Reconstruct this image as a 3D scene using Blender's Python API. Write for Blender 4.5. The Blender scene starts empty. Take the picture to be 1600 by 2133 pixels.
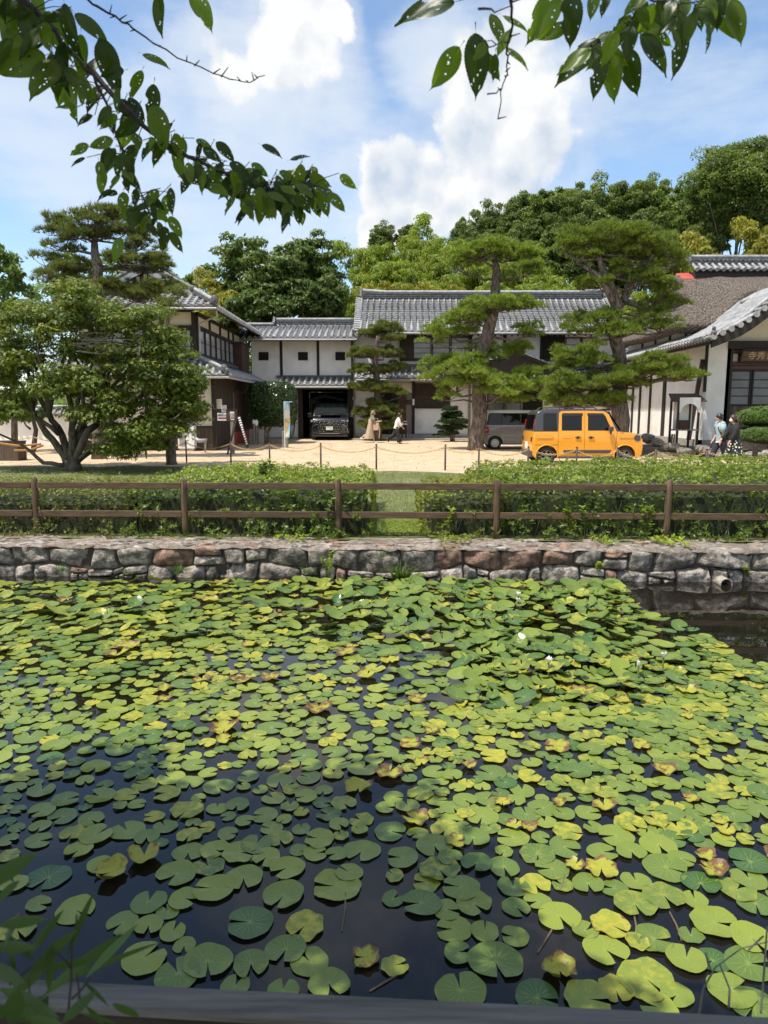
import bpy, bmesh, math, random
import numpy as np
from mathutils import Vector, Matrix, noise

# ------------------------------------------------------------------ camera, sky, sun, exposure
SC = bpy.context.scene
COL = SC.collection
PITCH = math.radians(8.2); FPX = 1480.0; CAMZ = 1.72
cp, sp_ = math.cos(PITCH), math.sin(PITCH)
cam = bpy.data.objects.new('camera', bpy.data.cameras.new('camera')); COL.objects.link(cam)
cam.location = (0, 0, CAMZ); cam.rotation_euler = (math.pi/2-PITCH, 0, 0)
cam.data.sensor_fit = 'VERTICAL'; cam.data.sensor_height = 24.0; cam.data.lens = 24.0*FPX/2133.0
cam.data.clip_start = 0.05; cam.data.clip_end = 2000
cam.data.dof.use_dof = True; cam.data.dof.focus_distance = 9.0; cam.data.dof.aperture_fstop = 5.0
SC.camera = cam

def ray(px, py):
    u = (px-800.0)/FPX; v = (1066.5-py)/FPX
    return Vector((u, cp+v*sp_, -sp_+v*cp))
def at(px, py, Y):
    d = ray(px, py); t = Y/d.y
    return Vector((d.x*t, Y, CAMZ+d.z*t))
def gp(px, py, z=0.0):
    d = ray(px, py); t = (z-CAMZ)/d.z
    return Vector((d.x*t, d.y*t, z))
def fx(px, Y): return at(px, 850, Y).x
def fz(py, Y): return at(800, py, Y).z
def mpp(Y): return Y/FPX                      # metres per photo pixel, roughly

SUN = Vector((-0.33, -0.24, 0.91)).normalized()
SC.view_settings.view_transform = 'Standard'; SC.view_settings.look = 'None'
SC.view_settings.exposure = 0.72; SC.view_settings.gamma = 1.0; SC.view_settings.use_curve_mapping = False
SC.cycles.use_denoising = True; SC.cycles.adaptive_threshold = 0.02
SC.cycles.max_bounces = 5; SC.cycles.diffuse_bounces = 3; SC.cycles.glossy_bounces = 3; SC.cycles.transmission_bounces = 3; SC.cycles.transparent_max_bounces = 4

class NT:
    def __init__(s, tree): s.t = tree; s.N = tree.nodes; s.L = tree.links
    def n(s, typ, **kw):
        x = s.N.new(typ)
        for k, v in kw.items():
            setattr(x, k, v)
        return x
    def put(s, sock, v):
        if v is None: return
        if isinstance(v, bpy.types.NodeSocket): s.L.new(v, sock)
        else: sock.default_value = v
    def m(s, op, a, b=None, c=None, clamp=False):
        x = s.n('ShaderNodeMath', operation=op, use_clamp=clamp)
        s.put(x.inputs[0], a); s.put(x.inputs[1], b)
        if c is not None: s.put(x.inputs[2], c)
        return x.outputs[0]
    def vm(s, op, a, b=None, scale=None):
        x = s.n('ShaderNodeVectorMath', operation=op)
        s.put(x.inputs[0], a)
        if b is not None: s.put(x.inputs[1], b)
        if scale is not None: s.put(x.inputs[3], scale)
        return x.outputs[0]
    def ss(s, v, lo, hi, a=0.0, b=1.0):
        x = s.n('ShaderNodeMapRange', interpolation_type='SMOOTHSTEP')
        s.put(x.inputs[0], v); s.put(x.inputs[1], lo); s.put(x.inputs[2], hi); s.put(x.inputs[3], a); s.put(x.inputs[4], b)
        return x.outputs[0]
    def noise(s, vec, scale, detail=4, rough=0.55, w=None):
        x = s.n('ShaderNodeTexNoise', noise_dimensions='4D' if w is not None else '3D')
        if vec is not None: s.put(x.inputs['Vector'], vec)
        if w is not None: s.put(x.inputs['W'], w)
        s.put(x.inputs['Scale'], scale); s.put(x.inputs['Detail'], detail); s.put(x.inputs['Roughness'], rough)
        return x
    def mix(s, f, a, b, blend='MIX'):
        x = s.n('ShaderNodeMix', data_type='RGBA', blend_type=blend)
        s.put(x.inputs[0], f); s.put(x.inputs[6], c4(a)); s.put(x.inputs[7], c4(b))
        return x.outputs[2]
def c4(c):
    if isinstance(c, bpy.types.NodeSocket): return c
    return (c[0], c[1], c[2], 1.0)

# ---- world: Nishita sky with cumulus and thin veil
W = bpy.data.worlds.new('World'); SC.world = W; W.use_nodes = True
W.cycles.sampling_method = 'MANUAL'; W.cycles.sample_map_resolution = 512
nt = NT(W.node_tree); nt.N.clear()
SKY_STRENGTH = 0.10
sky = nt.n('ShaderNodeTexSky', sky_type='NISHITA', sun_disc=False)
sky.sun_elevation = math.asin(SUN.z); sky.sun_rotation = math.atan2(SUN.x, SUN.y)
sky.air_density = 1.0; sky.dust_density = 0.6; sky.ozone_density = 1.6; sky.altitude = 50
tc = nt.n('ShaderNodeTexCoord'); D = tc.outputs['Generated']
nz = nt.noise(D, 5.0, 9, 0.58)
warp = nt.vm('ADD', D, nt.vm('SCALE', nt.vm('SUBTRACT', nz.outputs['Color'], (0.5, 0.5, 0.5)), scale=0.14))
sx = nt.n('ShaderNodeSeparateXYZ'); nt.put(sx.inputs[0], warp)
AZ = nt.m('ARCTAN2', sx.outputs[0], sx.outputs[1]); EL = nt.m('ARCSINE', nt.m('MINIMUM', nt.m('MAXIMUM', sx.outputs[2], -1.0), 1.0))
def azel(px, py):
    d = ray(px, py).normalized(); return math.atan2(d.x, d.y), math.asin(d.z)
def ellipse(px, py, rx, ry, rot=0.0):
    a, e = azel(px, py); k = 1.0/FPX*0.93
    da = nt.m('SUBTRACT', AZ, a); de = nt.m('SUBTRACT', EL, e)
    c, s_ = math.cos(rot), math.sin(rot)
    p = nt.m('ADD', nt.m('MULTIPLY', da, c/(rx*k)), nt.m('MULTIPLY', de, s_/(rx*k)))
    q = nt.m('ADD', nt.m('MULTIPLY', da, -s_/(ry*k)), nt.m('MULTIPLY', de, c/(ry*k)))
    return nt.m('SUBTRACT', 1.0, nt.m('ADD', nt.m('MULTIPLY', p, p), nt.m('MULTIPLY', q, q)))
def union(lst):
    r = lst[0]
    for x in lst[1:]: r = nt.m('SMOOTH_MAX', r, x, 0.25)
    return r
cum = union([ellipse(775, 385, 85, 85), ellipse(870, 380, 130, 100), ellipse(800, 470, 120, 60), ellipse(1000, 300, 105, 115), ellipse(1045, 200, 105, 120),
             ellipse(1120, 105, 100, 85), ellipse(1110, 320, 150, 150), ellipse(970, 420, 130, 85), ellipse(1180, 200, 120, 120),
             ellipse(600, 45, 115, 80), ellipse(690, 75, 65, 42), ellipse(560, 120, 90, 90), ellipse(450, 170, 85, 90), ellipse(640, 190, 110, 90)])
fine = nt.noise(D, 16.0, 9, 0.62)
def puffs(vec, scale):
    x = nt.n('ShaderNodeTexVoronoi', feature='SMOOTH_F1'); nt.put(x.inputs['Vector'], vec); x.inputs['Scale'].default_value = scale; x.inputs['Smoothness'].default_value = 0.35
    return x.outputs['Distance']
pw = nt.vm('ADD', D, nt.vm('SCALE', nt.vm('SUBTRACT', fine.outputs['Color'], (0.5, 0.5, 0.5)), scale=0.05))
LO = (-0.016, 0.0, 0.020)
pl = nt.vm('ADD', pw, LO)
v1, v2 = puffs(pw, 12.0), puffs(pw, 30.0); w1, w2 = puffs(pl, 12.0), puffs(pl, 30.0)
fade = nt.ss(AZ, azel(1060, 300)[0], azel(1330, 300)[0], 0.0, 0.95)
low2 = nt.m('MULTIPLY', nt.ss(EL, azel(600, 230)[1], azel(600, 90)[1], 1.0, 0.0), nt.ss(AZ, azel(760, 200)[0], azel(690, 200)[0]))
fade = nt.m('ADD', fade, nt.m('MULTIPLY', low2, 0.75))
dens = nt.m('SUBTRACT', nt.m('ADD', cum, nt.m('MULTIPLY', nt.m('SUBTRACT', fine.outputs[0], 0.5), 1.1)), fade)
dens = nt.m('ADD', dens, nt.m('ADD', nt.m('MULTIPLY', nt.m('SUBTRACT', 0.45, v1), 0.55), nt.m('MULTIPLY', nt.m('SUBTRACT', 0.45, v2), 0.35)))
# cumulus over the rest of the sky, away from this view
gen = nt.noise(D, 2.6, 9, 0.55)
away = nt.ss(nt.m('ABSOLUTE', AZ), 0.62, 0.85)
high = nt.ss(EL, 0.52, 0.75)
gmask = nt.m('MULTIPLY', nt.ss(gen.outputs[0], 0.44, 0.60), nt.m('MAXIMUM', away, high))
halo = nt.m('MULTIPLY', nt.ss(dens, -1.3, 0.5), 0.34)
cfac = nt.m('MAXIMUM', nt.m('MAXIMUM', nt.ss(dens, 0.0, 0.55), halo), gmask)
# thin veil
stretch = nt.n('ShaderNodeMapping'); nt.put(stretch.inputs[0], D); stretch.inputs['Scale'].default_value = (1.0, 1.0, 3.2); stretch.inputs['Rotation'].default_value = (0.0, 0.35, 0.0)
veil = nt.noise(stretch.outputs[0], 2.4, 8, 0.6)
soft = union([ellipse(180, 270, 420, 150), ellipse(520, 260, 260, 260), ellipse(1350, 250, 330, 110), ellipse(950, 120, 120, 80)])
vfac = nt.m('MULTIPLY', nt.ss(nt.m('ADD', veil.outputs[0], nt.m('MULTIPLY', nt.m('MAXIMUM', soft, -0.6), 0.16)), 0.42, 0.74), 0.72)
up = nt.vm('ADD', D, (-0.02, 0.0, 0.035))
f2 = nt.noise(up, 16.0, 6, 0.6); g0 = nt.noise(D, 7.0, 5, 0.55); g2 = nt.noise(nt.vm('ADD', D, (-0.03, 0.0, 0.06)), 7.0, 5, 0.55)
lit = nt.m('ADD', nt.m('MULTIPLY', nt.m('SUBTRACT', fine.outputs[0], f2.outputs[0]), 1.5), nt.m('MULTIPLY', nt.m('SUBTRACT', g0.outputs[0], g2.outputs[0]), 1.2))
edge = nt.ss(dens, 0.25, 1.1, 0.30, -0.10)
lit = nt.m('ADD', lit, nt.m('ADD', nt.m('MULTIPLY', nt.m('SUBTRACT', w1, v1), 1.1), nt.m('MULTIPLY', nt.m('SUBTRACT', w2, v2), 0.7)))
side = nt.m('MULTIPLY', nt.m('SUBTRACT', azel(985, 300)[0], AZ), 1.1)
side = nt.m('MAXIMUM', nt.m('MINIMUM', side, 0.25), -0.25)
lit = nt.m('ADD', nt.m('ADD', nt.m('ADD', lit, 0.60), side), edge, clamp=True)
ccol = nt.mix(lit, (0.37, 0.43, 0.515), (0.615, 0.62, 0.62))
K = 1.0/SKY_STRENGTH
ccol = nt.vm('SCALE', ccol, scale=K*0.98)
skyc = nt.vm('MULTIPLY', sky.outputs[0], (0.98, 1.0, 0.98))
skyc = nt.vm('SCALE', skyc, scale=1.36)
vcol = nt.vm('SCALE', nt.mix(0.0, (0.50, 0.545, 0.60), (1, 1, 1)), scale=K)
c1 = nt.mix(vfac, skyc, vcol)
c2 = nt.mix(cfac, c1, ccol)
bg = nt.n('ShaderNodeBackground'); nt.put(bg.inputs[0], c2); bg.inputs[1].default_value = SKY_STRENGTH
wo = nt.n('ShaderNodeOutputWorld'); nt.L.new(bg.outputs[0], wo.inputs[0])

sl = bpy.data.lights.new('sun', 'SUN'); sl.energy = 3.6; sl.angle = math.radians(0.5); sl.color = (1.0, 0.95, 0.87)
so = bpy.data.objects.new('sun', sl); COL.objects.link(so); so.rotation_euler = SUN.to_track_quat('Z', 'Y').to_euler(); so.location = (-10, -10, 30)

# ------------------------------------------------------------------ helpers
R = np.random.default_rng
def root_of(o):
    while o.parent is not None: o = o.parent
    return o
def tag(o, label=None, cat=None, group=None, kind=None):
    if label: o['label'] = label
    if cat: o['category'] = cat
    if group: o['group'] = group
    if kind: o['kind'] = kind
    return o
def T(name, label, cat, loc=(0, 0, 0), group=None):
    o = bpy.data.objects.new(name, None); COL.objects.link(o); o.location = loc; o.empty_display_size = 0.2
    return tag(o, label, cat, group)
def link(name, me, mat=None, parent=None, mw=None):
    o = bpy.data.objects.new(name, me); COL.objects.link(o)
    if mat is not None and len(me.materials) == 0: me.materials.append(mat)
    if parent is not None:
        o.parent = parent
        if mw is not None: o.matrix_local = Matrix.Translation(-Vector(root_of(parent).location)) @ mw
    elif mw is not None: o.matrix_local = mw
    return o
def copy_tree(o, parent=None):
    c = o.copy(); COL.objects.link(c); c.parent = parent
    for ch in list(o.children): copy_tree(ch, c)
    return c
class MB:
    """collects verts and faces in world space; build() links them as one mesh object"""
    def __init__(s): s.v = []; s.f = []; s.sm = False; s.tint = None
    def add(s, vs, fs):
        b = len(s.v); s.v.extend([tuple(v) for v in vs]); s.f.extend([tuple(i+b for i in f) for f in fs]); return s
    def box(s, x0, x1, y0, y1, z0, z1):
        return s.add([(x0,y0,z0),(x1,y0,z0),(x1,y1,z0),(x0,y1,z0),(x0,y0,z1),(x1,y0,z1),(x1,y1,z1),(x0,y1,z1)],
                     [(0,3,2,1),(4,5,6,7),(0,1,5,4),(1,2,6,5),(2,3,7,6),(3,0,4,7)])
    def wbox(s, P, u0, u1, v0, v1, d0, d1):
        """box on a wall frame P=(origin, along, outward)"""
        o, e, n = P; z = Vector((0, 0, 1)); vs = []
        for d in (d0, d1):
            for (u, v) in ((u0,v0),(u1,v0),(u1,v1),(u0,v1)): vs.append(o+e*u+n*d+z*v)
        return s.add(vs, [(0,3,2,1),(4,5,6,7),(0,1,5,4),(1,2,6,5),(2,3,7,6),(3,0,4,7)])
    def bar(s, a, b, w, h=None, upv=(0, 0, 1)):
        a = Vector(a); b = Vector(b); h = w if h is None else h
        d = (b-a).normalized(); u = Vector(upv)
        if abs(d.dot(u)) > 0.98: u = Vector((0, 1, 0))
        x = d.cross(u).normalized(); y = x.cross(d).normalized()
        vs = []
        for p in (a, b):
            for (i, j) in ((-1,-1),(1,-1),(1,1),(-1,1)): vs.append(p+x*(i*w/2)+y*(j*h/2))
        return s.add(vs, [(0,3,2,1),(4,5,6,7),(0,1,5,4),(1,2,6,5),(2,3,7,6),(3,0,4,7)])
    def tube(s, pts, rad, n=8, cap=True, wob=0.0, seed=0):
        pts = [Vector(p) for p in pts]
        if not hasattr(rad, '__len__'): rad = [rad]*len(pts)
        rg = random.Random(seed); b = len(s.v); x = None
        for i, p in enumerate(pts):
            d = (pts[min(i+1, len(pts)-1)]-pts[max(i-1, 0)])
            d = d.normalized() if d.length > 1e-9 else Vector((0, 0, 1))
            if x is None:
                u = Vector((0, 0, 1)) if abs(d.z) < 0.9 else Vector((0, 1, 0)); x = d.cross(u).normalized()
            else:
                x = (x-d*x.dot(d)); x = x.normalized() if x.length > 1e-6 else d.orthogonal().normalized()
            y = d.cross(x)
            for k in range(n):
                a = 2*math.pi*k/n; r = rad[i]*(1+(rg.random()-0.5)*wob)
                s.v.append(tuple(p+x*(math.cos(a)*r)+y*(math.sin(a)*r)))
        for i in range(len(pts)-1):
            for k in range(n):
                k2 = (k+1) % n
                s.f.append((b+i*n+k, b+i*n+k2, b+(i+1)*n+k2, b+(i+1)*n+k))
        if cap:
            s.f.append(tuple(b+k for k in reversed(range(n)))); s.f.append(tuple(b+(len(pts)-1)*n+k for k in range(n)))
        return s
    def prism(s, poly, vec):
        """planar polygon (list of 3-vectors) extruded by vec"""
        n = len(poly); vec = Vector(vec); vs = [Vector(p) for p in poly]+[Vector(p)+vec for p in poly]
        fs = [tuple(range(n)), tuple(range(2*n-1, n-1, -1))]+[(i, (i+1) % n+0, (i+1) % n+n, i+n)[::-1] for i in range(n)]
        return s.add(vs, fs)
    def ball(s, c, r, nu=10, nv=7):
        c = Vector(c); r = (r, r, r) if not hasattr(r, '__len__') else r
        vs = [c+Vector((0, 0, -r[2]))]; fs = []
        for j in range(1, nv):
            t = -math.pi/2+math.pi*j/nv
            for i in range(nu):
                a = 2*math.pi*i/nu; vs.append(c+Vector((r[0]*math.cos(t)*math.cos(a), r[1]*math.cos(t)*math.sin(a), r[2]*math.sin(t))))
        vs.append(c+Vector((0, 0, r[2]))); last = len(vs)-1
        for i in range(nu):
            i2 = (i+1) % nu
            fs.append((0, 1+i2, 1+i))
            for j in range(nv-2): fs.append((1+j*nu+i, 1+j*nu+i2, 1+(j+1)*nu+i2, 1+(j+1)*nu+i))
            fs.append((last, 1+(nv-2)*nu+i, 1+(nv-2)*nu+i2))
        return s.add(vs, fs)
    def mesh(s, name, off=Vector((0, 0, 0)), smooth=False, fix=True):
        me = bpy.data.meshes.new(name)
        me.from_pydata([(v[0]-off[0], v[1]-off[1], v[2]-off[2]) for v in s.v], [], s.f)
        if fix:
            bm = bmesh.new(); bm.from_mesh(me); bmesh.ops.recalc_face_normals(bm, faces=bm.faces); bm.to_mesh(me); bm.free()
        if smooth: me.shade_smooth()
        me.update(); return me
    def build(s, name, mat, parent=None, smooth=False, bevel=0.0, seg=2, fix=True, angle=None):
        off = Vector(root_of(parent).location) if parent is not None else Vector((0, 0, 0))
        o = link(name, s.mesh(name, off, smooth, fix), mat, parent)
        if bevel > 0:
            b = o.modifiers.new('bevel', 'BEVEL'); b.width = bevel; b.segments = seg; b.limit_method = 'ANGLE'; b.angle_limit = math.radians(35)
            b.harden_normals = False
        return o
def npmesh(name, V, F, attrs=None, smooth=False):
    """V (n,3), F (m,k) int: one mesh with m faces of k corners, float point attributes"""
    me = bpy.data.meshes.new(name); V = np.asarray(V, np.float32); F = np.asarray(F, np.int32)
    me.vertices.add(len(V)); me.vertices.foreach_set('co', V.ravel())
    m, k = F.shape
    me.loops.add(m*k); me.loops.foreach_set('vertex_index', F.ravel())
    me.polygons.add(m); me.polygons.foreach_set('loop_start', np.arange(0, m*k, k, dtype=np.int32))
    for nm, a in (attrs or {}).items():
        at_ = me.attributes.new(nm, 'FLOAT', 'POINT'); at_.data.foreach_set('value', np.asarray(a, np.float32))
    me.update(calc_edges=True); me.validate()
    if smooth: me.shade_smooth()
    return me
def nrm(a): return a/np.maximum(np.linalg.norm(a, axis=-1, keepdims=True), 1e-9)
def rdirs(rg, n): return nrm(rg.normal(size=(n, 3)))
def leaf_verts(C, Dv, N, L, Wd, fold=0.12):
    """one folded diamond quad per leaf -> verts (4n,3), faces (n,4)"""
    Dv = nrm(Dv); S = nrm(np.cross(Dv, N)); N = np.cross(S, Dv)
    L = np.broadcast_to(np.asarray(L, float).reshape(-1, 1), (len(C), 1)); Wd = np.broadcast_to(np.asarray(Wd, float).reshape(-1, 1), (len(C), 1))
    a = C; t = C+Dv*L; m = C+Dv*L*0.45+N*Wd*fold
    V = np.stack([a, m+S*Wd*0.5, t, m-S*Wd*0.5], 1).reshape(-1, 3)
    F = np.arange(4*len(C)).reshape(-1, 4)
    return V, F
def cat_leaves(parts):
    Vs, Fs, Ts, b = [], [], [], 0
    for V, F, t in parts:
        Vs.append(V); Fs.append(F+b); Ts.append(t); b += len(V)
    return np.concatenate(Vs), np.concatenate(Fs), np.concatenate(Ts)

# ------------------------------------------------------------------ materials
def bsdf(name):
    m = bpy.data.materials.new(name); m.use_nodes = True; t = NT(m.node_tree)
    return m, t, t.N['Principled BSDF'], t.N['Material Output']
def pm(name, c1, c2=None, scale=6.0, rough=0.7, bump=0.0, bscale=40.0, metal=0.0, spec=0.5, stretch=(1, 1, 1), detail=6, lo=0.35, hi=0.65, c3=None, s3=1.3, coat=0.0, rnd=0.0, bdist=0.02, lo3=0.5, hi3=0.72):
    """principled with two colours mixed by noise (and a third in broad patches), fine bump"""
    m, t, b, o = bsdf(name)
    tc = t.n('ShaderNodeTexCoord'); mp = t.n('ShaderNodeMapping'); t.put(mp.inputs[0], tc.outputs['Object']); mp.inputs['Scale'].default_value = stretch
    v = mp.outputs[0]; w = None
    if rnd:
        oi = t.n('ShaderNodeObjectInfo'); w = t.m('MULTIPLY', oi.outputs['Random'], 50.0)
    col = c4(c1)
    if c2 is not None:
        n1 = t.noise(v, scale, detail, 0.6, w)
        col = t.mix(t.ss(n1.outputs[0], lo, hi), c1, c2)
    if c3 is not None:
        n3 = t.noise(v, s3, 6, 0.65, w)
        col = t.mix(t.ss(n3.outputs[0], lo3, hi3), col, c3)
    if rnd:
        k = t.m('ADD', 1.0-rnd, t.m('MULTIPLY', oi.outputs['Random'], 2*rnd))
        col = t.vm('SCALE', col, scale=k) if isinstance(col, bpy.types.NodeSocket) else t.vm('SCALE', t.mix(0.0, c1, c1), scale=k)
    t.put(b.inputs['Base Color'], col); b.inputs['Roughness'].default_value = rough; b.inputs['Metallic'].default_value = metal
    b.inputs['Specular IOR Level'].default_value = spec
    if coat: b.inputs['Coat Weight'].default_value = coat; b.inputs['Coat Roughness'].default_value = 0.04
    if bump:
        nb = t.noise(v, bscale, 6, 0.65, w); bp = t.n('ShaderNodeBump'); bp.inputs['Strength'].default_value = bump; bp.inputs['Distance'].default_value = bdist
        t.put(bp.inputs['Height'], nb.outputs[0]); t.L.new(bp.outputs[0], b.inputs['Normal'])
    return m
def leafmat(name, ca, cb, trans=0.35, rough=0.5, tcol=None, spec=0.4, cc=None):
    """leaf: colour runs from ca to cb (to cc) by the per-leaf attribute tint; lets light through"""
    m, t, b, o = bsdf(name)
    a = t.n('ShaderNodeAttribute', attribute_name='tint'); oi = t.n('ShaderNodeObjectInfo')
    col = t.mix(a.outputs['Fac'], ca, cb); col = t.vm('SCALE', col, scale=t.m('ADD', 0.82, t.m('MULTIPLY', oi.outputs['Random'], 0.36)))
    if cc is not None: col = t.mix(t.ss(a.outputs['Fac'], 0.88, 1.0), col, cc)
    t.put(b.inputs['Base Color'], col); b.inputs['Roughness'].default_value = rough; b.inputs['Specular IOR Level'].default_value = spec
    tr = t.n('ShaderNodeBsdfTranslucent'); t.put(tr.inputs[0], t.vm('MULTIPLY', col, tcol or (1.25, 1.3, 0.7)))
    mx = t.n('ShaderNodeMixShader'); mx.inputs[0].default_value = trans
    t.L.new(b.outputs[0], mx.inputs[1]); t.L.new(tr.outputs[0], mx.inputs[2]); t.L.new(mx.outputs[0], o.inputs[0])
    return m
MAT = {}
MAT['plaster'] = pm('white_plaster', (0.84, 0.825, 0.79), (0.77, 0.75, 0.71), 1.6, 0.9, 0.15, 30, c3=(0.60, 0.56, 0.48), s3=0.8, lo3=0.50, hi3=0.8)
MAT['cream'] = pm('cream_plaster', (0.72, 0.66, 0.52), (0.64, 0.58, 0.45), 1.2, 0.9, 0.12, 30)
MAT['darkwood'] = pm('dark_timber', (0.028, 0.019, 0.014), (0.05, 0.034, 0.025), 5, 0.75, 0.3, 30, stretch=(6, 6, 0.8))
MAT['blackwood'] = pm('black_timber', (0.016, 0.013, 0.011), (0.03, 0.023, 0.018), 5, 0.75, 0.2, 30, stretch=(6, 6, 1))
MAT['redwood'] = pm('red_brown_timber', (0.055, 0.026, 0.017), (0.09, 0.045, 0.03), 5, 0.7, 0.3, 30, stretch=(6, 6, 0.8))
MAT['boards'] = pm('weathered_boards', (0.06, 0.042, 0.03), (0.12, 0.085, 0.06), 4, 0.85, 0.5, 22, stretch=(10, 10, 0.7), rnd=0.3)
MAT['greywood'] = pm('grey_weathered_wood', (0.20, 0.17, 0.14), (0.30, 0.26, 0.22), 5, 0.85, 0.4, 30, stretch=(6, 6, 0.8))
MAT['fencewood'] = pm('fence_wood', (0.070, 0.041, 0.020), (0.130, 0.080, 0.040), 3.0, 0.8, 0.5, 20, stretch=(1.2, 14, 14), c3=(0.05, 0.035, 0.025), s3=2.2, rnd=0.12)
MAT['postwood'] = pm('fence_post_wood', (0.072, 0.043, 0.022), (0.140, 0.087, 0.045), 3.0, 0.8, 0.5, 20, stretch=(14, 14, 1.4), c3=(0.05, 0.035, 0.025), s3=2.0, rnd=0.15)
MAT['stone'] = pm('wall_stone', (0.130, 0.112, 0.092), (0.44, 0.39, 0.33), 11, 0.9, 1.0, 30, c3=(0.25, 0.195, 0.15), s3=2.2, rnd=0.28, bdist=0.04, lo=0.40, hi=0.62, lo3=0.50, hi3=0.75, detail=9)
MAT['redstone'] = pm('reddish_stone', (0.13, 0.078, 0.055), (0.36, 0.225, 0.16), 10, 0.9, 1.0, 30, c3=(0.17, 0.14, 0.115), s3=2.6, rnd=0.2, bdist=0.04, lo=0.38, hi=0.64, detail=9)
MAT['mortar'] = pm('old_mortar', (0.18, 0.145, 0.115), (0.37, 0.305, 0.25), 13, 0.95, 1.0, 40, c3=(0.155, 0.13, 0.095), s3=2.4, bdist=0.03, lo3=0.46, hi3=0.66, detail=9)
MAT['granite'] = pm('granite', (0.27, 0.24, 0.20), (0.42, 0.385, 0.33), 14, 0.85, 0.5, 40)
MAT['rock'] = pm('garden_rock', (0.12, 0.105, 0.085), (0.30, 0.27, 0.23), 9, 0.9, 1.0, 20, rnd=0.25, bdist=0.03)
MAT['sand'] = pm('courtyard_sand', (0.56, 0.425, 0.272), (0.47, 0.35, 0.222), 1.8, 0.95, 0.5, 60, c3=(0.36, 0.27, 0.185), s3=0.9, bdist=0.012, lo3=0.50, hi3=0.82, detail=9)
MAT['soil'] = pm('garden_soil', (0.11, 0.085, 0.055), (0.21, 0.165, 0.11), 4, 0.95, 0.8, 30, c3=(0.10, 0.12, 0.045), s3=0.9)
MAT['lawn'] = pm('lawn_ground', (0.10, 0.13, 0.035), (0.17, 0.175, 0.06), 5, 0.95, 0.6, 40, c3=(0.25, 0.22, 0.11), s3=0.8, lo3=0.52, hi3=0.75)
MAT['hill'] = pm('hill_undergrowth', (0.03, 0.05, 0.014), (0.06, 0.09, 0.022), 1.5, 0.95, 0.9, 4)
MAT['tile'] = pm('roof_tile', (0.22, 0.222, 0.222), (0.37, 0.37, 0.365), 5.0, 0.55, 0.3, 30, c3=(0.29, 0.26, 0.22), s3=2.4, rnd=0.10, spec=0.55)
MAT['pan'] = pm('pan_tile', (0.105, 0.105, 0.108), (0.185, 0.183, 0.18), 6.0, 0.65, 0.3, 30, c3=(0.21, 0.185, 0.155), s3=1.2)
MAT['ridge'] = pm('ridge_tile', (0.06, 0.062, 0.066), (0.13, 0.133, 0.138), 8.0, 0.6, 0.3, 30, spec=0.5)
MAT['gutter'] = pm('gutter_metal', (0.42, 0.42, 0.42), (0.34, 0.34, 0.34), 6, 0.5, 0, metal=0.2)
MAT['pipe'] = pm('grey_pipe', (0.33, 0.325, 0.32), (0.27, 0.265, 0.26), 6, 0.5)
MAT['glass'] = pm('window_glass', (0.045, 0.05, 0.052), (0.06, 0.065, 0.066), 1.2, 0.08, 0, spec=0.6)
MAT['shoji'] = pm('shoji_behind_glass', (0.30, 0.31, 0.32), (0.38, 0.385, 0.385), 0.9, 0.12, 0, spec=0.5)
MAT['greyshoji'] = pm('dim_shoji_behind_glass', (0.10, 0.11, 0.115), (0.14, 0.15, 0.155), 0.9, 0.12, 0, spec=0.5)
MAT['thatch'] = pm('thatch', (0.050, 0.037, 0.028), (0.25, 0.20, 0.16), 11, 0.95, 1.0, 16, stretch=(1.6, 0.9, 1), c3=(0.15, 0.118, 0.095), s3=0.9, bdist=0.12, detail=9, lo=0.38, hi=0.63)
MAT['redsheet'] = pm('red_metal_sheet', (0.50, 0.085, 0.055), (0.42, 0.07, 0.05), 3, 0.6)
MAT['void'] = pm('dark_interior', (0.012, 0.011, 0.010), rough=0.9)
MAT['bark'] = pm('pine_bark', (0.070, 0.052, 0.042), (0.235, 0.18, 0.145), 5, 0.95, 1.0, 9, stretch=(2.4, 2.4, 0.8), c3=(0.20, 0.16, 0.13), s3=3.0, bdist=0.07)
MAT['mbark'] = pm('maple_bark', (0.055, 0.043, 0.032), (0.16, 0.128, 0.10), 5, 0.9, 0.8, 16, stretch=(2, 2, 0.7), c3=(0.15, 0.15, 0.12), s3=2.0, bdist=0.03)
MAT['twig'] = pm('cherry_twig', (0.022, 0.016, 0.012), (0.05, 0.038, 0.03), 30, 0.8, 0.5, 90, bdist=0.003)
MAT['culm'] = pm('bamboo_culm', (0.10, 0.15, 0.05), (0.16, 0.2, 0.07), 4, 0.5)
MAT['needle'] = leafmat('pine_needles', (0.110, 0.165, 0.024), (0.320, 0.405, 0.058), 0.36, 0.5, cc=(0.36, 0.29, 0.10))
MAT['needle2'] = leafmat('dark_pine_needles', (0.095, 0.122, 0.028), (0.245, 0.275, 0.066), 0.34, 0.5, cc=(0.32, 0.23, 0.12))
MAT['maple'] = leafmat('maple_leaves', (0.052, 0.086, 0.012), (0.180, 0.220, 0.026), 0.26, 0.5, cc=(0.24, 0.22, 0.03))
MAT['oak'] = leafmat('evergreen_leaves', (0.085, 0.125, 0.028), (0.205, 0.260, 0.062), 0.5, 0.45)
MAT['broad'] = leafmat('broad_leaves', (0.075, 0.125, 0.026), (0.175, 0.230, 0.058), 0.38, 0.45)
MAT['bamboo'] = leafmat('bamboo_leaves', (0.150, 0.215, 0.022), (0.330, 0.39, 0.050), 0.46, 0.5, cc=(0.38, 0.35, 0.05))
MAT['bamboo_y'] = leafmat('golden_bamboo_leaves', (0.22, 0.23, 0.025), (0.38, 0.34, 0.05), 0.42, 0.5)
MAT['lime'] = leafmat('lime_leaves', (0.09, 0.15, 0.03), (0.20, 0.28, 0.06), 0.4, 0.5)
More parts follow.
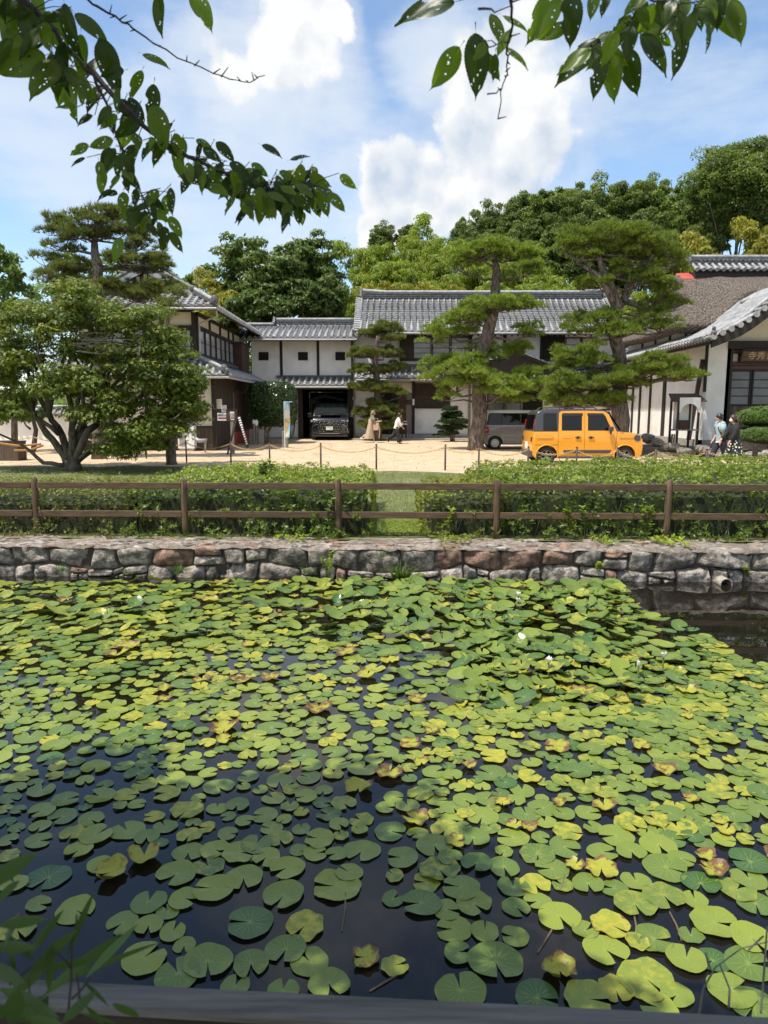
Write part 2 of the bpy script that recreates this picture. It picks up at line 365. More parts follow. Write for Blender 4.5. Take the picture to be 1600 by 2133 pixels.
MAT['hedge'] = leafmat('azalea_leaves', (0.085, 0.140, 0.010), (0.270, 0.330, 0.022), 0.3, 0.42, cc=(0.38, 0.42, 0.04))
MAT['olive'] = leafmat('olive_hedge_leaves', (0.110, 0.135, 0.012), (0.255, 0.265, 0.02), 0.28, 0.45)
MAT['topiary'] = leafmat('topiary_leaves', (0.022, 0.055, 0.012), (0.060, 0.120, 0.026), 0.15, 0.28, spec=0.6)
MAT['grass'] = leafmat('grass_blades', (0.09, 0.135, 0.03), (0.20, 0.215, 0.07), 0.3, 0.6, cc=(0.32, 0.28, 0.13))
MAT['reed'] = leafmat('wall_grass', (0.07, 0.13, 0.02), (0.16, 0.24, 0.04), 0.3, 0.45)
MAT['cherry'] = leafmat('cherry_leaves', (0.016, 0.030, 0.005), (0.120, 0.175, 0.016), 0.5, 0.38, tcol=(2.0, 2.3, 0.45))
MAT['sasa'] = leafmat('bamboo_grass_leaves', (0.035, 0.075, 0.016), (0.07, 0.13, 0.03), 0.3, 0.45)
MAT['white'] = pm('white_paint', (0.80, 0.79, 0.76), rough=0.6)
MAT['black'] = pm('black_plastic', (0.02, 0.02, 0.02), rough=0.5)
MAT['rust'] = pm('rusty_post', (0.055, 0.03, 0.028), (0.085, 0.045, 0.036), 12, 0.6, 0.2, 60)
MAT['chain'] = pm('tan_chain', (0.62, 0.43, 0.15), (0.45, 0.30, 0.10), 20, 0.55)
# ------------------------------------------------------------------ ground, hill, courtyard, lawn, pond
WATER = -0.53
def sstep(a, b, x):
    t = np.clip((x-a)/(b-a), 0, 1); return t*t*(3-2*t)
def gz(y): return float(0.12*sstep(24, 37, np.float64(y)))
def wally(x): return 9.27-0.034*x            # front face of the stone wall
def fency(x): return wally(x)+0.74
def terr(x, y):
    x = np.asarray(x, float); y = np.asarray(y, float)
    z = -0.1+0.1*sstep(11, 18, y)+0.12*sstep(24, 37, y)
    hill = sstep(47, 85, y)*(7.0+5.0*sstep(-10, 30, x))+sstep(85, 170, y)*10
    hill = hill*(0.35+0.65*sstep(-32, -6, x))
    far = sstep(170, 420, y)*(-0.5*0)
    return z+hill+far
xs = np.concatenate([np.linspace(-600, -60, 10), np.linspace(-50, 60, 56), np.linspace(70, 600, 10)])
ys = np.concatenate([np.linspace(0, 1, 2)*0, np.linspace(11, 40, 30), np.linspace(42, 120, 40), np.linspace(130, 900, 14)])[2:]
ys = np.concatenate([[0.0], ys])             # first row follows the wall
X, Y = np.meshgrid(xs, ys)
Yw = Y.copy(); Yw[0] = 9.90-0.034*xs.clip(-60, 60)
Z = terr(X, Yw)-0.008; Z[0] = -0.108
V = np.stack([X, Yw, Z], -1).reshape(-1, 3); nx_, ny_ = len(xs), len(ys)
ii = np.arange(nx_*ny_).reshape(ny_, nx_)
F = np.stack([ii[:-1, :-1], ii[:-1, 1:], ii[1:, 1:], ii[1:, :-1]], -1).reshape(-1, 4)
o = link('ground', npmesh('ground', V, F, smooth=True), MAT['hill']); tag(o, kind='structure')
def sheet(name, x0, x1, ylo, yhi, mat, dz, nx=40, ny=24):
    xs = np.linspace(x0, x1, nx); tt = np.linspace(0, 1, ny)
    lo = np.array([ylo(x) for x in xs]); hi = np.array([yhi(x) for x in xs])
    Yg = lo[None]*(1-tt[:, None])+hi[None]*tt[:, None]; Xg = np.repeat(xs[None], ny, 0)
    Zg = terr(Xg, Yg)+dz; V = np.stack([Xg, Yg, Zg], -1).reshape(-1, 3)
    ii = np.arange(nx*ny).reshape(ny, nx); F = np.stack([ii[:-1, :-1], ii[:-1, 1:], ii[1:, 1:], ii[1:, :-1]], -1).reshape(-1, 4)
    return tag(link(name, npmesh(name, V, F, smooth=True), mat), kind='structure')
def lawn_edge(x): return 20.0-0.27*x*(1 if x > -8 else 0.6)+0.18*math.sin(x*2.1)+0.1*math.sin(x*5.3)
sheet('lawn', -40, 40, lambda x: 9.88-0.034*x, lambda x: max(lawn_edge(x), 12.0)+0.6, MAT['lawn'], 0.0, 120, 30)
sheet('courtyard', -40, 40, lambda x: max(lawn_edge(x), 11.5), lambda x: 44.0, MAT['sand'], 0.006, 160, 60)

m, t, b, o_ = bsdf('pond_water')
tc = t.n('ShaderNodeTexCoord')
n1 = t.noise(tc.outputs['Object'], 1.1, 3, 0.5); n2 = t.noise(tc.outputs['Object'], 9.0, 2, 0.5)
h = t.m('ADD', t.m('MULTIPLY', n1.outputs[0], 1.0), t.m('MULTIPLY', n2.outputs[0], 0.05))
bp = t.n('ShaderNodeBump'); bp.inputs['Strength'].default_value = 0.10; bp.inputs['Distance'].default_value = 0.03
t.put(bp.inputs['Height'], h); t.L.new(bp.outputs[0], b.inputs['Normal'])
n3 = t.noise(tc.outputs['Object'], 0.5, 4, 0.6)
t.put(b.inputs['Base Color'], t.mix(t.ss(n3.outputs[0], 0.4, 0.7), (0.0075, 0.0068, 0.0056), (0.014, 0.0115, 0.0075)))
b.inputs['Roughness'].default_value = 0.015; b.inputs['IOR'].default_value = 1.46; b.inputs['Specular IOR Level'].default_value = 0.5
MAT['water'] = m
V = [(-60, -20, WATER), (60, -20, WATER), (60, 7.6, WATER), (-60, 11.7, WATER)]
tag(link('pond_water', npmesh('pond_water', V, [[0, 1, 2, 3]]), MAT['water']), kind='structure')
mb = MB(); mb.box(-30, 30, -12, 0.72, -0.9, -0.02)
tag(mb.build('near_bank', MAT['soil']), kind='structure')

# ------------------------------------------------------------------ stone wall of the pond
wall = T('stone_wall', 'low wall of rough grey and reddish stones along the far edge of the pond', 'stone wall', (0, 9.1, WATER))
mb = MB(); mb.prism([(-12, wally(-12)+0.10, -0.8), (12, wally(12)+0.10, -0.8), (12, fency(12)-0.12, -0.8), (-12, fency(-12)-0.12, -0.8)], (0, 0, 0.64))
mb.build('wall_core', pm('wall_core', (0.05, 0.042, 0.034), (0.09, 0.075, 0.06), 8, 0.95, 0.8, 20), wall)
# mortar cap with an uneven surface
rg = R(5)
nx, ny = 420, 16; xs = np.linspace(-11, 11, nx); Vc = []
for j in range(ny):
    for i, x in enumerate(xs):
        yy = wally(x)+0.0+(0.70*(j/(ny-1)))
        z = -0.105+0.030*noise.noise(Vector((x*2.3, yy*2.5, 1)))+0.026*noise.noise(Vector((x*7, yy*8, 3)))+0.014*noise.noise(Vector((x*19, yy*19, 6)))
        if j == 0: z -= 0.03; yy += 0.03+0.02*noise.noise(Vector((x*3, 7, 2)))
        if j == ny-1: z += 0.012
        Vc.append((x, yy-9.1, z-WATER))
ii = np.arange(nx*ny).reshape(ny, nx); F = np.stack([ii[:-1, :-1], ii[:-1, 1:], ii[1:, 1:], ii[1:, :-1]], -1).reshape(-1, 4)
link('mortar_cap', npmesh('mortar_cap', Vc, F, smooth=True), MAT['mortar'], wall)
def stone_mesh(q, seed):
    """a rough block seen from the front, filling the quad q of (x, z) corners (bl, br, tr, tl): faceted bulging face, sides running back"""
    rg = random.Random(seed); n, m_ = 15, 11; V = []; sdx = rg.random()*50
    cx = sum(p[0] for p in q)/4; cz = sum(p[1] for p in q)/4; w = max(p[0] for p in q)-min(p[0] for p in q); h = max(p[1] for p in q)-min(p[1] for p in q)
    planes = [(rg.uniform(-.40, .40), rg.uniform(-.45, .45), rg.uniform(.030, .105)) for _ in range(6)]
    pw = rg.uniform(5, 11); proud = rg.uniform(-.012, .022)
    for j in range(m_):
        for i in range(n):
            s = -1+2*i/(n-1); t = -1+2*j/(m_-1)
            r4 = (abs(s)**pw+abs(t)**pw)**(1/pw) if (s or t) else 0
            k = max(abs(s), abs(t))/r4 if r4 > 0 else 1
            u, v = (s*k+1)/2, (t*k+1)/2
            x = (q[0][0]*(1-u)+q[1][0]*u)*(1-v)+(q[3][0]*(1-u)+q[2][0]*u)*v; z = (q[0][1]*(1-u)+q[1][1]*u)*(1-v)+(q[3][1]*(1-u)+q[2][1]*u)*v
            e = (1-abs(s)**8)*(1-abs(t)**8); dx, dz = x-cx, z-cz
            d = min([.085]+[c+a_*dx+b_*dz for a_, b_, c in planes])
            nn = noise.noise(Vector((x*5+sdx, z*5, 0)))*.026+noise.noise(Vector((x*14+sdx, z*14, 5)))*.016+noise.noise(Vector((x*31+sdx, z*31, 9)))*.010
            y = wally(x)+(.10 if e < 1e-6 else .06-(d+proud)*e**.45)-nn*(.3+.7*e)
            if e < 1e-6: x += noise.noise(Vector((x*8+sdx, z*8, 2)))*.022; z += noise.noise(Vector((x*8, z*8+sdx, 4)))*.018
            V.append((x, y-9.1, z-WATER))
    ii = np.arange(n*m_).reshape(m_, n); F = np.stack([ii[:-1, :-1], ii[:-1, 1:], ii[1:, 1:], ii[1:, :-1]], -1).reshape(-1, 4).tolist()
    b0 = len(V); ring = [ii[0, i] for i in range(n)]+[ii[j, n-1] for j in range(1, m_)]+[ii[m_-1, i] for i in range(n-2, -1, -1)]+[ii[j, 0] for j in range(m_-2, 0, -1)]
    for r_ in ring: V.append((V[r_][0], V[r_][1]+0.22, V[r_][2]))
    L_ = len(ring)
    for i in range(L_): F.append([int(ring[i]), b0+i, b0+(i+1) % L_, int(ring[(i+1) % L_])])
    return npmesh('stone', V, F)
def wx(px, py=1170): return at(px, py, 9.27).x
upper = [-700,-640,-560,-500,-420,-340,-260,-190,-120,-60,0,85,181,230,310,398,458,502,558,633,691,747,830,905,963,1046,1131,1193,1256,1312,1362,1449,1561,1640,1720,1790,1880,1950,2040,2120,2200,2290]
red = {905, 963, 1046, 1131, 310}
rg = random.Random(3); sid = 0
def put_stone(q, mat, gap=0.006):
    global sid
    sid += 1; cx = sum(p[0] for p in q)/4; cz = sum(p[1] for p in q)/4
    q = [(p[0]+(gap if p[0] < cx else -gap), p[1]+(gap if p[1] < cz else -gap)) for p in q]
    link('stone', stone_mesh(q, sid), mat, wall)
# joints shared by neighbours: top x, bottom x and bottom z of every upper joint
jt = [(wx(u)+rg.uniform(-.025, .025), wx(u)+rg.uniform(-.06, .06), -0.375+rg.uniform(-.085, .06)) for u in upper]
edge = []                                   # (x, z) line under the upper course
for k, (a, b_) in enumerate(zip(jt[:-1], jt[1:])):
    top0, top1 = -0.098+rg.uniform(-.040, .020), -0.098+rg.uniform(-.040, .020); px = upper[k]
    mt_ = MAT['redstone'] if px in red else MAT['stone']; za, zb = a[2], (b_[2] if rg.random() < .6 else b_[2]+rg.uniform(-.05, .05))
    if px in (398, 1256): zm = (za+top0)/2+rg.uniform(-.02, .02); put_stone([(a[1], za), (b_[1], zb), (b_[0], zm), (a[0], zm)], MAT['stone']); put_stone([(a[0], zm), (b_[0], zm), (b_[0], top1), (a[0], top0)], MAT['redstone'])
    else: put_stone([(a[1], za), (b_[1], zb), (b_[0], top1), (a[0], top0)], mt_)
    edge += [(a[1], za), (b_[1]-.001, zb)]
def low_at(x):
    for (x0, z0), (x1, z1) in zip(edge[:-1], edge[1:]):
        if x0 <= x <= x1: return z0+(z1-z0)*(x-x0)/max(1e-6, x1-x0)
    return -0.38
x = edge[0][0]; xb0 = x
while x < edge[-1][0]:
    w = rg.choice([.16, .22, .30, .36, .44, .52, .12])*rg.uniform(.85, 1.15); x1 = x+w; xb1 = x1+rg.uniform(-.06, .06)
    t0, t1 = low_at(x), low_at(x1); r_ = rg.random(); M1 = MAT['redstone'] if rg.random() < .12 else MAT['stone']
    if r_ < .35:
        zm0, zm1 = (t0-.6)/2+rg.uniform(-.04, .04), (t1-.6)/2+rg.uniform(-.04, .04); xm = x+w*rg.uniform(.35, .65)
        put_stone([(x, zm0), (x1, zm1), (x1, t1), (x, t0)], M1); put_stone([(xb0, -.6), (xm, -.6), (xm, (zm0+zm1)/2), (x, zm0)], MAT['stone']); put_stone([(xm, -.6), (xb1, -.6), (x1, zm1), (xm, (zm0+zm1)/2)], MAT['stone'])
    else: put_stone([(xb0, -.6), (xb1, -.6), (x1, t1), (x, t0)], M1)
    x, xb0 = x1, xb1
# flat slabs bedded in the mortar cap
for k in range(90):
    xx = rg.uniform(-6, 6); yy = wally(xx)+rg.uniform(0.06, 0.6)
    mb = MB(); n = 7; a0 = rg.random()*6
    P = [(xx+math.cos(a0+2*math.pi*i/n)*rg.uniform(0.06, 0.15), yy+math.sin(a0+2*math.pi*i/n)*rg.uniform(0.03, 0.07), -0.125) for i in range(n)]
    mb.prism(P, (rg.uniform(-.01, .01), 0, rg.uniform(0.030, 0.048))); mb.build('flat_stone', MAT['redstone'] if rg.random() < 0.4 else MAT['stone'], wall, bevel=0.008, seg=1)
# outlet pipe
pc = at(1508, 1215, 9.02)
ot = T('drain_pipe', 'round white plastic drain pipe poking out of the stone wall at the waterline', 'drain pipe', pc)
mb = MB(); n = 24
vs = []; fs = []
for (yy, r) in ((-0.07, 0.080), (0.35, 0.080), (0.35, 0.069), (-0.07, 0.069)):
    for k in range(n): vs.append((pc.x+r*math.cos(2*math.pi*k/n), pc.y+yy, pc.z+r*math.sin(2*math.pi*k/n)))
for j in range(4):
    for k in range(n): fs.append((j*n+k, j*n+(k+1) % n, ((j+1) % 4)*n+(k+1) % n, ((j+1) % 4)*n+k))
mb.add(vs, fs); mb.build('pipe_wall', pm('pvc', (0.42, 0.38, 0.30), (0.28, 0.25, 0.2), 8, 0.5), ot, smooth=False)
mb = MB(); mb.tube([(pc.x, pc.y+0.12, pc.z), (pc.x, pc.y+0.3, pc.z)], 0.068, 20); mb.build('pipe_inside', MAT['void'], ot)

# ------------------------------------------------------------------ wooden fence on the wall
fence = T('wooden_fence', 'dark brown two rail log fence on the far pond wall before the hedges', 'fence', (0, fency(0), -0.1))
pxs = [-600, -270, 55, 377, 703, 1036, 1389, 1745, 2100]
fpos = []
for px in pxs:
    x = (px-800)/FPX*10.0; fpos.append((x, fency(x)))
for i, (x, y) in enumerate(fpos):
    mb = MB(); rr = [0.047, 0.0475, 0.047, 0.047, 0.046, 0.040]; zz = [-0.2, 0.1, 0.4, 0.6, 0.735, 0.742]
    mb.tube([(x+0.004*math.sin(i*3+k), y, z) for k, z in enumerate(zz)], rr, 14); mb.build('fence_post', MAT['postwood'], fence, smooth=True)
for (x0, y0), (x1, y1) in zip(fpos[:-1], fpos[1:]):
    for (za, zb) in ((0.60, 0.69), (0.19, 0.28)):
        d = Vector((x1-x0, y1-y0, 0)).normalized()
        mb = MB(); a = Vector((x0, y0-0.005, (za+zb)/2))+d*0.045; b_ = Vector((x1, y1-0.005, (za+zb)/2))-d*0.045
        mb.bar(a, b_, 0.05, zb-za); r_ = mb.build('fence_rail', MAT['fencewood'], fence, bevel=0.006, seg=2)

# ------------------------------------------------------------------ plants by the pond
def rosettes(rg, P, A, n=6, L=0.05, Wd=0.018, spread=0.95, lift=0.4):
    k = len(P); C = np.repeat(P, n, 0); A_ = np.repeat(nrm(A), n, 0)
    rd = rdirs(rg, k*n); rad = nrm(rd-A_*np.sum(rd*A_, 1, keepdims=True))
    Dv = nrm(A_*lift*(0.5+rg.random((k*n, 1)))+rad*spread); N = nrm(A_-rad*0.4)
    Ls = L*(0.7+0.6*rg.random((k*n, 1)))
    V, F = leaf_verts(C, Dv, N, Ls, Wd*(0.8+0.4*rg.random((k*n, 1))))
    t = np.repeat(np.clip(np.repeat(rg.random(k), n)*0.75+rg.random(k*n)*0.25, 0, 1), 4)
    return V, F, t
def fbm(x, y, z=0.0): return noise.noise(Vector((x, y, z)))
def hedge(label, x0, x1, back, top, mat, seed, dens_top=330, dens_front=210, L=0.056, Wd=0.020, front_off=0.06, bump=0.10, endx=True):
    rg = R(seed); root = T('hedge', label, 'hedge', ((x0+x1)/2, fency((x0+x1)/2)+0.8, -0.1))
    off = np.array(root.location)
    fy = lambda x: fency(x)+front_off
    parts = []
    # top
    nt_ = int(dens_top*(x1-x0)*2.6); x = rg.uniform(x0, x1, nt_); tt = rg.random(nt_)
    y = np.array([fy(a) for a in x])*(1-tt)+np.array([back(a) for a in x])*tt
    z = np.array([top(a)+bump*fbm(a*2.2, b*2.2, seed)+bump*0.5*fbm(a*6, b*6, seed+3) for a, b in zip(x, y)])
    edge = np.minimum(1, np.minimum((y-np.array([fy(a) for a in x]))/0.22, np.minimum((x-x0)/0.2, (x1-x)/0.2))); z -= 0.15*(1-np.clip(edge, 0, 1))**2
    z -= 0.10*rg.random(nt_)**2.5
    A = np.stack([rg.normal(0, .35, nt_), rg.normal(-.25, .35, nt_), np.ones(nt_)], 1)
    parts.append(rosettes(rg, np.stack([x, y, z], 1), A, 7, L*0.95, Wd*0.95))
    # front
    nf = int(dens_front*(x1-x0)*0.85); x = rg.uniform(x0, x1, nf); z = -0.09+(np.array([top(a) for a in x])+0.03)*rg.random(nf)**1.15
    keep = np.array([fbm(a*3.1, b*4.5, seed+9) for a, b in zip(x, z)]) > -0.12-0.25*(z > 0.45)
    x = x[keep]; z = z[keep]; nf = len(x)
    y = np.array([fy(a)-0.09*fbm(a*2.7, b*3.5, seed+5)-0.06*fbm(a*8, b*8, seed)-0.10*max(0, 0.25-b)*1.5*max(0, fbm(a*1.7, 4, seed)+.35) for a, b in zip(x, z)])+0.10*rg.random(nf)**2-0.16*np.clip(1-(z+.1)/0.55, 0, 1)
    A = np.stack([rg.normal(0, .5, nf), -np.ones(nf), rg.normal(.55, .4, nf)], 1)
    V, F, t = rosettes(rg, np.stack([x, y, z], 1), A, 7, L, Wd); parts.append((V, F, t*0.24))  # front leaves tinted darker: the shade of this face is put into their colour
    # ends
    for xe, sgn in ((x0, -1), (x1, 1)):
        ne = int(260); yy = rg.uniform(fy(xe), back(xe), ne); z = -0.09+top(xe)*rg.random(ne); xx = xe+sgn*0.05*rg.random(ne)
        A = np.stack([sgn*np.ones(ne), rg.normal(-.2, .4, ne), rg.normal(.5, .4, ne)], 1)
        parts.append(rosettes(rg, np.stack([xx, yy, z], 1), A, 7, L, Wd))
    # stray shoots
    ns = int((x1-x0)*14); x = rg.uniform(x0, x1, ns)
    for k in range(ns):
        yk = rg.uniform(fy(x[k])+0.05, back(x[k])); zt = top(x[k]); hgt = rg.uniform(0.03, 0.13); m_ = 5
        P = np.array([[x[k]+0.02*j*rg.normal(), yk, zt+hgt*j/m_] for j in range(m_)]); A = np.array([[rg.normal()*.3, rg.normal()*.3, 1]]*m_)
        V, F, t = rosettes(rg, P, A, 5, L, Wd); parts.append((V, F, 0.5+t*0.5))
    V, F, t = cat_leaves(parts)
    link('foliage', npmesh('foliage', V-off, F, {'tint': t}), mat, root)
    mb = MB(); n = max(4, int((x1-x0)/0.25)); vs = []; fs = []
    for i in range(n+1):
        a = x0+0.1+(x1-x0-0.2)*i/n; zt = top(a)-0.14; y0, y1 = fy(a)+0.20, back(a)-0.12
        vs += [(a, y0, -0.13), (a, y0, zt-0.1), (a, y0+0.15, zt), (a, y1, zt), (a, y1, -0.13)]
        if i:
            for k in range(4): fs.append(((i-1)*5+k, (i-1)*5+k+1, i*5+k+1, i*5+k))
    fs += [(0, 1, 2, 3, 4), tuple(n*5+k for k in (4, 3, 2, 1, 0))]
    mb.add(vs, fs); mb.build('dark_core', MAT['hedgecore'], root)  # solid dark core, not twigs, added inside the leaves to block light
    # stems
    mb = MB()
    for k in range(int((x1-x0)*7)):
        a = rg.uniform(x0+.1, x1-.1); y = fy(a)+rg.uniform(0.0, 0.12); mb.tube([(a, y, -0.12), (a+rg.normal()*.05, y+.02, 0.15), (a+rg.normal()*.12, y-.02, 0.45)], [0.008, 0.006, 0.003], 5)
    tag(mb.build('stems', MAT['mbark'], root), kind='stuff')
    return root
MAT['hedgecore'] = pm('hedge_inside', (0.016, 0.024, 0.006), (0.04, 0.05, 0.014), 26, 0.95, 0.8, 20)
hx = lambda px: (px-800)/FPX*10.3
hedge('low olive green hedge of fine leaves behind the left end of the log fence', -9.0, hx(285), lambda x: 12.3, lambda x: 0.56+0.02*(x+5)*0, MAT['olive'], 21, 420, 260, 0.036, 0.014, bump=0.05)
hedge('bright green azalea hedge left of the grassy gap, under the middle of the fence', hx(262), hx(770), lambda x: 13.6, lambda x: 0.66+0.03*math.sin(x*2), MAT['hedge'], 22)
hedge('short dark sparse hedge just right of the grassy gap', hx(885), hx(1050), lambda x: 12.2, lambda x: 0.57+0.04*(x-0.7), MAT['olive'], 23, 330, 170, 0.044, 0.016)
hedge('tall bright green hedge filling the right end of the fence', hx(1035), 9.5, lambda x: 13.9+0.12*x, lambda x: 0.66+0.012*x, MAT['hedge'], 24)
# leafy shoot that stands up out of the left hedge
def shoot_plant(name, label, cat, base, h, n, mat, seed, L=0.09, Wd=0.04, lean=(0.1, 0), group=None):
    rg = R(seed); root = T(name, label, cat, base, group); off = np.array(base); parts = []; mb = MB()
    for k in range(n):
        top = Vector(base)+Vector((rg.normal()*h*0.22+lean[0]*h, rg.normal()*h*0.12+lean[1]*h, h*rg.uniform(0.65, 1.0))); b0 = Vector(base)+Vector((rg.normal()*.02, rg.normal()*.02, 0))
        mid = (b0+top)/2+Vector((rg.normal()*h*.08, 0, h*.08)); mb.tube([b0, mid, top], [0.006, 0.004, 0.002], 5)
        P = []; 
        for j in range(7):
            f = 0.3+0.7*j/6; p = b0*(1-f)**2+mid*2*f*(1-f)+top*f*f; P.append(p)
        P = np.array(P); parts.append(rosettes(rg, P, np.tile([[0, -.3, 1.]], (7, 1)), 4, L, Wd, lift=0.3))
    V, F, t = cat_leaves(parts); link('leaves', npmesh('leaves', V-off, F, {'tint': t}), mat, root); mb.build('stem', MAT['culm'], root); return root
shoot_plant('weed', 'leafy shoot rising above the left hedge below the banner', 'plant', at(548, 1000, 11.6)-Vector((0, 0, 0.12)), 0.46, 7, MAT['hedge'], 31, 0.085, 0.04)
def grass_tuft(name, label, base, h, n, seed, wd=0.016, mat='reed', spread=0.9, group=None):
    rg = R(seed); root = T(name, label, 'grass tuft', base, group); VV = []; FF = []; TT = []
    for k in range(n):
        a = rg.uniform(0, 2*math.pi); s = rg.uniform(.3, 1)*spread; L = h*rg.uniform(.6, 1.25); tt = rg.random(); w = wd*rg.uniform(.6, 1.2)
        sd = np.array([-math.sin(a), math.cos(a), 0]); rad = np.array([math.cos(a), math.sin(a)*0.55-0.25, 0]); b0 = np.array([rg.normal()*.05*spread, rg.normal()*.02, 0]); i0 = len(VV)
        for j in range(5):
            f = j/4; p = b0+rad*L*s*f+np.array([0, 0, 1])*L*(f*1.05-0.75*s*f*f); ww = w*(1-f)**0.6*0.5+0.0006
            VV += [p+sd*ww, p-sd*ww]; TT += [tt, tt]
            if j: FF.append([i0+2*j-2, i0+2*j-1, i0+2*j+1, i0+2*j])
    link('blades', npmesh('blades', np.array(VV), FF, {'tint': TT}), MAT[mat], root)
    return root
grass_tuft('grass_tuft', 'large tuft of long green blades growing at the foot of the pond wall', at(835, 1212, 9.18), 0.36, 90, 41, 0.02)
for k, (px, py, h, n, lab) in enumerate([(372, 1195, .2, 40, 'dry grass tuft in the wall below the second fence post'), (130, 1190, .15, 30, 'small grass tuft in the lower stones at the far left of the wall'), (640, 1195, .15, 30, 'thin grass tuft low on the wall left of the hanging weed'), (795, 1160, .13, 24, 'sparse grass sprouting from a joint just left of the large tuft'), (265, 1195, .10, 20, 'tiny grass tuft low on the wall between left stones')]):
    grass_tuft('grass_tuft', lab, at(px, py, 9.18), h, n, 50+k, 0.009)
for k, (px, py, h, n, lab) in enumerate([(683, 1200, .33, 5, 'climbing weed hanging on the wall left of the large grass tuft'), (1245, 1190, .14, 5, 'pale green weed growing in the joint of a grey wall stone'), (1552, 1200, .13, 3, 'small green weed on the wall right of the drain pipe')]):
    shoot_plant('weed', lab, 'plant', at(px, py, 9.16), h, n, MAT['hedge'], 60+k, 0.045, 0.018, lean=(0.1, -.2))
def spill(label, px0, px1, n, seed, hang=.12):
    """creeper leaves lying over the wall top, some hanging over its face"""
    rg = R(seed); x0, x1 = at(px0, 1135, 9.5).x, at(px1, 1135, 9.5).x; xm = (x0+x1)/2; base = (xm, wally(xm)+.55, -.09); root = T('creeper', label, 'creeper', base); P = []; A_ = []
    for k in range(n):
        f = rg.random(); y_ = wally(xm)+.72-.80*f**1.3*rg.uniform(.4, 1); x_ = xm+(x1-x0)*.5*rg.uniform(-1, 1)*(1-.5*f); over = y_ < wally(x_)
        P.append((x_, min(y_, y_ if not over else wally(x_)-.09), -.075+.03*rg.random()-(hang*rg.random() if over else 0))); A_.append((0, -1, .4) if over else (rg.normal()*.3, -.3, 1))
    V, F, t = rosettes(rg, np.array(P), np.array(A_, float), 4, .055, .026, lift=.4); link('leaves', npmesh('leaves', V-np.array(base), F, {'tint': t}), MAT['hedge'], root)
spill('leafy creeper spilling over the wall top at the right below the fence', 1360, 1440, 60, 66); spill('green creeper on the wall top below the right hedge', 1240, 1290, 34, 67, .05); spill('creeper leaves spilling onto the wall top just right of the gap', 890, 1000, 60, 68); spill('few creeper leaves on the wall top left of the middle fence post', 560, 650, 30, 69, .02)
for k, (px, h) in enumerate([(690, .75), (1225, .6), (1200, .55), (930, .62), (1350, .5)]):
    x = (px-800)/FPX*9.95
    shoot_plant('creeper', ['pale leafed creeper climbing the hedge beside the middle fence post', 'broad leafed creeper on the hedge left of the right fence post', 'creeper with heart shaped leaves in the right hedge', 'single creeper on the dark hedge right of the gap', 'creeper just left of the right fence post'][k], 'creeper', (x, fency(x)+.0, -0.1), h, 4, MAT['lime' if k == 0 else 'hedge'], 70+k, 0.07, 0.045, lean=(.05, 0))
# lawn grass
rg = R(77); n = 26000
x = rg.uniform(-2.2, 3.6, n); y = 10.2+9.6*rg.random(n)**1.35; keep = (y < 19.6-0.27*x) & ((y > 12.5) | (np.abs(x-0.2) < 0.75)); x = x[keep]; y = y[keep]; n = len(x)
P = np.stack([x, y, terr(x, y)], 1); a = rg.uniform(0, 2*math.pi, n); Dv = np.stack([np.cos(a)*.6, np.sin(a)*.6-.15, np.ones(n)], 1); N = np.stack([np.cos(a), np.sin(a), -0.5*np.ones(n)], 1)
tn = np.array([0.5+0.5*fbm(u*1.3, v*1.3, 2)+0.25*fbm(u*5, v*5) for u, v in zip(x, y)])
V, F = leaf_verts(P, Dv, N, 0.035*(0.6+rg.random((n, 1))), 0.011, 0.0)
tag(link('grass', npmesh('grass', V, F, {'tint': np.repeat(np.clip(tn+0.15*rg.normal(size=n), 0, 1), 4)}), MAT['grass']), kind='stuff')
n = 9000; x = rg.uniform(-11, -1, n); y = rg.uniform(13.5, 21.5, n); keep = y < np.array([lawn_edge(a) for a in x])+0.3*rg.random(n)-.2; x = x[keep]; y = y[keep]; n = len(x)
P = np.stack([x, y, terr(x, y)], 1); a = rg.uniform(0, 2*math.pi, n); Dv = np.stack([np.cos(a)*.6, np.sin(a)*.6, np.ones(n)], 1); N = np.stack([np.cos(a), np.sin(a), -0.5*np.ones(n)], 1)
V, F = leaf_verts(P, Dv, N, 0.05*(0.6+rg.random((n, 1))), 0.016, 0.0)
tag(link('grass', npmesh('grass', V, F, {'tint': np.repeat(rg.random(n), 4)}), MAT['grass']), kind='stuff')
# small stones and dropped leaves on the courtyard sand
n = 2600; x = rg.uniform(-16, 16, n); y = rg.uniform(19.5, 37.5, n); ok_ = y > np.array([lawn_edge(a) for a in x])+.2; x = x[ok_]; y = y[ok_]; n = len(x)
P = np.stack([x, y, terr(x, y)+.012], 1); N = np.tile([[0, 0, 1.]], (n, 1))+.2*rg.normal(size=(n, 3)); V, F = leaf_verts(P, np.cross(N, rdirs(rg, n)), N, rg.uniform(.02, .07, (n, 1)), rg.uniform(.02, .05, (n, 1)), .3)
tag(link('pebbles', npmesh('pebbles', V, F), MAT['rock']), kind='stuff')
# clover in the gap
n = 2600; x = 0.20+rg.normal(0, .30, n); y = rg.uniform(10.15, 11.5, n); P = np.stack([x, y, terr(x, y)+0.02+0.03*rg.random(n)], 1)
V, F, t = rosettes(rg, P, np.tile([[0, -.2, 1.]], (n, 1)), 3, 0.022, 0.018, lift=0.25)
tag(link('ground_cover', npmesh('ground_cover', V, F, {'tint': t}), MAT['hedge']), kind='stuff')
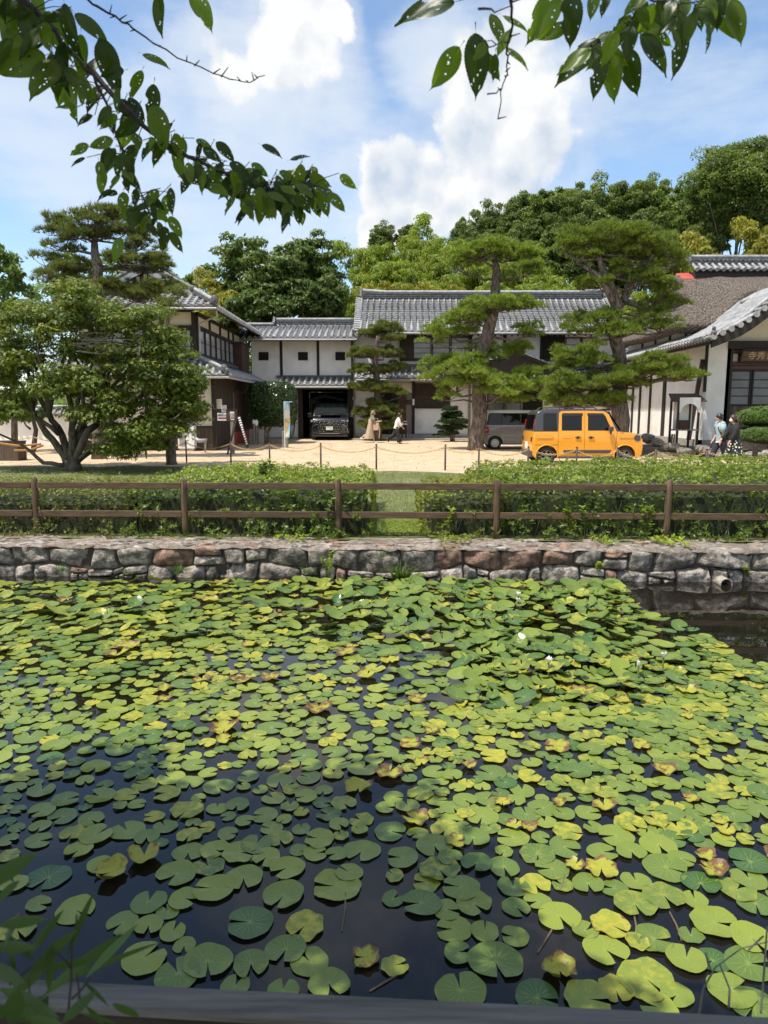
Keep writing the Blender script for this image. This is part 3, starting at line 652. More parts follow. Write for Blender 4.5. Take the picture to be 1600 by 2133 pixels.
# ------------------------------------------------------------------ water lilies
m, t, b, o_ = bsdf('lily_pad')
A = lambda nm: t.n('ShaderNodeAttribute', attribute_name=nm).outputs['Fac']
hue, rad, ang, rnd = A('hue'), A('rad'), A('ang'), A('rnd')
tc = t.n('ShaderNodeTexCoord')
nb = t.noise(tc.outputs['Object'], 22.0, 5, 0.65, t.m('MULTIPLY', rnd, 90.0)); ns = t.noise(tc.outputs['Object'], 90.0, 3, 0.6, t.m('MULTIPLY', rnd, 90.0))
green = t.mix(rnd, (0.055, 0.115, 0.030), (0.230, 0.275, 0.038))
vein = t.m('POWER', t.m('ABSOLUTE', t.m('SINE', t.m('MULTIPLY', ang, 7.5))), 22.0)
green = t.mix(t.m('MULTIPLY', vein, t.ss(rad, 1.0, 0.2, 0.0, 0.55)), green, (0.27, 0.35, 0.10))
green = t.mix(t.ss(rad, 0.22, 0.0, 0.0, 0.55), green, (0.27, 0.33, 0.07))
yel = t.mix(t.ss(nb.outputs[0], 0.35, 0.65), (0.28, 0.31, 0.035), (0.41, 0.36, 0.040))
amt = t.m('ADD', t.m('MULTIPLY', hue, 1.35), t.m('MULTIPLY', t.m('SUBTRACT', nb.outputs[0], 0.5), 1.6))
amt = t.ss(amt, 0.30, 0.95)
col = t.mix(t.m('MULTIPLY', amt, t.ss(hue, 0.05, 0.5)), green, yel)
spots = t.m('MULTIPLY', t.ss(ns.outputs[0], 0.60, 0.72), t.ss(hue, 0.15, 0.6, 0.0, 0.55))
col = t.mix(spots, col, (0.16, 0.09, 0.03))
br = t.m('ADD', t.m('ADD', t.m('MULTIPLY', hue, 1.1), t.m('MULTIPLY', t.m('SUBTRACT', nb.outputs[0], 0.5), 1.8)), t.m('MULTIPLY', t.m('POWER', rad, 4.0), 0.35))
col = t.mix(t.ss(br, 0.98, 1.25), col, (0.15, 0.075, 0.03))
t.put(b.inputs['Base Color'], col); t.put(b.inputs['Roughness'], t.ss(hue, 0.2, 0.9, 0.20, 0.5)); b.inputs['Specular IOR Level'].default_value = 0.46
bp = t.n('ShaderNodeBump'); bp.inputs['Strength'].default_value = 0.35; bp.inputs['Distance'].default_value = 0.004
t.put(bp.inputs['Height'], t.m('ADD', nb.outputs[0], t.m('MULTIPLY', vein, -0.25))); t.L.new(bp.outputs[0], b.inputs['Normal'])
tr = t.n('ShaderNodeBsdfTranslucent'); t.put(tr.inputs[0], col); mx = t.n('ShaderNodeMixShader'); mx.inputs[0].default_value = 0.12
t.L.new(b.outputs[0], mx.inputs[1]); t.L.new(tr.outputs[0], mx.inputs[2]); t.L.new(mx.outputs[0], o_.inputs[0])
MAT['pad'] = m
prg = R(101)
NS = 26; RINGS = [0.0, 0.34, 0.68, 0.9, 1.0]
def pad_geo(r, notch, half, cup, curl, tiltx, tilty, wav, asp, seed, fold=0.0):
    """verts (centred, z up), per-vertex rad and ang"""
    rg = random.Random(seed); V = []; rad = []; an = []
    ph = [rg.random()*6.28 for _ in range(4)]
    for R_ in RINGS:
        for k in range(NS+1):
            f = k/NS; a = notch+half*(0.35+0.65*min(1, R_*1.2))+(2*math.pi-2*half*(0.35+0.65*min(1, R_*1.2)))*f
            e = 1+0.035*math.sin(2*a+ph[0])+0.025*math.sin(3*a+ph[1])+wav*0.05*math.sin(7*a+ph[2])
            lobe = 1-0.10*(max(0, 1-min(f, 1-f)/0.07))*R_          # rounded notch lips
            rr = R_*r*e*lobe
            x = math.cos(a)*rr*asp; y = math.sin(a)*rr
            z = cup*r*R_**2+wav*0.05*r*R_**2*math.sin(5*a+ph[3])+(curl*r*max(0, R_-0.68)/0.32*(0.6+0.4*math.sin(2*a+ph[1])) if curl else 0)
            z += r*0.012*math.sin(3*a+ph[2])*R_
            if fold: z += fold*abs(x)*(1 if x > 0 else 0.2)
            z += tiltx*x+tilty*y
            V.append((x, y, z)); rad.append(R_); an.append(a)
    return V, rad, an
PF = []
for j in range(len(RINGS)-1):
    for k in range(NS):
        i = j*(NS+1)+k; PF.append((i, i+1, i+NS+2, i+NS+1))
pads = []          # x, y, z, r, notch, cup, curl, tilt, hue, rnd, wav, kind
def hero(px, py, wpx, notch=None, kind='g', z=0.0):
    p = gp(px, py, WATER+0.012); t_ = (p.y)/ray(px, py).y
    r = wpx/2*t_/FPX
    no = prg.uniform(0, 6.28) if notch is None else math.radians(-notch)
    pads.append(dict(x=p.x, y=p.y, r=r, notch=no, kind=kind, hero=True, px=px, py=py))
H5 = '35,58,85,,g;300,28,100,90,e;327,100,110,110,g;530,15,140,,g;612,45,110,,g;415,160,110,-20,g;460,195,140,,b;600,130,140,,b;200,210,170,100,g;162,322,100,10,g;315,345,175,,g;70,430,150,,e;735,195,165,120,g;870,165,130,,y;785,105,130,80,g;895,95,130,20,g;1000,110,150,,y;1070,75,140,,g;1165,50,110,,y;1110,130,130,,g;1015,215,160,80,g;890,260,170,180,g;1195,175,150,140,g;1180,285,175,110,g;1330,50,130,,y;1315,110,110,,g;1245,95,80,,g;1400,115,90,,g;1505,100,150,110,g;1455,190,110,,g;1400,245,200,180,y;620,315,150,-95,g;770,300,140,20,g;700,350,100,,g;510,400,140,,g;620,410,120,80,g;1040,400,200,180,g;1270,415,170,120,e;720,435,120,-80,g;768,490,100,80,g;600,545,195,-50,g;865,560,200,75,g;1045,570,160,75,g;1190,510,165,100,g;1290,560,170,-130,g;740,610,200,,g;980,660,130,-80,g;1370,655,170,70,g;1520,550,120,,c;60,240,110,,g;40,120,90,,e;1180,680,140,,g'
H6 = '75,130,150,180,g;210,80,150,80,g;275,130,100,,g;230,180,165,,e;175,230,130,180,e;385,155,130,,g;500,170,140,85,g;320,255,160,,g;155,320,165,170,g;260,345,130,,g;375,320,150,,y;540,250,130,,g;550,335,120,60,g;640,310,110,,g;730,375,170,75,g;290,425,150,180,g;420,435,130,-80,g;545,455,120,190,g;310,525,130,-10,g;465,560,215,85,g;320,680,200,-95,g;640,710,200,,g;630,240,130,,e;743,240,95,,y;700,175,140,180,g;755,85,150,30,g;640,115,145,100,y;535,45,130,,g;910,105,120,0,g;965,40,150,,g;1030,105,120,90,g;1145,80,150,85,g;1175,170,180,30,g;1240,135,110,,g;905,180,140,,c;1370,190,110,,c;1050,225,120,-90,g;960,255,110,,g;1320,235,150,110,g;1165,290,170,80,y;1045,325,160,85,y;1295,305,110,-80,g;1470,260,160,,y;1525,145,170,,g;1520,215,150,,g;840,430,110,,g;945,410,165,40,e;925,515,180,60,g;1125,465,175,10,y;1055,480,100,,e;1380,400,200,20,y;1280,450,100,,y;1550,320,150,,g;1530,465,180,80,g;1260,550,160,,g;1370,555,140,,g;1095,635,240,60,y;965,675,150,90,e;1220,700,130,,g;850,720,200,,y;1140,750,160,,g;730,610,135,,b;1450,680,200,,g;1540,740,190,,g;1520,570,190,,g;45,580,110,,e'
for src, ox in ((H5, 0), (H6, 800)):
    for it in src.split(';'):
        a = it.split(','); hero(ox+float(a[0])/2, 1720+float(a[1])/2, float(a[2])/2, float(a[3]) if a[3] else None, a[4])
def density(px, py):
    if py < 1222 and px > 880: return 0
    if py < 1213: return 0
    bx = [(1212, 1290), (1250, 1310), (1300, 1380), (1330, 1480), (1385, 1560), (1405, 1900)]     # open brown water at the right
    lim = 2000
    for (y0, x0), (y1, x1) in zip(bx[:-1], bx[1:]):
        if y0 <= py < y1: lim = x0+(x1-x0)*(py-y0)/(y1-y0)
    if px > lim: return 0
    n_ = noise.noise(Vector((px*0.006, py*0.011, 3)))
    if py < 1360:
        d = (0.97 if px > 820 else 0.84) if n_ > -0.25 else 0.42
        if 1230 < py < 1262 and 400 < px < 560: d *= 0.35
        return d
    if py < 1500:
        d = 0.62+0.5*n_
        if 560 < px < 880 and 1372 < py < 1440: d *= 0.30
        if px > 950: d = 0.93
        return d
    if py < 1760:
        return (0.72 if px > 900 else (0.50 if py < 1570 else 0.28) if px > 330 else (0.68 if py < 1560 else 0.22))+0.40*n_
    return 0.0 if px < 800 else 0.18
px_ = np.array([p['x'] for p in pads]); py_ = np.array([p['y'] for p in pads]); pr_ = np.array([p['r'] for p in pads])
XX, YY, RR = list(px_), list(py_), list(pr_)
GRID = {}
def cell(x, y): return (int(math.floor(x/0.3)), int(math.floor(y/0.3)))
for i in range(len(pads)): GRID.setdefault(cell(XX[i], YY[i]), []).append(i)
tries = 0
while tries < 110000 and len(pads) < 2900:
    tries += 1
    # sample evenly in world space over the pond seen in the frame
    y = 3.0+6.15*prg.random(); x = (prg.random()*2-1)*(0.62*y+0.5)
    if y > wally(x)-0.16: continue
    # photo position of the point
    dz = WATER-CAMZ; yc = y*cp-dz*sp_; zc = y*sp_+dz*cp; px = 800+FPX*x/yc; py = 1066.5-FPX*zc/yc
    if px < -120 or px > 1720 or py > 1990: continue
    dn = density(px, py)
    if dn <= 0 or prg.random() > dn: continue
    base = 0.098 if y > 6.3 else (0.084 if y > 4.6 else 0.078)
    r = base*(0.55+0.68*prg.random()**0.8)
    k = 0.62 if dn > 0.9 else (0.74 if dn > 0.65 else 0.85)
    cx, cy = cell(x, y); ok = True
    for i in range(cx-1, cx+2):
        for j in range(cy-1, cy+2):
            for q in GRID.get((i, j), ()):
                if (XX[q]-x)**2+(YY[q]-y)**2 < (k*(RR[q]+r))**2: ok = False; break
            if not ok: break
        if not ok: break
    if not ok: continue
    v = prg.random(); yz = 0.5+0.5*noise.noise(Vector((x*0.8, y*0.8, 8)))
    kind = 'g'
    pyel = 0.33 if (py > 1380 or px < 700) else 0.12
    if v < 0.042: kind = 'c'
    elif v < 0.042+pyel*(0.35+1.3*yz): kind = 'y' if prg.random() < 0.62 else 'e'
    pads.append(dict(x=x, y=y, r=r, notch=prg.uniform(0, 6.28), kind=kind, hero=False, px=px, py=py))
    XX.append(x); YY.append(y); RR.append(r); GRID.setdefault((cx, cy), []).append(len(pads)-1)
print('pads', len(pads))
order = sorted(range(len(pads)), key=lambda i: pads[i]['y'])
indiv = set(order[:300])
bulkV, bulkF, bulkA = [], [], {k: [] for k in ('hue', 'rad', 'ang', 'rnd')}
def raised(px, py): return math.exp(-((px-1130)/300)**2-((py-1360)/120)**2)+0.75*math.exp(-((px-900)/300)**2-((py-1250)/45)**2)+0.30*(py < 1330)
POND_G = 'lily pads floating on the pond'
for n_, i in enumerate(order):
    p = pads[i]; rg = random.Random(i*7+1); kd = p['kind']; up = raised(p['px'], p['py'])
    cup, curl, tx, ty, wav, z, hue, fold = 0.0, 0.0, rg.gauss(0, .015), rg.gauss(0, .015), 0.35, rg.uniform(0.002, 0.013), 0.0, 0
    rn = min(1, max(0, rg.gauss(0.55, 0.28)))
    if kd == 'g': hue = max(0, rg.gauss(0.07, 0.11)); cup = abs(rg.gauss(0, 0.045))
    elif kd == 'y': hue = rg.uniform(0.22, 0.50)*(0.8 if p['hero'] else 1); wav = 0.7; cup = rg.uniform(0, .08)
    elif kd == 'e': hue = rg.uniform(0.40, 0.64); wav = 1.0; curl = rg.uniform(0, .12)
    elif kd == 'b': hue = 0.74; wav = 1.3; curl = 0.42; cup = .1; z += .01
    elif kd == 'c': hue = rg.uniform(0.78, 1.0); wav = 1.6; curl = rg.uniform(.08, .34); fold = rg.uniform(0, .35); z += .010
    if up > 0.3 and rg.random() < up and kd != 'c':
        z += rg.uniform(0.02, 0.10)*min(1, up); cup = rg.uniform(0.08, 0.30); tx = rg.gauss(0, .20); ty = rg.gauss(0.05, .20); rn *= 0.8
    half = rg.uniform(0.10, 0.34)
    V, rad, an = pad_geo(p['r'], p['notch'], half, cup, curl, tx, ty, wav, rg.uniform(0.9, 1.08), i, fold)
    zmin = min(v[2] for v in V)
    z = max(z, z*0.5+0.003-zmin*0.85)
    if i in indiv:
        col_ = ['at far left', 'left of centre', 'at centre', 'right of centre', 'at far right'][min(4, max(0, int(p['px']/320)))]
        row_ = 'against grey rail' if p['py'] > 1960 else 'near grey rail' if p['py'] > 1820 else 'farther out' if p['py'] > 1700 else 'in mid pond'
        sz_ = 'small' if p['r'] < .078 else 'large' if p['r'] > .098 else 'medium'
        nd = math.degrees(p['notch']) % 360; no_ = ['right', 'away', 'left', 'to viewer'][int(((nd+45) % 360)//90)]
        kn_ = {'b': 'brown rimmed', 'c': 'crumpled brown', 'y': 'yellowing spotted', 'e': 'browning yellow'}.get(kd, 'pale green' if rn > .72 else 'deep green' if rn < .38 else 'green')
        lab = f"{sz_} {kn_} lily pad, notch facing {no_}, {row_} {col_}"
        me = npmesh('lily_pad', V, PF, {'hue': [hue]*len(V), 'rad': rad, 'ang': an, 'rnd': [rn]*len(V)}, smooth=True)
        o = link('lily_pad', me, MAT['pad']); o.location = (p['x'], p['y'], WATER+z); tag(o, lab, 'lily pad', POND_G)
    else:
        b0 = len(bulkV); bulkV += [(v[0]+p['x'], v[1]+p['y'], v[2]+WATER+z) for v in V]; bulkF += [tuple(q+b0 for q in f) for f in PF]
        bulkA['hue'] += [hue]*len(V); bulkA['rad'] += rad; bulkA['ang'] += an; bulkA['rnd'] += [rn]*len(V)
tag(link('lily_pads', npmesh('lily_pads', bulkV, bulkF, bulkA, smooth=True), MAT['pad']), kind='stuff')
# flowers
MAT['petal'] = pm('white_petal', (0.86, 0.85, 0.80), rough=0.5); MAT['stamen'] = pm('yellow_stamen', (0.75, 0.5, 0.05), rough=0.6)
def lily(px, py, r, opening, label):
    p = gp(px, py+6, WATER+0.13); root = T('water_lily', label, 'water lily', p, 'white water lilies'); rg = R(int(px))
    for k in range(14):
        a = k*2.4; e = opening*(0.55+0.45*(k/14)); L = r*(0.85+0.3*rg.random())
        V = []
        for j, (f, w) in enumerate(((0, .10), (.35, .30), (.7, .26), (1, .02))):
            rr = L*math.sin(e)*f; zz = L*math.cos(e)*f+0.15*L*f*f
            for s in (-1, 1): V.append((math.cos(a)*rr-math.sin(a)*w*L*s, math.sin(a)*rr+math.cos(a)*w*L*s, zz))
        link('petal', npmesh('petal', V, [[0, 1, 3, 2], [2, 3, 5, 4], [4, 5, 7, 6]], smooth=True), MAT['petal'], root)
    mb = MB(); mb.ball(Vector(p)+Vector((0, 0, r*.3)), (r*.22, r*.22, r*.3), 8, 6); mb.build('stamens', MAT['stamen'], root)
    mb = MB(); mb.tube([Vector(p)+Vector((0, 0, -.15)), Vector(p)+Vector((0, 0, 0.01))], 0.008, 6); mb.build('stalk', MAT['culm'], root)
lily(1143, 1375, 0.050, 0.75, 'open white water lily nearest the middle of the raised pads')
lily(1382, 1365, 0.050, 0.70, 'open white water lily closest to the brown open water')
lily(1330, 1382, 0.040, 0.35, 'half closed white water lily just left of the rightmost flower')
lily(1080, 1236, 0.046, 0.8, 'white water lily near the far wall, upper one of a pair')
lily(1079, 1248, 0.042, 0.7, 'white water lily near the far wall, lower one of a pair')
# stalks lying on the water
rg = random.Random(9)
sm = pm('dead_stalk', (0.16, 0.115, 0.06), (0.10, 0.07, 0.035), 8, 0.7)
for k, (px, py, dx, dy) in enumerate([(1120, 1985, 45, -75), (770, 2065, 60, -35), (1320, 1900, 6, 60), (1395, 1900, 25, 60), (720, 1860, -8, 80), (1170, 1850, 6, -40), (560, 1640, 40, 30), (1050, 1640, -40, 30)]):
    a = gp(px, py, WATER+.003); b_ = gp(px+dx, py+dy, WATER+.003); mb = MB(); mb.tube([a, (a+b_)/2+Vector((.006, .004, .002)), b_], [0.004, 0.0045, 0.003], 6)
    o = mb.build('dead_stalk', sm); tag(o, 'thin brown dead lily stalk lying on the dark water', 'plant stalk', 'dead stalks on the water')
# ------------------------------------------------------------------ near rail and the foreground weeds
MAT['nearrail'] = pm('grey_rail_wood', (0.075, 0.070, 0.062), (0.165, 0.155, 0.138), 3.5, 0.8, 0.5, 30, stretch=(1.0, 16, 16), c3=(0.12, 0.115, 0.11), s3=1.2, bdist=0.006, lo=0.3, hi=0.7)
MAT['stained'] = pm('dark_stained_rail', (0.020, 0.014, 0.010), (0.035, 0.025, 0.018), 3.5, 0.85, 0.5, 30, stretch=(1.0, 16, 16), bdist=0.004)
nf = T('near_fence', 'weathered grey wooden rail fence crossing the bottom of the view on the near bank', 'fence', (0, 0.95, 0))
za = 0.74
a = gp(0, 2035, za); b_ = gp(1600, 2117, za); d = (b_-a).normalized()
wd = 0.052
def railbar(mb, zt, h, w, back=0.0): mb.bar(a-d*1.6+Vector((0, -wd/2+back, zt-h/2-za)), b_+d*1.6+Vector((0, -wd/2+back, zt-h/2-za)), w, h)
mb = MB(); railbar(mb, za, 0.016, wd); mb.build('rail_cap', MAT['nearrail'], nf, bevel=0.004, seg=2)
mb = MB(); railbar(mb, za-0.0165, 0.14, wd-.016); mb.build('fence_rail', MAT['stained'], nf, bevel=0.006, seg=2)
mb = MB(); railbar(mb, 0.30, 0.12, wd-.016); mb.build('fence_rail', MAT['stained'], nf, bevel=0.006, seg=2)
for s in (-0.75, (b_-a).length+0.7):
    q = a+d*s; mb = MB(); mb.tube([(q.x, q.y-.09, -.3), (q.x, q.y-.09, 0.79)], 0.05, 14); mb.build('fence_post', MAT['postwood'], nf, smooth=True)
def blade(VV, FF, TT, p0, dirv, side, L, w, droop, tt):
    i0 = len(VV); p0 = np.array(p0); dirv = nrm(np.array(dirv, float)); side = nrm(np.array(side, float)); nrmv = np.cross(dirv, side)
    prof = [0.12, 0.75, 1.0, 0.92, 0.62, 0.03]
    for j, pw in enumerate(prof):
        f = j/5; p = p0+dirv*L*f+np.array([0, 0, -1])*droop*L*f*f
        VV += [p+side*w*.5*pw, p-nrmv*w*0.10*pw, p-side*w*.5*pw]; TT += [tt]*3
        if j: FF += [[i0+3*j-3, i0+3*j-2, i0+3*j+1, i0+3*j], [i0+3*j-2, i0+3*j-1, i0+3*j+2, i0+3*j+1]]
sw = T('bamboo_grass', 'blurred clump of bamboo grass and weeds over the rail at the bottom left corner', 'plant', gp(90, 2133, 0.2)); off = Vector(sw.location)
VV, FF, TT = [], [], []
def scr(px, py, Y): return at(px, py, Y)
for (x0, y0, x1, y1, Y, w, tt) in [(-30, 1850, 75, 1768, .80, .030, .1), (140, 1990, 195, 1845, .84, .013, .2), (180, 2035, 285, 1920, .80, .016, .9), (60, 2030, 160, 1925, .82, .022, .35), (90, 2075, 250, 1935, .86, .022, .3), (-20, 1975, 75, 1965, .78, .020, .0), (20, 2080, 110, 1990, .8, .024, .4), (-30, 2010, 50, 2040, .78, .024, .2), (120, 2050, 330, 1950, .9, .012, .2), (0, 2060, 120, 2110, .74, .026, .1), (100, 2075, 65, 2140, .74, .022, .3), (30, 2060, 20, 1920, .8, .02, .2), (0, 1930, 95, 1905, .76, .02, .1), (60, 1990, 130, 1890, .84, .016, .25), (200, 2000, 250, 1955, .86, .012, .6), (20, 2133, 40, 2050, .7, .03, .1), (120, 2133, 30, 2095, .72, .026, .2), (240, 2133, 170, 2105, .74, .024, .3), (90, 2020, 230, 1985, .8, .018, .3), (-10, 1880, 40, 1830, .8, .016, .1), (170, 2040, 225, 2090, .8, .016, .4), (235, 2090, 290, 2115, .78, .022, .5), (180, 2095, 215, 2130, .76, .018, .3), (-20, 2090, 60, 2125, .74, .024, .2), (40, 2100, 140, 2140, .72, .022, .2), (40, 1900, 10, 1965, .78, .02, .1), (70, 2000, 10, 1940, .8, .018, .15), (110, 1960, 100, 2060, .8, .018, .3), (-10, 2120, 90, 2070, .76, .02, .3), (130, 2130, 200, 2060, .78, .02, .1)]:
    p0 = scr(x0, y0, Y); p1 = scr(x1, y1, Y+random.Random(int(x0*3+y1)).uniform(-.05, .08)); dv = p1-p0; rr = random.Random(int(x1+y0)); s = dv.cross(Vector((rr.uniform(-.5, .5), -1, rr.uniform(.0, .7)))).normalized()
    blade(VV, FF, TT, p0-off, dv, s, dv.length*1.03, w*.68, 0.06, tt)
link('leaves', npmesh('leaves', np.array(VV), FF, {'tint': TT}, smooth=True), MAT['sasa'], sw)
mb = MB()
for (x0, y0, x1, y1, Y) in [(140, 2133, 150, 1960, .8), (150, 1960, 160, 1905, .8), (150, 2020, 120, 1985, .8), (60, 2133, 60, 2040, .8), (165, 2110, 160, 2030, .8), (20, 2050, 90, 1990, .78), (150, 2080, 190, 2035, .8)]:
    mb = MB(); mb.tube([scr(x0, y0, Y), scr((x0+x1)/2+3, (y0+y1)/2, Y), scr(x1, y1, Y)], [0.0016, 0.0014, 0.001], 5); mb.build('stem', MAT['twig'], sw)
tw = T('dry_twig', 'thin bare grey weed stems standing before the water at the bottom right corner', 'plant', at(1480, 2133, 1.2))
GS = pm('grey_stem', (0.10, 0.10, 0.07), (0.16, 0.15, 0.11), 20, 0.8)
for pts in ([(1455, 2120), (1465, 2060), (1490, 2015), (1545, 1975), (1600, 1962)], [(1480, 2020), (1470, 1985)], [(1585, 2110), (1592, 2020), (1598, 1930)], [(1518, 2100), (1520, 2060), (1500, 2010)], [(1560, 1978), (1590, 1950)]):
    mb = MB(); mb.tube([at(x, y, 1.15+0.0008*(2133-y)) for x, y in pts], [0.0022, 0.002, 0.0016, 0.0013, 0.001][:len(pts)], 6); mb.build('stem', GS, tw)
# ------------------------------------------------------------------ tiled roofs
ROWC = {}
def row_mesh(L, r):
    key = (round(L*25)/25, r)
    if key in ROWC: return ROWC[key]
    L = max(0.12, key[0]); seg = 0.30; n = max(1, int(round(L/seg))); sl = L/n; k = 8; V = []; F = []
    for i in range(n):
        for (f, rr) in ((0.0, r*1.06), (1.0, r*0.93)):
            for q in range(k+1):
                a = math.pi*q/k; V.append((rr*math.cos(a), sl*(i+f)+(0.02 if f else 0), rr*math.sin(a)*0.95))
        b = i*2*(k+1)
        for q in range(k): F.append((b+q, b+q+1, b+k+1+q+1, b+k+1+q))
        c = len(V); V.append((0, sl*i, 0))
        for q in range(k): F.append((b+q+1, b+q, c))
    # eave disc
    c = len(V); m_ = 14; rd = r*1.22
    for yy in (-0.03, 0.02):
        for q in range(m_): V.append((rd*math.cos(2*math.pi*q/m_), yy, rd*math.sin(2*math.pi*q/m_)*1.0+0.01))
    F.append(tuple(c+q for q in range(m_)))
    for q in range(m_): F.append((c+q, c+m_+q, c+m_+(q+1) % m_, c+(q+1) % m_))
    me = bpy.data.meshes.new('tile_row'); me.from_pydata(V, [], F); me.update(); me.materials.append(MAT['tile']); ROWC[key] = me
    return me
def span(poly, ax, val):
    lo, hi = 1e9, -1e9
    for (p, q) in zip(poly, poly[1:]+poly[:1]):
        a, b_ = p[ax], q[ax]
        if (a-val)*(b_-val) <= 0 and a != b_:
            f = (val-a)/(b_-a); o_ = p[1-ax]+(q[1-ax]-p[1-ax])*f; lo = min(lo, o_); hi = max(hi, o_)
    return lo, hi
def tile_roof(root, E0, E1, upv, length=None, poly=None, sp=0.30, r=0.078, deck=0.13, name='tile_row', lift=0.02):
    E0 = Vector(E0); E1 = Vector(E1); e = (E1-E0).normalized(); Wd = (E1-E0).length; up = Vector(upv).normalized()
    n = e.cross(up).normalized()
    if n.z < 0: n = -n
    if poly is None: poly = [(0, 0), (Wd, 0), (Wd, length), (0, length)]
    mt = Matrix(((e.x, up.x, n.x, 0), (e.y, up.y, n.y, 0), (e.z, up.z, n.z, 0), (0, 0, 0, 1)))
    cnt = max(1, int(round(Wd/sp))); step = Wd/cnt
    for i in range(cnt+1):
        s = min(Wd-0.001, max(0.001, i*step)); lo, hi = span(poly, 0, s)
        if hi-lo < 0.2: continue
        p = E0+e*s+up*lo+n*lift
        link(name, row_mesh(hi-lo, r), None, root, Matrix.Translation(p) @ mt)
    # pan tiles: stepped courses
    V = []; F = []; top = max(p[1] for p in poly); v = min(p[1] for p in poly); cs = 0.26
    while v < top-0.01:
        v1 = min(top, v+cs); a0, a1 = span(poly, 1, v+0.001); b0, b1 = span(poly, 1, v1-0.001)
        if a1 > a0 and b1 > b0:
            i = len(V)
            for (s, vv, h) in ((a0, v, 0.0), (a0, v, 0.034), (b0, v1, 0.008), (a1, v, 0.0), (a1, v, 0.034), (b1, v1, 0.008)):
                V.append(tuple(E0+e*s+up*vv+n*h-Vector(root_of(root).location)))
            F += [(i, i+3, i+4, i+1), (i+1, i+4, i+5, i+2)]
        v = v1
    me = bpy.data.meshes.new('pan_tiles'); me.from_pydata(V, [], F); me.update(); link('pan_tiles', me, MAT['pan'], root)
    mb = MB(); mb.prism([E0+e*s+up*v-n*0.012 for s, v in poly], -n*deck); mb.build('roof_deck', MAT['blackwood'], root)
    return e, up, n
def ridge(root, A, B, h=0.32, w=0.26, layers=5, cap=0.09, horn=0.0, ends=True):
    A = Vector(A); B = Vector(B); z = Vector((0, 0, 1))
    mb = MB(); lh = h/layers
    for k in range(layers):
        ww = w*(1.0 if k % 2 == 0 else 0.86); mb.bar(A+z*(lh*(k+0.5)), B+z*(lh*(k+0.5)), ww, lh*0.9)
    mb.build('ridge_courses', MAT['ridge'], root)
    n = 11; pts = []
    for i in range(n):
        f = i/(n-1); p = A+(B-A)*f+z*(h+0.02); 
        if horn: p += z*horn*max(0, (abs(f-0.5)-0.42)/0.08)**2
        pts.append(p)
    mb = MB(); mb.tube(pts, cap, 10); mb.build('ridge_cap', MAT['tile'], root, smooth=True)
    if ends:
        d = (B-A).normalized()
        for P, s in ((A, -1), (B, 1)):
            x = d*s; y = d.cross(z); mb = MB(); q = P+x*0.06
            prof = [(-.22, -.12), (.22, -.12), (.26, .1), (.16, h*.9), (.07, h+.16), (-.07, h+.16), (-.16, h*.9), (-.26, .1)]
            mb.prism([q+y*a+z*b_ for a, b_ in prof], x*0.12)
            mb.ball(q+z*(h*.45)+x*.12, 0.09, 8, 6)
            if horn: mb.tube([q+z*h, q+z*(h+.14)+x*.16, q+z*(h+.32)+x*.22], [.09, .06, .02], 8)
            mb.build('ridge_end_tile', MAT['ridge'], root)
def panes(root, P, u0, u1, v0, v1, nx, ny, mat, fr=0.05, mun=0.022, d=0.0, frame_mat='blackwood', name='window', gap=True):
    """window part with sub-parts: frame bars, one pane object per light"""
    mb = MB()
    mb.wbox(P, u0, u0+fr, v0, v1, d, d+.06); mb.wbox(P, u1-fr, u1, v0, v1, d, d+.06); mb.wbox(P, u0+fr, u1-fr, v0, v0+fr, d, d+.058); mb.wbox(P, u0+fr, u1-fr, v1-fr, v1, d, d+.058)
    iw = (u1-u0-2*fr)/nx; ih = (v1-v0-2*fr)/ny
    for i in range(1, nx): mb.wbox(P, u0+fr+iw*i-mun/2, u0+fr+iw*i+mun/2, v0+fr, v1-fr, d, d+.045)
    for j in range(1, ny): mb.wbox(P, u0+fr, u1-fr, v0+fr+ih*j-mun/2, v0+fr+ih*j+mun/2, d, d+.04)
    w = mb.build(name, MAT[frame_mat], root)
    for i in range(nx):
        for j in range(ny):
            m2 = MB(); m2.wbox(P, u0+fr+iw*i, u0+fr+iw*(i+1), v0+fr+ih*j, v0+fr+ih*(j+1), d+.004, d+.016); m2.build('pane', mat, w)
    return w
X_ = Vector((1, 0, 0)); Y_ = Vector((0, 1, 0)); Z_ = Vector((0, 0, 1))
def part(root, name, mat, P, *boxes):
    mb = MB()
    for b_ in boxes: mb.wbox(P, *b_)
    return mb.build(name, MAT[mat] if isinstance(mat, str) else mat, root)

# ------------------------------------------------------------------ main building (gatehouse range)
YF = 39.5; PF_ = (Vector((0, YF, 0)), X_, -Y_)
U = lambda px: fx(px, YF); Vz = lambda py: fz(py, YF)
GZ = gz(39)
mainb = T('main_building', 'long two storey white plastered temple building with a grey tiled roof behind the clipped pines', 'building', (5.2, YF, GZ))
xl, xr = U(740), 12.6
zw = Vz(690)
part(mainb, 'wall', 'plaster', PF_, (xl, xr, GZ+0.2, zw, -0.30, 0.0))
part(mainb, 'side_wall', 'plaster', PF_, (xl, xl+.25, GZ, zw, -6.0, -0.32), (xr-.25, xr, GZ, zw, -6.0, -0.32))
part(mainb, 'plinth', 'granite', PF_, (xl-.1, xr+.1, 0.0, GZ+0.2, -0.4, 0.25))
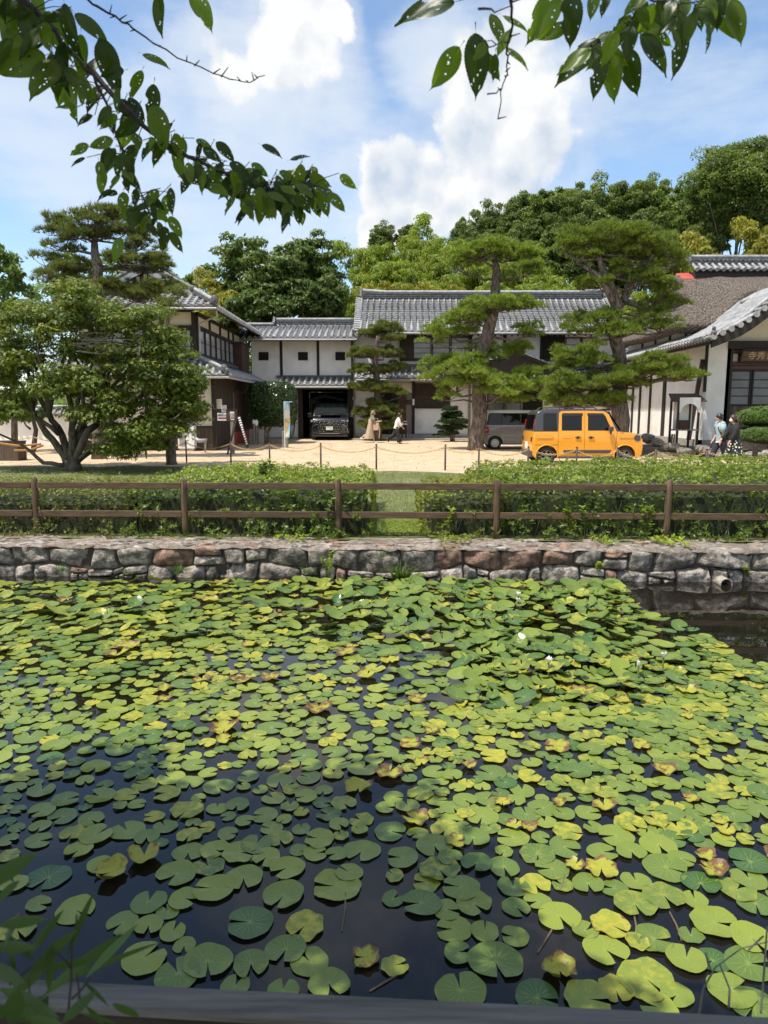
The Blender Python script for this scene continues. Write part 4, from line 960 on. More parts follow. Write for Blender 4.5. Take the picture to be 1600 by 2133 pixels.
# upper roof
Ye = 38.3; ze = fz(692, Ye); Yr = 42.6; zr = fz(622, Yr)
E0 = Vector((fx(743, Ye), Ye, ze)); E1 = Vector((12.9, Ye, ze)); upm = Vector((0, Yr-Ye, zr-ze)); Lm = upm.length
tile_roof(mainb, E0+X_*0.22, E1-X_*0.25, upm, Lm, sp=0.335, r=0.085)
tile_roof(mainb, Vector((12.9, 46.9, ze)), Vector((E0.x, 46.9, ze)), Vector((0, -(46.9-Yr), zr-ze)), Vector((0, 46.9-Yr, zr-ze)).length, sp=0.9, r=0.085)
for sx_ in (E0.x, E1.x):                                    # verge: tiles laid across the gable edge
    for k in range(16):
        p = Vector((sx_, Ye, ze+.05))+upm*((k+0.3)/16); s = 1 if sx_ < 5 else -1
        mt = Matrix(((s, 0, 0, 0), (0, 1, 0, 0), (0, 0, 1, 0), (0, 0, 0, 1))) @ Matrix.Rotation(0, 4, 'Z')
        nrmv = Vector((0, -upm.z, upm.y)).normalized(); e = Vector((s, 0, 0)); 
        M_ = Matrix(((nrmv.cross(e).x, e.x, nrmv.x, 0), (nrmv.cross(e).y, e.y, nrmv.y, 0), (nrmv.cross(e).z, e.z, nrmv.z, 0), (0, 0, 0, 1)))
        link('verge_tile', row_mesh(0.34, 0.085), None, mainb, Matrix.Translation(p-e*0.12) @ M_)
ridge(mainb, (fx(757, Yr), Yr, zr), (fx(1243, Yr), Yr, zr), 0.34, 0.34, 6, 0.10, horn=0.10)
gable = MB()
for sx_ in (xl+.05, xr-.3): gable.prism([(sx_, 39.6, zw), (sx_, 45.4, zw), (sx_, Yr, zr-.25)], (0.25, 0, 0))
gable.build('gable_wall', MAT['plaster'], mainb)
part(mainb, 'eave_beam', 'blackwood', PF_, (xl, xr, zw-0.16, zw+.02, 0.0, 0.10))
mb = MB(); mb.tube([(E0.x, Ye-.10, ze-.06), (E1.x, Ye-.10, ze-.06)], 0.055, 8); mb.build('gutter', MAT['gutter'], mainb)
for k in range(48):
    xx = E0.x+0.2+(E1.x-E0.x-.4)*k/47; mb = MB(); mb.bar((xx, Ye+.05, ze-.17), (xx, YF+.05, ze-.17+(zr-ze)/(Yr-Ye)*(YF-Ye)), 0.07, 0.09); mb.build('rafter', MAT['darkwood'], mainb)
# upper storey
zwb, zwt = Vz(750), Vz(702)
part(mainb, 'shutter_box', 'darkwood', PF_, (U(832), U(860), zwb, zwt+.05, 0.0, 0.14))
for a, b_ in ((860, 898), (899, 936), (937, 975)):
    panes(mainb, PF_, U(a), U(b_), zwb+.05, zwt, 1, 4, MAT['shoji'], d=0.005)
part(mainb, 'window_sill', 'blackwood', PF_, (U(832), U(979), zwb-.06, zwb+.05, 0.0, 0.16)); part(mainb, 'window_lintel', 'blackwood', PF_, (U(832), U(979), zwt+.002, zwt+.12, 0.0, 0.12))
for px in (978, 1048): part(mainb, 'post', 'blackwood', PF_, (U(px)-.09, U(px)+.09, Vz(770), zw-.16, 0.0, 0.05))
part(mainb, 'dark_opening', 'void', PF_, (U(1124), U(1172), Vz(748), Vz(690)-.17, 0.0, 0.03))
part(mainb, 'shutter_frame', 'blackwood', PF_, (U(1121), U(1124), Vz(750), Vz(690)-.17, 0.0, 0.08), (U(1121), U(1240), Vz(753), Vz(748)-.002, 0.0, 0.1))
for a, b_ in ((1173, 1205), (1206, 1238)): panes(mainb, PF_, U(a), U(b_), Vz(747), Vz(703), 1, 3, MAT['shoji'], d=0.005)
# skirt roof between the storeys
Ys = 38.35; zs0, zs1 = fz(789, Ys), fz(764, YF)
ups = Vector((0, YF-Ys, zs1-zs0))
tile_roof(mainb, (fx(742, Ys), Ys, zs0), (fx(1300, Ys), Ys, zs0), ups, ups.length, sp=0.335, r=0.085, deck=0.1)
part(mainb, 'skirt_roof_edge', 'ridge', PF_, (U(742), xr, zs1, zs1+.14, 0.0, 0.14))
mb = MB(); mb.tube([(fx(742, Ys), Ys-.08, zs0-.07), (fx(1300, Ys), Ys-.08, zs0-.07)], 0.05, 8); mb.build('gutter', MAT['gutter'], mainb)
# lower storey
zb = Vz(899)
part(mainb, 'entrance_recess', 'void', PF_, (U(795), U(847), GZ+.2, Vz(812), 0.0, 0.03))
part(mainb, 'transom_panel', 'cream', PF_, (U(790), U(858), Vz(811), Vz(797), 0.0, 0.04))
part(mainb, 'entrance_door', 'redwood', PF_, (U(828), U(846), GZ+.2, Vz(812), 0.031, 0.09))
part(mainb, 'air_vent', 'cream', PF_, (U(820), U(838), Vz(808), Vz(803), 0.04, 0.09))
part(mainb, 'post', 'blackwood', PF_, (U(858), U(864), GZ+.2, Vz(795), 0.0, 0.10))
part(mainb, 'door_post', 'greywood', PF_, (U(846), U(858), GZ+.25, Vz(818), 0.0, 0.05))
part(mainb, 'sign_box', 'redwood', PF_, (U(846), U(859), Vz(843), Vz(833), 0.05, 0.16))
part(mainb, 'wall_lamp', 'white', PF_, (U(859), U(863), Vz(844), Vz(831), 0.10, 0.2))
part(mainb, 'lattice_board', 'darkwood', PF_, (U(864), U(938), Vz(848), Vz(799), 0.0, 0.05))
for k in range(24):
    xx = U(868)+(U(934)-U(868))*k/23; part(mainb, 'lattice_bar', 'redwood', PF_, (xx-.02, xx+.02, Vz(826), Vz(801), 0.05, 0.08))
part(mainb, 'lattice_rail', 'redwood', PF_, (U(864), U(938), Vz(829), Vz(826)-.002, 0.05, 0.09), (U(864), U(938), Vz(801)+.002, Vz(798), 0.05, 0.09))
part(mainb, 'lower_frame', 'blackwood', PF_, (U(864), U(938), Vz(851), Vz(848)-.002, 0.0, 0.1), (U(864), U(940), GZ+.2, GZ+.28, 0.0, 0.08))
part(mainb, 'post', 'greywood', PF_, (U(975), U(980), GZ+.2, Vz(797), 0.0, 0.08))
for a, b_ in ((1014, 1050), (1051, 1086)): panes(mainb, PF_, U(a), U(b_), GZ+1.0, Vz(820), 1, 3, MAT['greyshoji'], d=0.005)
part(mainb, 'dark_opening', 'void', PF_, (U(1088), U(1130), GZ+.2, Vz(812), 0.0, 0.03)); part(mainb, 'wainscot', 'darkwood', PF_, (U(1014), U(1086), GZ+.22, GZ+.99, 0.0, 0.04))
# porch gable over the entrance, half hidden by the pine
Yg = 37.2; apx = fx(1068, Yg); apz = fz(730, Yg); ex0, ex1 = fx(1015, Yg), fx(1185, Yg); ez = fz(776, Yg)
for (xe, sgn) in ((ex1, 1), (ex0-1.2, -1)):
    uv = Vector((apx-xe, 0, apz-ez)); 
    a, b_ = (Vector((xe, Yg, ez)), Vector((xe, YF, ez))) if sgn > 0 else (Vector((xe, YF, ez)), Vector((xe, Yg, ez)))
    tile_roof(mainb, a, b_, uv, uv.length, sp=0.30, r=0.08, deck=0.1)
ridge(mainb, (apx, Yg-.05, apz+.02), (apx, YF, apz+.02), 0.26, 0.24, 4, 0.09)
mb = MB(); mb.prism([(ex0-1.1, Yg+.18, ez-.08), (ex1-.1, Yg+.18, ez-.08), (apx, Yg+.18, apz-.12)], (0, .06, 0)); mb.build('porch_gable', MAT['darkwood'], mainb)
zq = fz(790, Yg); tile_roof(mainb, (fx(1020, Yg-.4), Yg-.4, zq-.1), (fx(1200, Yg-.4), Yg-.4, zq-.1), (0, 0.9, 0.34), 0.95, sp=0.30, r=0.08, deck=0.08)
for px in (1025, 1180): part(mainb, 'porch_post', 'darkwood', (Vector((0, Yg, 0)), X_, -Y_), (fx(px, Yg)-.09, fx(px, Yg)+.09, GZ, zq, -.18, 0.0))
mb = MB(); q = Vector((U(738), YF-.12, 0)); mb.tube([q+Z_*(GZ+.1), q+Z_*Vz(708)], 0.055, 8); mb.tube([q+Z_*Vz(708), q+Z_*(Vz(703))+Vector((.0, -1.0, .35))], 0.05, 8); mb.build('downpipe', MAT['pipe'], mainb)
mb = MB(); mb.wbox((q, X_, -Y_), -.09, .09, Vz(833), Vz(826), -.09, .09); mb.build('pipe_hopper', MAT['pipe'], mainb)

# ------------------------------------------------------------------ connecting gate range with the garage opening
gate = T('gate_building', 'white gate range with three small square windows above the opening holding the black minivan', 'building', ((U(545)+U(738))/2, YF, GZ))
gl, gr = U(527), U(738)-.1
part(gate, 'wall', 'plaster', PF_, (gl, gr, Vz(812)+.35, Vz(703), -.3, 0.0), (gl, U(622), GZ+.1, Vz(812)+.35, -.3, -.002))
part(gate, 'plinth', 'granite', PF_, (gl, U(622), 0.0, GZ+.1, -.3, .06))
for px in (588, 664, 735): part(gate, 'post', 'blackwood', PF_, (U(px)-.075, U(px)+.075, Vz(784), Vz(706), 0.0, 0.04))
for px in (552, 633, 710):
    u0, u1, v0, v1 = U(px-9), U(px+9), Vz(749), Vz(735)
    fr = part(gate, 'window', 'blackwood', PF_, (u0-.03, u1+.03, v0-.04, v0, 0, .05), (u0-.03, u1+.03, v1, v1+.04, 0, .05), (u0-.03, u0+.02, v0, v1, 0, .05), (u1-.02, u1+.03, v0, v1, 0, .05), (u0+.15, u0+.17, v0, v1, 0.013, .03), (u0+.3, u0+.32, v0, v1, 0.013, .03))
    part(fr, 'pane', 'void', PF_, (u0+.02, u1-.02, v0, v1, 0.001, 0.012))
Y0 = 38.45; z0 = fz(705, Y0); Y1 = 41.0; z1 = fz(676, Y1); upg = Vector((0, Y1-Y0, z1-z0))
tile_roof(gate, (fx(575, Y0), Y0, z0), (fx(744, Y0), Y0, z0), upg, upg.length, sp=0.335, r=0.085)
tile_roof(gate, (fx(500, Y0), Y0+.004, z0), (fx(572, Y0), Y0+.004, z0), upg, upg.length*0.86, sp=0.335, r=0.085)
ridge(gate, (fx(580, Y1), Y1, z1), (fx(741, Y1), Y1, z1), 0.26, 0.3, 4, 0.09)
ridge(gate, (fx(520, Y1)-.4, Y1-.3, z1-.25), (fx(576, Y1), Y1-.3, z1-.25), 0.22, 0.28, 3, 0.08, ends=False)
mb = MB(); mb.tube([(fx(500, Y0), Y0-.10, z0-.07), (fx(744, Y0), Y0-.10, z0-.07)], 0.05, 8); mb.build('gutter', MAT['gutter'], gate)
part(gate, 'eave_beam', 'blackwood', PF_, (gl, gr, Vz(706), Vz(703)+.05, 0.0, 0.08))
Y0 = 38.4; z0 = fz(804, Y0); z1 = fz(787, YF); upg = Vector((0, YF-Y0, z1-z0))
tile_roof(gate, (fx(582, Y0), Y0, z0), (fx(740, Y0), Y0, z0), upg, upg.length, sp=0.335, r=0.085, deck=0.1)
part(gate, 'skirt_roof_edge', 'ridge', PF_, (U(578), U(740), z1, z1+.13, 0.0, .14))
mb = MB(); mb.tube([(fx(580, Y0), Y0-.08, z0-.07), (fx(740, Y0), Y0-.08, z0-.07)], 0.05, 8); mb.build('gutter', MAT['gutter'], gate)
# the opening: posts, lintel, dark passage behind
ol, orr, oz = U(622), U(736), Vz(812)
part(gate, 'gate_post', 'darkwood', PF_, (ol-.02, ol+.24, GZ, oz, -.3, .12)); part(gate, 'gate_post', 'darkwood', PF_, (orr-.30, orr-.04, GZ, oz, -.3, .12))
part(gate, 'lintel', 'darkwood', PF_, (ol-.1, orr+.05, oz, oz+.36, -.3, .14))
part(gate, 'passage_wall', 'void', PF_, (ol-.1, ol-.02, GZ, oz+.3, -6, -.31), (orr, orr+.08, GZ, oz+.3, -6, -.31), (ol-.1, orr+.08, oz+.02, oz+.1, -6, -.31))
part(gate, 'passage_back', 'darkwood', PF_, (ol, orr, GZ, oz, -6.1, -6.0))
part(gate, 'inner_wall', 'greywood', PF_, (ol+.3, ol+.95, GZ, GZ+2.1, -3.6, -3.5)); part(gate, 'inner_door', 'blackwood', PF_, (ol+.42, ol+.62, GZ, GZ+1.9, -3.49, -3.45))
mb = MB(); mb.tube([Vector((ol+.3, YF+3, oz-.55)), Vector((ol+1.2, YF+3, oz-.28)), Vector((orr-.2, YF+3, oz-.62))], [.09, .11, .09], 8); mb.build('crooked_beam', MAT['greywood'], gate, smooth=True)

# ------------------------------------------------------------------ left house
XR, YN, YB = -7.62, 29.6, 39.3
lh = T('left_house', 'two storey timber and plaster house with a hipped tiled roof at the left', 'house', (-9.7, 34, 0))
PR = (Vector((XR, 0, 0)), Y_, X_); PN = (Vector((0, YN, 0)), X_, -Y_)
xL = -12.4; zt = 5.62; zu = 3.75
part(lh, 'upper_wall', 'cream', PN, (xL, XR, zu-.3, zt, -(YB-YN), 0.0))
for xx in (XR-.09, -9.0, -10.4, -11.9): part(lh, 'post', 'blackwood', PN, (xx-.09, xx+.09, zu, zt, 0.0, 0.05))
part(lh, 'upper_beam', 'blackwood', PN, (xL, XR+.02, 4.95, 5.10, 0.0, 0.07)); part(lh, 'upper_sill', 'blackwood', PN, (xL, XR+.02, zu-.04, zu+.14, 0.0, 0.09))
for a, b_ in ((-8.88, -7.82), (-10.28, -9.12), (-11.78, -10.52)): panes(lh, PN, a, b_, zu+.142, 4.948, 2, 3, MAT['shoji'], d=0.005)
# right face: windows in pairs under cream panels
part(lh, 'corner_post', 'blackwood', PR, (YN, YN+.16, zu, zt, 0.001, 0.06))
part(lh, 'upper_beam', 'blackwood', PR, (YN+.16, YB, 5.0, 5.12, 0.0, 0.08)); part(lh, 'upper_sill', 'darkwood', PR, (YN+.16, YB, zu-.05, zu+.22, 0.0, 0.12)); part(lh, 'top_plate', 'blackwood', PR, (YN, YB, zt-.12, zt+.02, 0.0, 0.09))
yy = [29.8, 31.75, 33.75, 35.55, 36.6]
for k, (a, b_) in enumerate(zip(yy[:-1], yy[1:])):
    part(lh, 'post', 'blackwood', PR, (b_-.07, b_+.07, zu+.22, zt-.12, 0.0, 0.07))
    n_ = 2 if k < 3 else 1
    for q in range(n_):
        u0 = a+.07+(b_-a-.14)*q/n_; u1 = a+.07+(b_-a-.14)*(q+1)/n_; panes(lh, PR, u0, u1, zu+.222, 4.998, 1, 2, MAT['shoji'], d=0.005+0.02*q)
part(lh, 'shutter_box', 'redwood', PR, (36.7, 38.6, zu-.35, 5.05, 0.0, 0.42)); part(lh, 'shutter_box_cap', 'darkwood', PR, (36.65, 38.65, 5.05, 5.11, 0.0, 0.47))
for k in range(8): part(lh, 'shutter_board', 'redwood', PR, (36.75+.23*k, 36.75+.23*k+.2, zu-.33, 5.03, 0.42, 0.435))
# main roof: hipped gable (irimoya)
ex, yE, zE = -6.62, 28.7, 5.72; xc, zR = -9.75, 7.52; exl = 2*xc-ex
yG = 30.1; zG = 6.42; slope = (zR-zE)/(ex-xc); gx = (zR-zG)/slope
upr = Vector((xc-ex, 0, zR-zE)); Lr = upr.length; frac = (zG-zE)/(zR-zE)
polyR = [(0, 0), (YB-yE+.4, 0), (YB-yE+.4, Lr), (yG-yE, Lr), (yG-yE, Lr*frac)]
tile_roof(lh, (ex, yE, zE), (ex, YB+.4, zE), upr, poly=polyR, sp=0.30, r=0.08)
polyL = [(YB+.4-yy_, v) for yy_, v in ((YB+.4, 0), (yE, 0), (yG, Lr*frac), (yG, Lr), (YB+.4, Lr))]
tile_roof(lh, (exl, YB+.4, zE), (exl, yE, zE), Vector((xc-exl, 0, zR-zE)), poly=[(0, 0), (YB+.4-yE, 0), (YB+.4-yG, Lr*frac), (YB+.4-yG, Lr), (0, Lr)], sp=0.6, r=0.08)
upf = Vector((0, yG-yE, zG-zE)); Lf = upf.length; Wf = ex-exl
tile_roof(lh, (exl, yE, zE), (ex, yE, zE), upf, poly=[(0, 0), (Wf, 0), (Wf-(ex-xc-gx), Lf), (ex-xc-gx, Lf)], sp=0.30, r=0.08)
mb = MB(); mb.prism([(xc-gx, yG+.02, zG-.1), (xc+gx, yG+.02, zG-.1), (xc, yG+.02, zR-.1)], (0, .08, 0)); mb.build('gable_board', MAT['darkwood'], lh)
for k in range(9):
    xx = xc-1.2+.3*k; hh = (gx-abs(xx-xc))*slope-.25
    if hh > .1: part(lh, 'lattice_bar', 'cream', (Vector((0, yG, 0)), X_, -Y_), (xx-.06, xx+.06, zG, zG+hh, 0.0, 0.03))
ridge(lh, (xc, yG-.15, zR), (xc, YB, zR), 0.30, 0.28, 5, 0.09)
for s in (1, -1):
    A = Vector((xc, yG-.05, zR-.02)); B = Vector((xc+s*(gx+.05), yG-.12, zG+.04)); C = Vector((xc+s*(ex-xc-.02), yE+.05, zE+.08))
    ridge(lh, A, B, 0.13, 0.22, 2, 0.08, ends=False); ridge(lh, B, C, 0.14, 0.2, 2, 0.085, ends=False)
    mb = MB(); mb.ball(C+Vector((0, -.05, .16)), (.16, .1, .2), 10, 8); mb.ball(B+Vector((0, -.1, .12)), (.13, .1, .16), 10, 8); mb.build('ridge_end_tile', MAT['ridge'], lh)
    mb = MB(); mb.bar(A+Vector((0, -.12, -.14)), B+Vector((s*.2, -.12, -.2)), .07, .2); mb.build('bargeboard', MAT['gutter'], lh)
mb = MB(); mb.tube([(exl, yE-.06, zE-.08), (ex+.05, yE-.06, zE-.08), (ex+.07, yE, zE-.08), (ex+.07, YB, zE-.08)], 0.05, 8); mb.build('gutter', MAT['gutter'], lh)
mb = MB(); mb.tube([(ex+.02, yE+.1, zE-.12), (ex, yE+.3, zE-.32), (XR+.12, YN+.02, zE-.55), (XR+.12, YN+.02, zu+.1)], 0.04, 8); mb.build('downpipe', MAT['gutter'], lh)
# skirt roof
sxe, syE, szE = -6.22, 28.62, 3.05; upk = Vector((XR-sxe, 0, zu-szE)); Lk = upk.length
tile_roof(lh, (sxe, syE, szE), (sxe, YB, szE), upk, poly=[(0, 0), (YB-syE, 0), (YB-syE, Lk), (YN-syE, Lk)], sp=0.30, r=0.078, deck=0.09)
upk2 = Vector((0, YN-syE, zu-szE)); L2 = upk2.length; W2 = sxe+13.6
tile_roof(lh, (-13.6, syE, szE), (sxe, syE, szE), upk2, poly=[(0, 0), (W2, 0), (W2-(sxe-XR), L2), (0.3, L2)], sp=0.30, r=0.078, deck=0.09)
ridge(lh, (XR, YN, zu), (sxe+.02, syE+.05, szE+.06), 0.14, 0.2, 2, 0.085, ends=False)
mb = MB(); mb.ball((sxe-.12, syE+.1, szE+.27), (.15, .11, .19), 10, 8); mb.build('ridge_end_tile', MAT['ridge'], lh)
part(lh, 'skirt_roof_edge', 'ridge', PR, (YN, YB, zu, zu+.12, 0.12, 0.24))
mb = MB(); mb.tube([(-13.6, syE-.05, szE-.07), (sxe+.05, syE-.05, szE-.07), (sxe+.06, YB, szE-.07)], 0.045, 8); mb.build('gutter', MAT['gutter'], lh)
# lower storey
XL2 = -6.93; YN2 = 29.35; PN2 = (Vector((0, YN2, 0)), X_, -Y_); PR2 = (Vector((XL2, 0, 0)), Y_, X_)
part(lh, 'lower_wall', 'cream', PN2, (-12.6, XL2-.06, 1.02, 3.2, -.2, 0.0)); part(lh, 'lower_side', 'darkwood', PR2, (YN2+.02, YB, .05, 3.15, -.2, 0.0))
part(lh, 'wall_inside', 'void', PN2, (-12.6, XL2-.21, 0.05, 3.1, -9.5, -.21))
for k in range(26):
    part(lh, 'board', 'boards', PN2, (-12.6+.219*k, -12.6+.219*k+.212, 0.05, 1.0, -.15, 0.02+.006*(k % 2)))
for xx in (XL2-.03, -8.15, -9.7, -11.2): part(lh, 'post', 'blackwood', PN2, (xx-.07, xx+.07, 0.05, 3.15, 0.021, 0.06))
part(lh, 'board_rail', 'blackwood', PN2, (-12.6, XL2, 1.0, 1.06, 0.0, 0.05))
for k in range(9): part(lh, 'side_board', 'darkwood', PR2, (YN2+.1+.33*k, YN2+.1+.33*k+.32, .1, 3.0, 0.0, 0.02+.008*(k % 2)))
for k in range(14): part(lh, 'lattice_bar', 'redwood', PR2, (33.2+.3*k, 33.2+.3*k+.07, .75, 2.5, 0.02, 0.06))
part(lh, 'lattice_back', 'shoji', PR2, (33.1, 37.4, .75, 2.5, 0.0, 0.012)); part(lh, 'lattice_base', 'redsheet', PR2, (33.1, 37.4, .08, .7, 0.0, 0.05)); part(lh, 'lattice_frame', 'redwood', PR2, (33.1, 37.4, 2.5, 2.62, 0, .08), (33.1, 37.4, .70, .75, 0, .08))
part(lh, 'plinth', 'granite', PN2, (-12.7, XL2+.05, -.02, .05, -9, .05))
mb = MB(); mb.tube([(XL2+.05, YN2-.02, 3.1), (XL2+.05, YN2-.02, .1)], .04, 8); mb.build('downpipe', MAT['darkwood'], lh)
part(lh, 'meter_box', 'cream', PN2, (XL2+.08, XL2+.26, 1.75, 2.15, -.25, -.05))

# ------------------------------------------------------------------ thatched hall at the right
hall = T('temple_hall', 'white temple hall with a brown thatched roof and curved tiled porch at the right', 'temple hall', (14, 31, 0.35))
HX, HY = 12.75, 28.5; PS = (Vector((HX, 0, 0)), Y_, -X_); PH = (Vector((0, HY, 0)), X_, -Y_)
HB = 0.52
part(hall, 'side_wall', 'plaster', PS, (HY+.252, 39, HB, 4.7, -.25, 0.0)); part(hall, 'front_wall', 'plaster', PH, (HX+.001, 13.62, HB, 4.7, -.25, 0.0))
part(hall, 'plinth', 'granite', PS, (HY-.12, 39, .1, HB, -.4, 0.10)); part(hall, 'front_plinth', 'granite', PH, (HX-.1, 20, .1, HB-.004, -.3, 0.14))
def yat(px): return HX*FPX/(px-800)/cp
for px, w in ((1383, .16), (1354, .10), (1333, .10), (1318, .10)):
    y_ = yat(px); part(hall, 'post', 'blackwood', PS, (y_-w, y_+w, HB, 4.7, 0.0, 0.05))
part(hall, 'corner_post', 'blackwood', PS, (HY+.02, HY+.25, HB+1.9, 4.7, 0.0, 0.03))
part(hall, 'wall_beam', 'blackwood', PS, (HY+.1, 39, 3.02, 3.12, 0.0, 0.04))
# leaning dark plank
mb = MB(); mb.bar((HX-.35, HY+.55, .5), (HX-.06, HY+.35, 3.7), .16, .09); tag(mb.build('leaning_plank', MAT['redwood']), 'dark wooden plank leaning upright against the white hall wall', 'plank')
# side tile roof (skirt under the thatch)
c0 = at(1485, 704, 26.3); ex_ = c0.x; ez_ = c0.z
tile_roof(hall, (ex_, 40, ez_-.15), (ex_, 26.4, ez_-.02), Vector((1.7, 0, .95)), 2.1, sp=0.27, r=0.075, deck=0.11)
mb = MB(); mb.bar((ex_+.12, 26.5, ez_-.12), (ex_+.12, 40, ez_-.24), .1, .12); mb.build('eave_board', MAT['blackwood'], hall)
# porch roof: concave gable facing the pond
prof = [at(1485, 704, 26.3), at(1512, 692, 26.3), at(1545, 677, 26.3), at(1572, 659, 26.3), at(1600, 637, 26.3), at(1640, 606, 26.3), at(1700, 575, 26.3), at(1770, 556, 26.3)]
prof = [Vector((p.x, 0, p.z)) for p in prof]; axx = prof[-1].x
full = prof+[Vector((2*axx-p.x, 0, p.z)) for p in prof[-2::-1]]
YP0, YP1 = 26.3, 31.5
def prof_tube(y, r, pts):
    mb = MB(); mb.tube([(p.x, y, p.z+.05) for p in pts], r, 8); return mb
def resample(pts, n):
    d = [0]
    for a, b_ in zip(pts[:-1], pts[1:]): d.append(d[-1]+(b_-a).length)
    out = []
    for i in range(n):
        t_ = d[-1]*i/(n-1); j = max(k for k in range(len(d)) if d[k] <= t_+1e-9); j = min(j, len(pts)-2); f = (t_-d[j])/(d[j+1]-d[j]); out.append(pts[j].lerp(pts[j+1], f))
    return out, d[-1]
for side in (0, 1):
    base = prof if side == 0 else [Vector((2*axx-p.x, 0, p.z)) for p in prof]
    pts, Lp = resample(base, 17)
    # curved rows sharing one mesh: built at y = 0
    V = []; Fc = []; k = 8; nseg = 16
    rowmb = MB()
    for i in range(nseg):
        a, b_ = pts[i], pts[i+1]
        rowmb.tube([a+Z_*.06, b_+Z_*.06], [.082, .072], 8)
    rowme = rowmb.mesh('tile_row', Vector((0, 0, 0))); rowme.materials.append(MAT['tile'])
    nrow = 19
    for r_ in range(2, nrow): link('tile_row', rowme, None, hall, Matrix.Translation((0, YP0+.1+r_*.28, 0)))
    mb = MB()
    for i in range(nseg):
        a, b_ = pts[i], pts[i+1]; mb.add([(a.x, YP0+.1, a.z+.045), (a.x, YP1, a.z+.045), (b_.x, YP1, b_.z+.01), (b_.x, YP0+.1, b_.z+.01), (a.x, YP0+.1, a.z), (a.x, YP1, a.z)], [(0, 1, 2, 3), (0, 4, 5, 1)])
    mb.build('pan_tiles', MAT['pan'], hall, fix=False)
    # verge tiles pointing at the pond
    vp, Lv = resample(base, int(Lp/.30))
    for i, p in enumerate(vp):
        nx2 = vp[min(i+1, len(vp)-1)]; pv = vp[max(i-1, 0)]; tdir = (nx2-pv).normalized(); nn = Vector((-tdir.z, 0, tdir.x)); nn = nn if nn.z > 0 else -nn
        e = Vector((0, 1, 0)); ax2 = e.cross(nn)
        M_ = Matrix(((ax2.x, e.x, nn.x, 0), (ax2.y, e.y, nn.y, 0), (ax2.z, e.z, nn.z, 0), (0, 0, 0, 1)))
        link('verge_tile', row_mesh(0.56, 0.088), None, hall, Matrix.Translation(Vector((p.x, YP0-.1, p.z+.03))) @ M_)
    rp = [p+Vector((0, YP0+.52, .13)) for p in pts]
    mb = MB(); mb.tube(rp, .085, 8); mb.build('verge_ridge', MAT['tile'], hall, smooth=True)
    rp = [p+Vector((0, YP0+.56+.17, .10)) for p in pts[1:]]
    mb = MB(); mb.tube(rp, .07, 8); mb.build('verge_ridge', MAT['tile'], hall, smooth=True)
# barge board and soffit
mb = MB()
lower = [Vector((p.x, 0, p.z-.34-.12*math.sin(math.pi*i/(len(full)-1)))) for i, p in enumerate(full)]
for i in range(len(full)-1):
    a, b_, c_2, d_ = full[i], full[i+1], lower[i+1], lower[i]
    mb.add([(a.x, YP0+.02, a.z-.02), (b_.x, YP0+.02, b_.z-.02), (c_2.x, YP0+.02, c_2.z), (d_.x, YP0+.02, d_.z), (a.x, YP0+.14, a.z-.02), (b_.x, YP0+.14, b_.z-.02), (c_2.x, YP0+.14, c_2.z), (d_.x, YP0+.14, d_.z)], [(0, 1, 2, 3), (7, 6, 5, 4), (3, 2, 6, 7), (0, 4, 5, 1)])
mb.build('bargeboard', MAT['blackwood'], hall)
mb = MB()
for i in range(len(full)-1):
    a, b_ = full[i], full[i+1]; mb.add([(a.x, YP0+.14, a.z-.06), (b_.x, YP0+.14, b_.z-.06), (b_.x, YP1, b_.z-.06), (a.x, YP1, a.z-.06)], [(0, 1, 2, 3)])
mb.build('porch_soffit', MAT['blackwood'], hall)
c1_ = at(1485, 700, 26.2); mb = MB(); mb.ball(Vector((c1_.x+.05, 26.25, c1_.z+.10)), (.11, .1, .13), 10, 8); mb.ball(Vector((c1_.x+.05, 26.25, c1_.z+.27)), (.075, .07, .09), 8, 6); mb.build('corner_tile', MAT['ridge'], hall)
# raised back ridge of the porch roof
A = at(1543, 640, 29.2); B = at(1680, 588, 29.2); ridge(hall, A, B, .16, .24, 3, .085, ends=False)
for k in range(34):
    p = A.lerp(B, (k+.5)/34); mb = MB(); mb.ball(p+Vector((0, -.13, .09)), (.03, .02, .055), 6, 5); mb.build('ridge_scallop', MAT['gutter'], hall)
# entrance wall
PE = (Vector((0, 28.7, 0)), X_, -Y_); ux = lambda px: fx(px, 28.7); vz = lambda py: fz(py, 28.7)
part(hall, 'entrance_wall', 'darkwood', PE, (13.62, 20, HB, 4.6, -.2, 0.0)); part(hall, 'entrance_post', 'blackwood', PE, (ux(1503), ux(1515), HB, vz(713), 0.0, .2))
mb = MB(); pd_ = [Vector((max(p.x, ux(1518)), 28.68, p.z-.42)) for p in full if p.z-.42 > vz(711)]; pd_ = [Vector((pd_[0].x-.35, 28.68, vz(711)))]+pd_+[Vector((pd_[-1].x+.35, 28.68, vz(711)))]
mb.prism(pd_, (0, .1, 0)); mb.build('pediment', MAT['cream'], hall); part(hall, 'pediment_beam', 'blackwood', PE, (ux(1503), 19, vz(728), vz(711)-.002, 0.0, .26)); part(hall, 'beam_nosing', 'darkwood', PE, (ux(1500), 19, vz(736), vz(729), 0.0, .16))
part(hall, 'transom_plaster', 'cream', PE, (ux(1516), ux(1529), vz(753), vz(737), 0.0, .03))
part(hall, 'door_lintel', 'redwood', PE, (ux(1514), 19, vz(761), vz(754), 0.0, .14), (ux(1514), 19, vz(770), vz(762), 0.0, .10))
pqa, pqb = ux(1530), ux(1655)
mb = MB(); n_ = Vector((0, -1, 0)); 
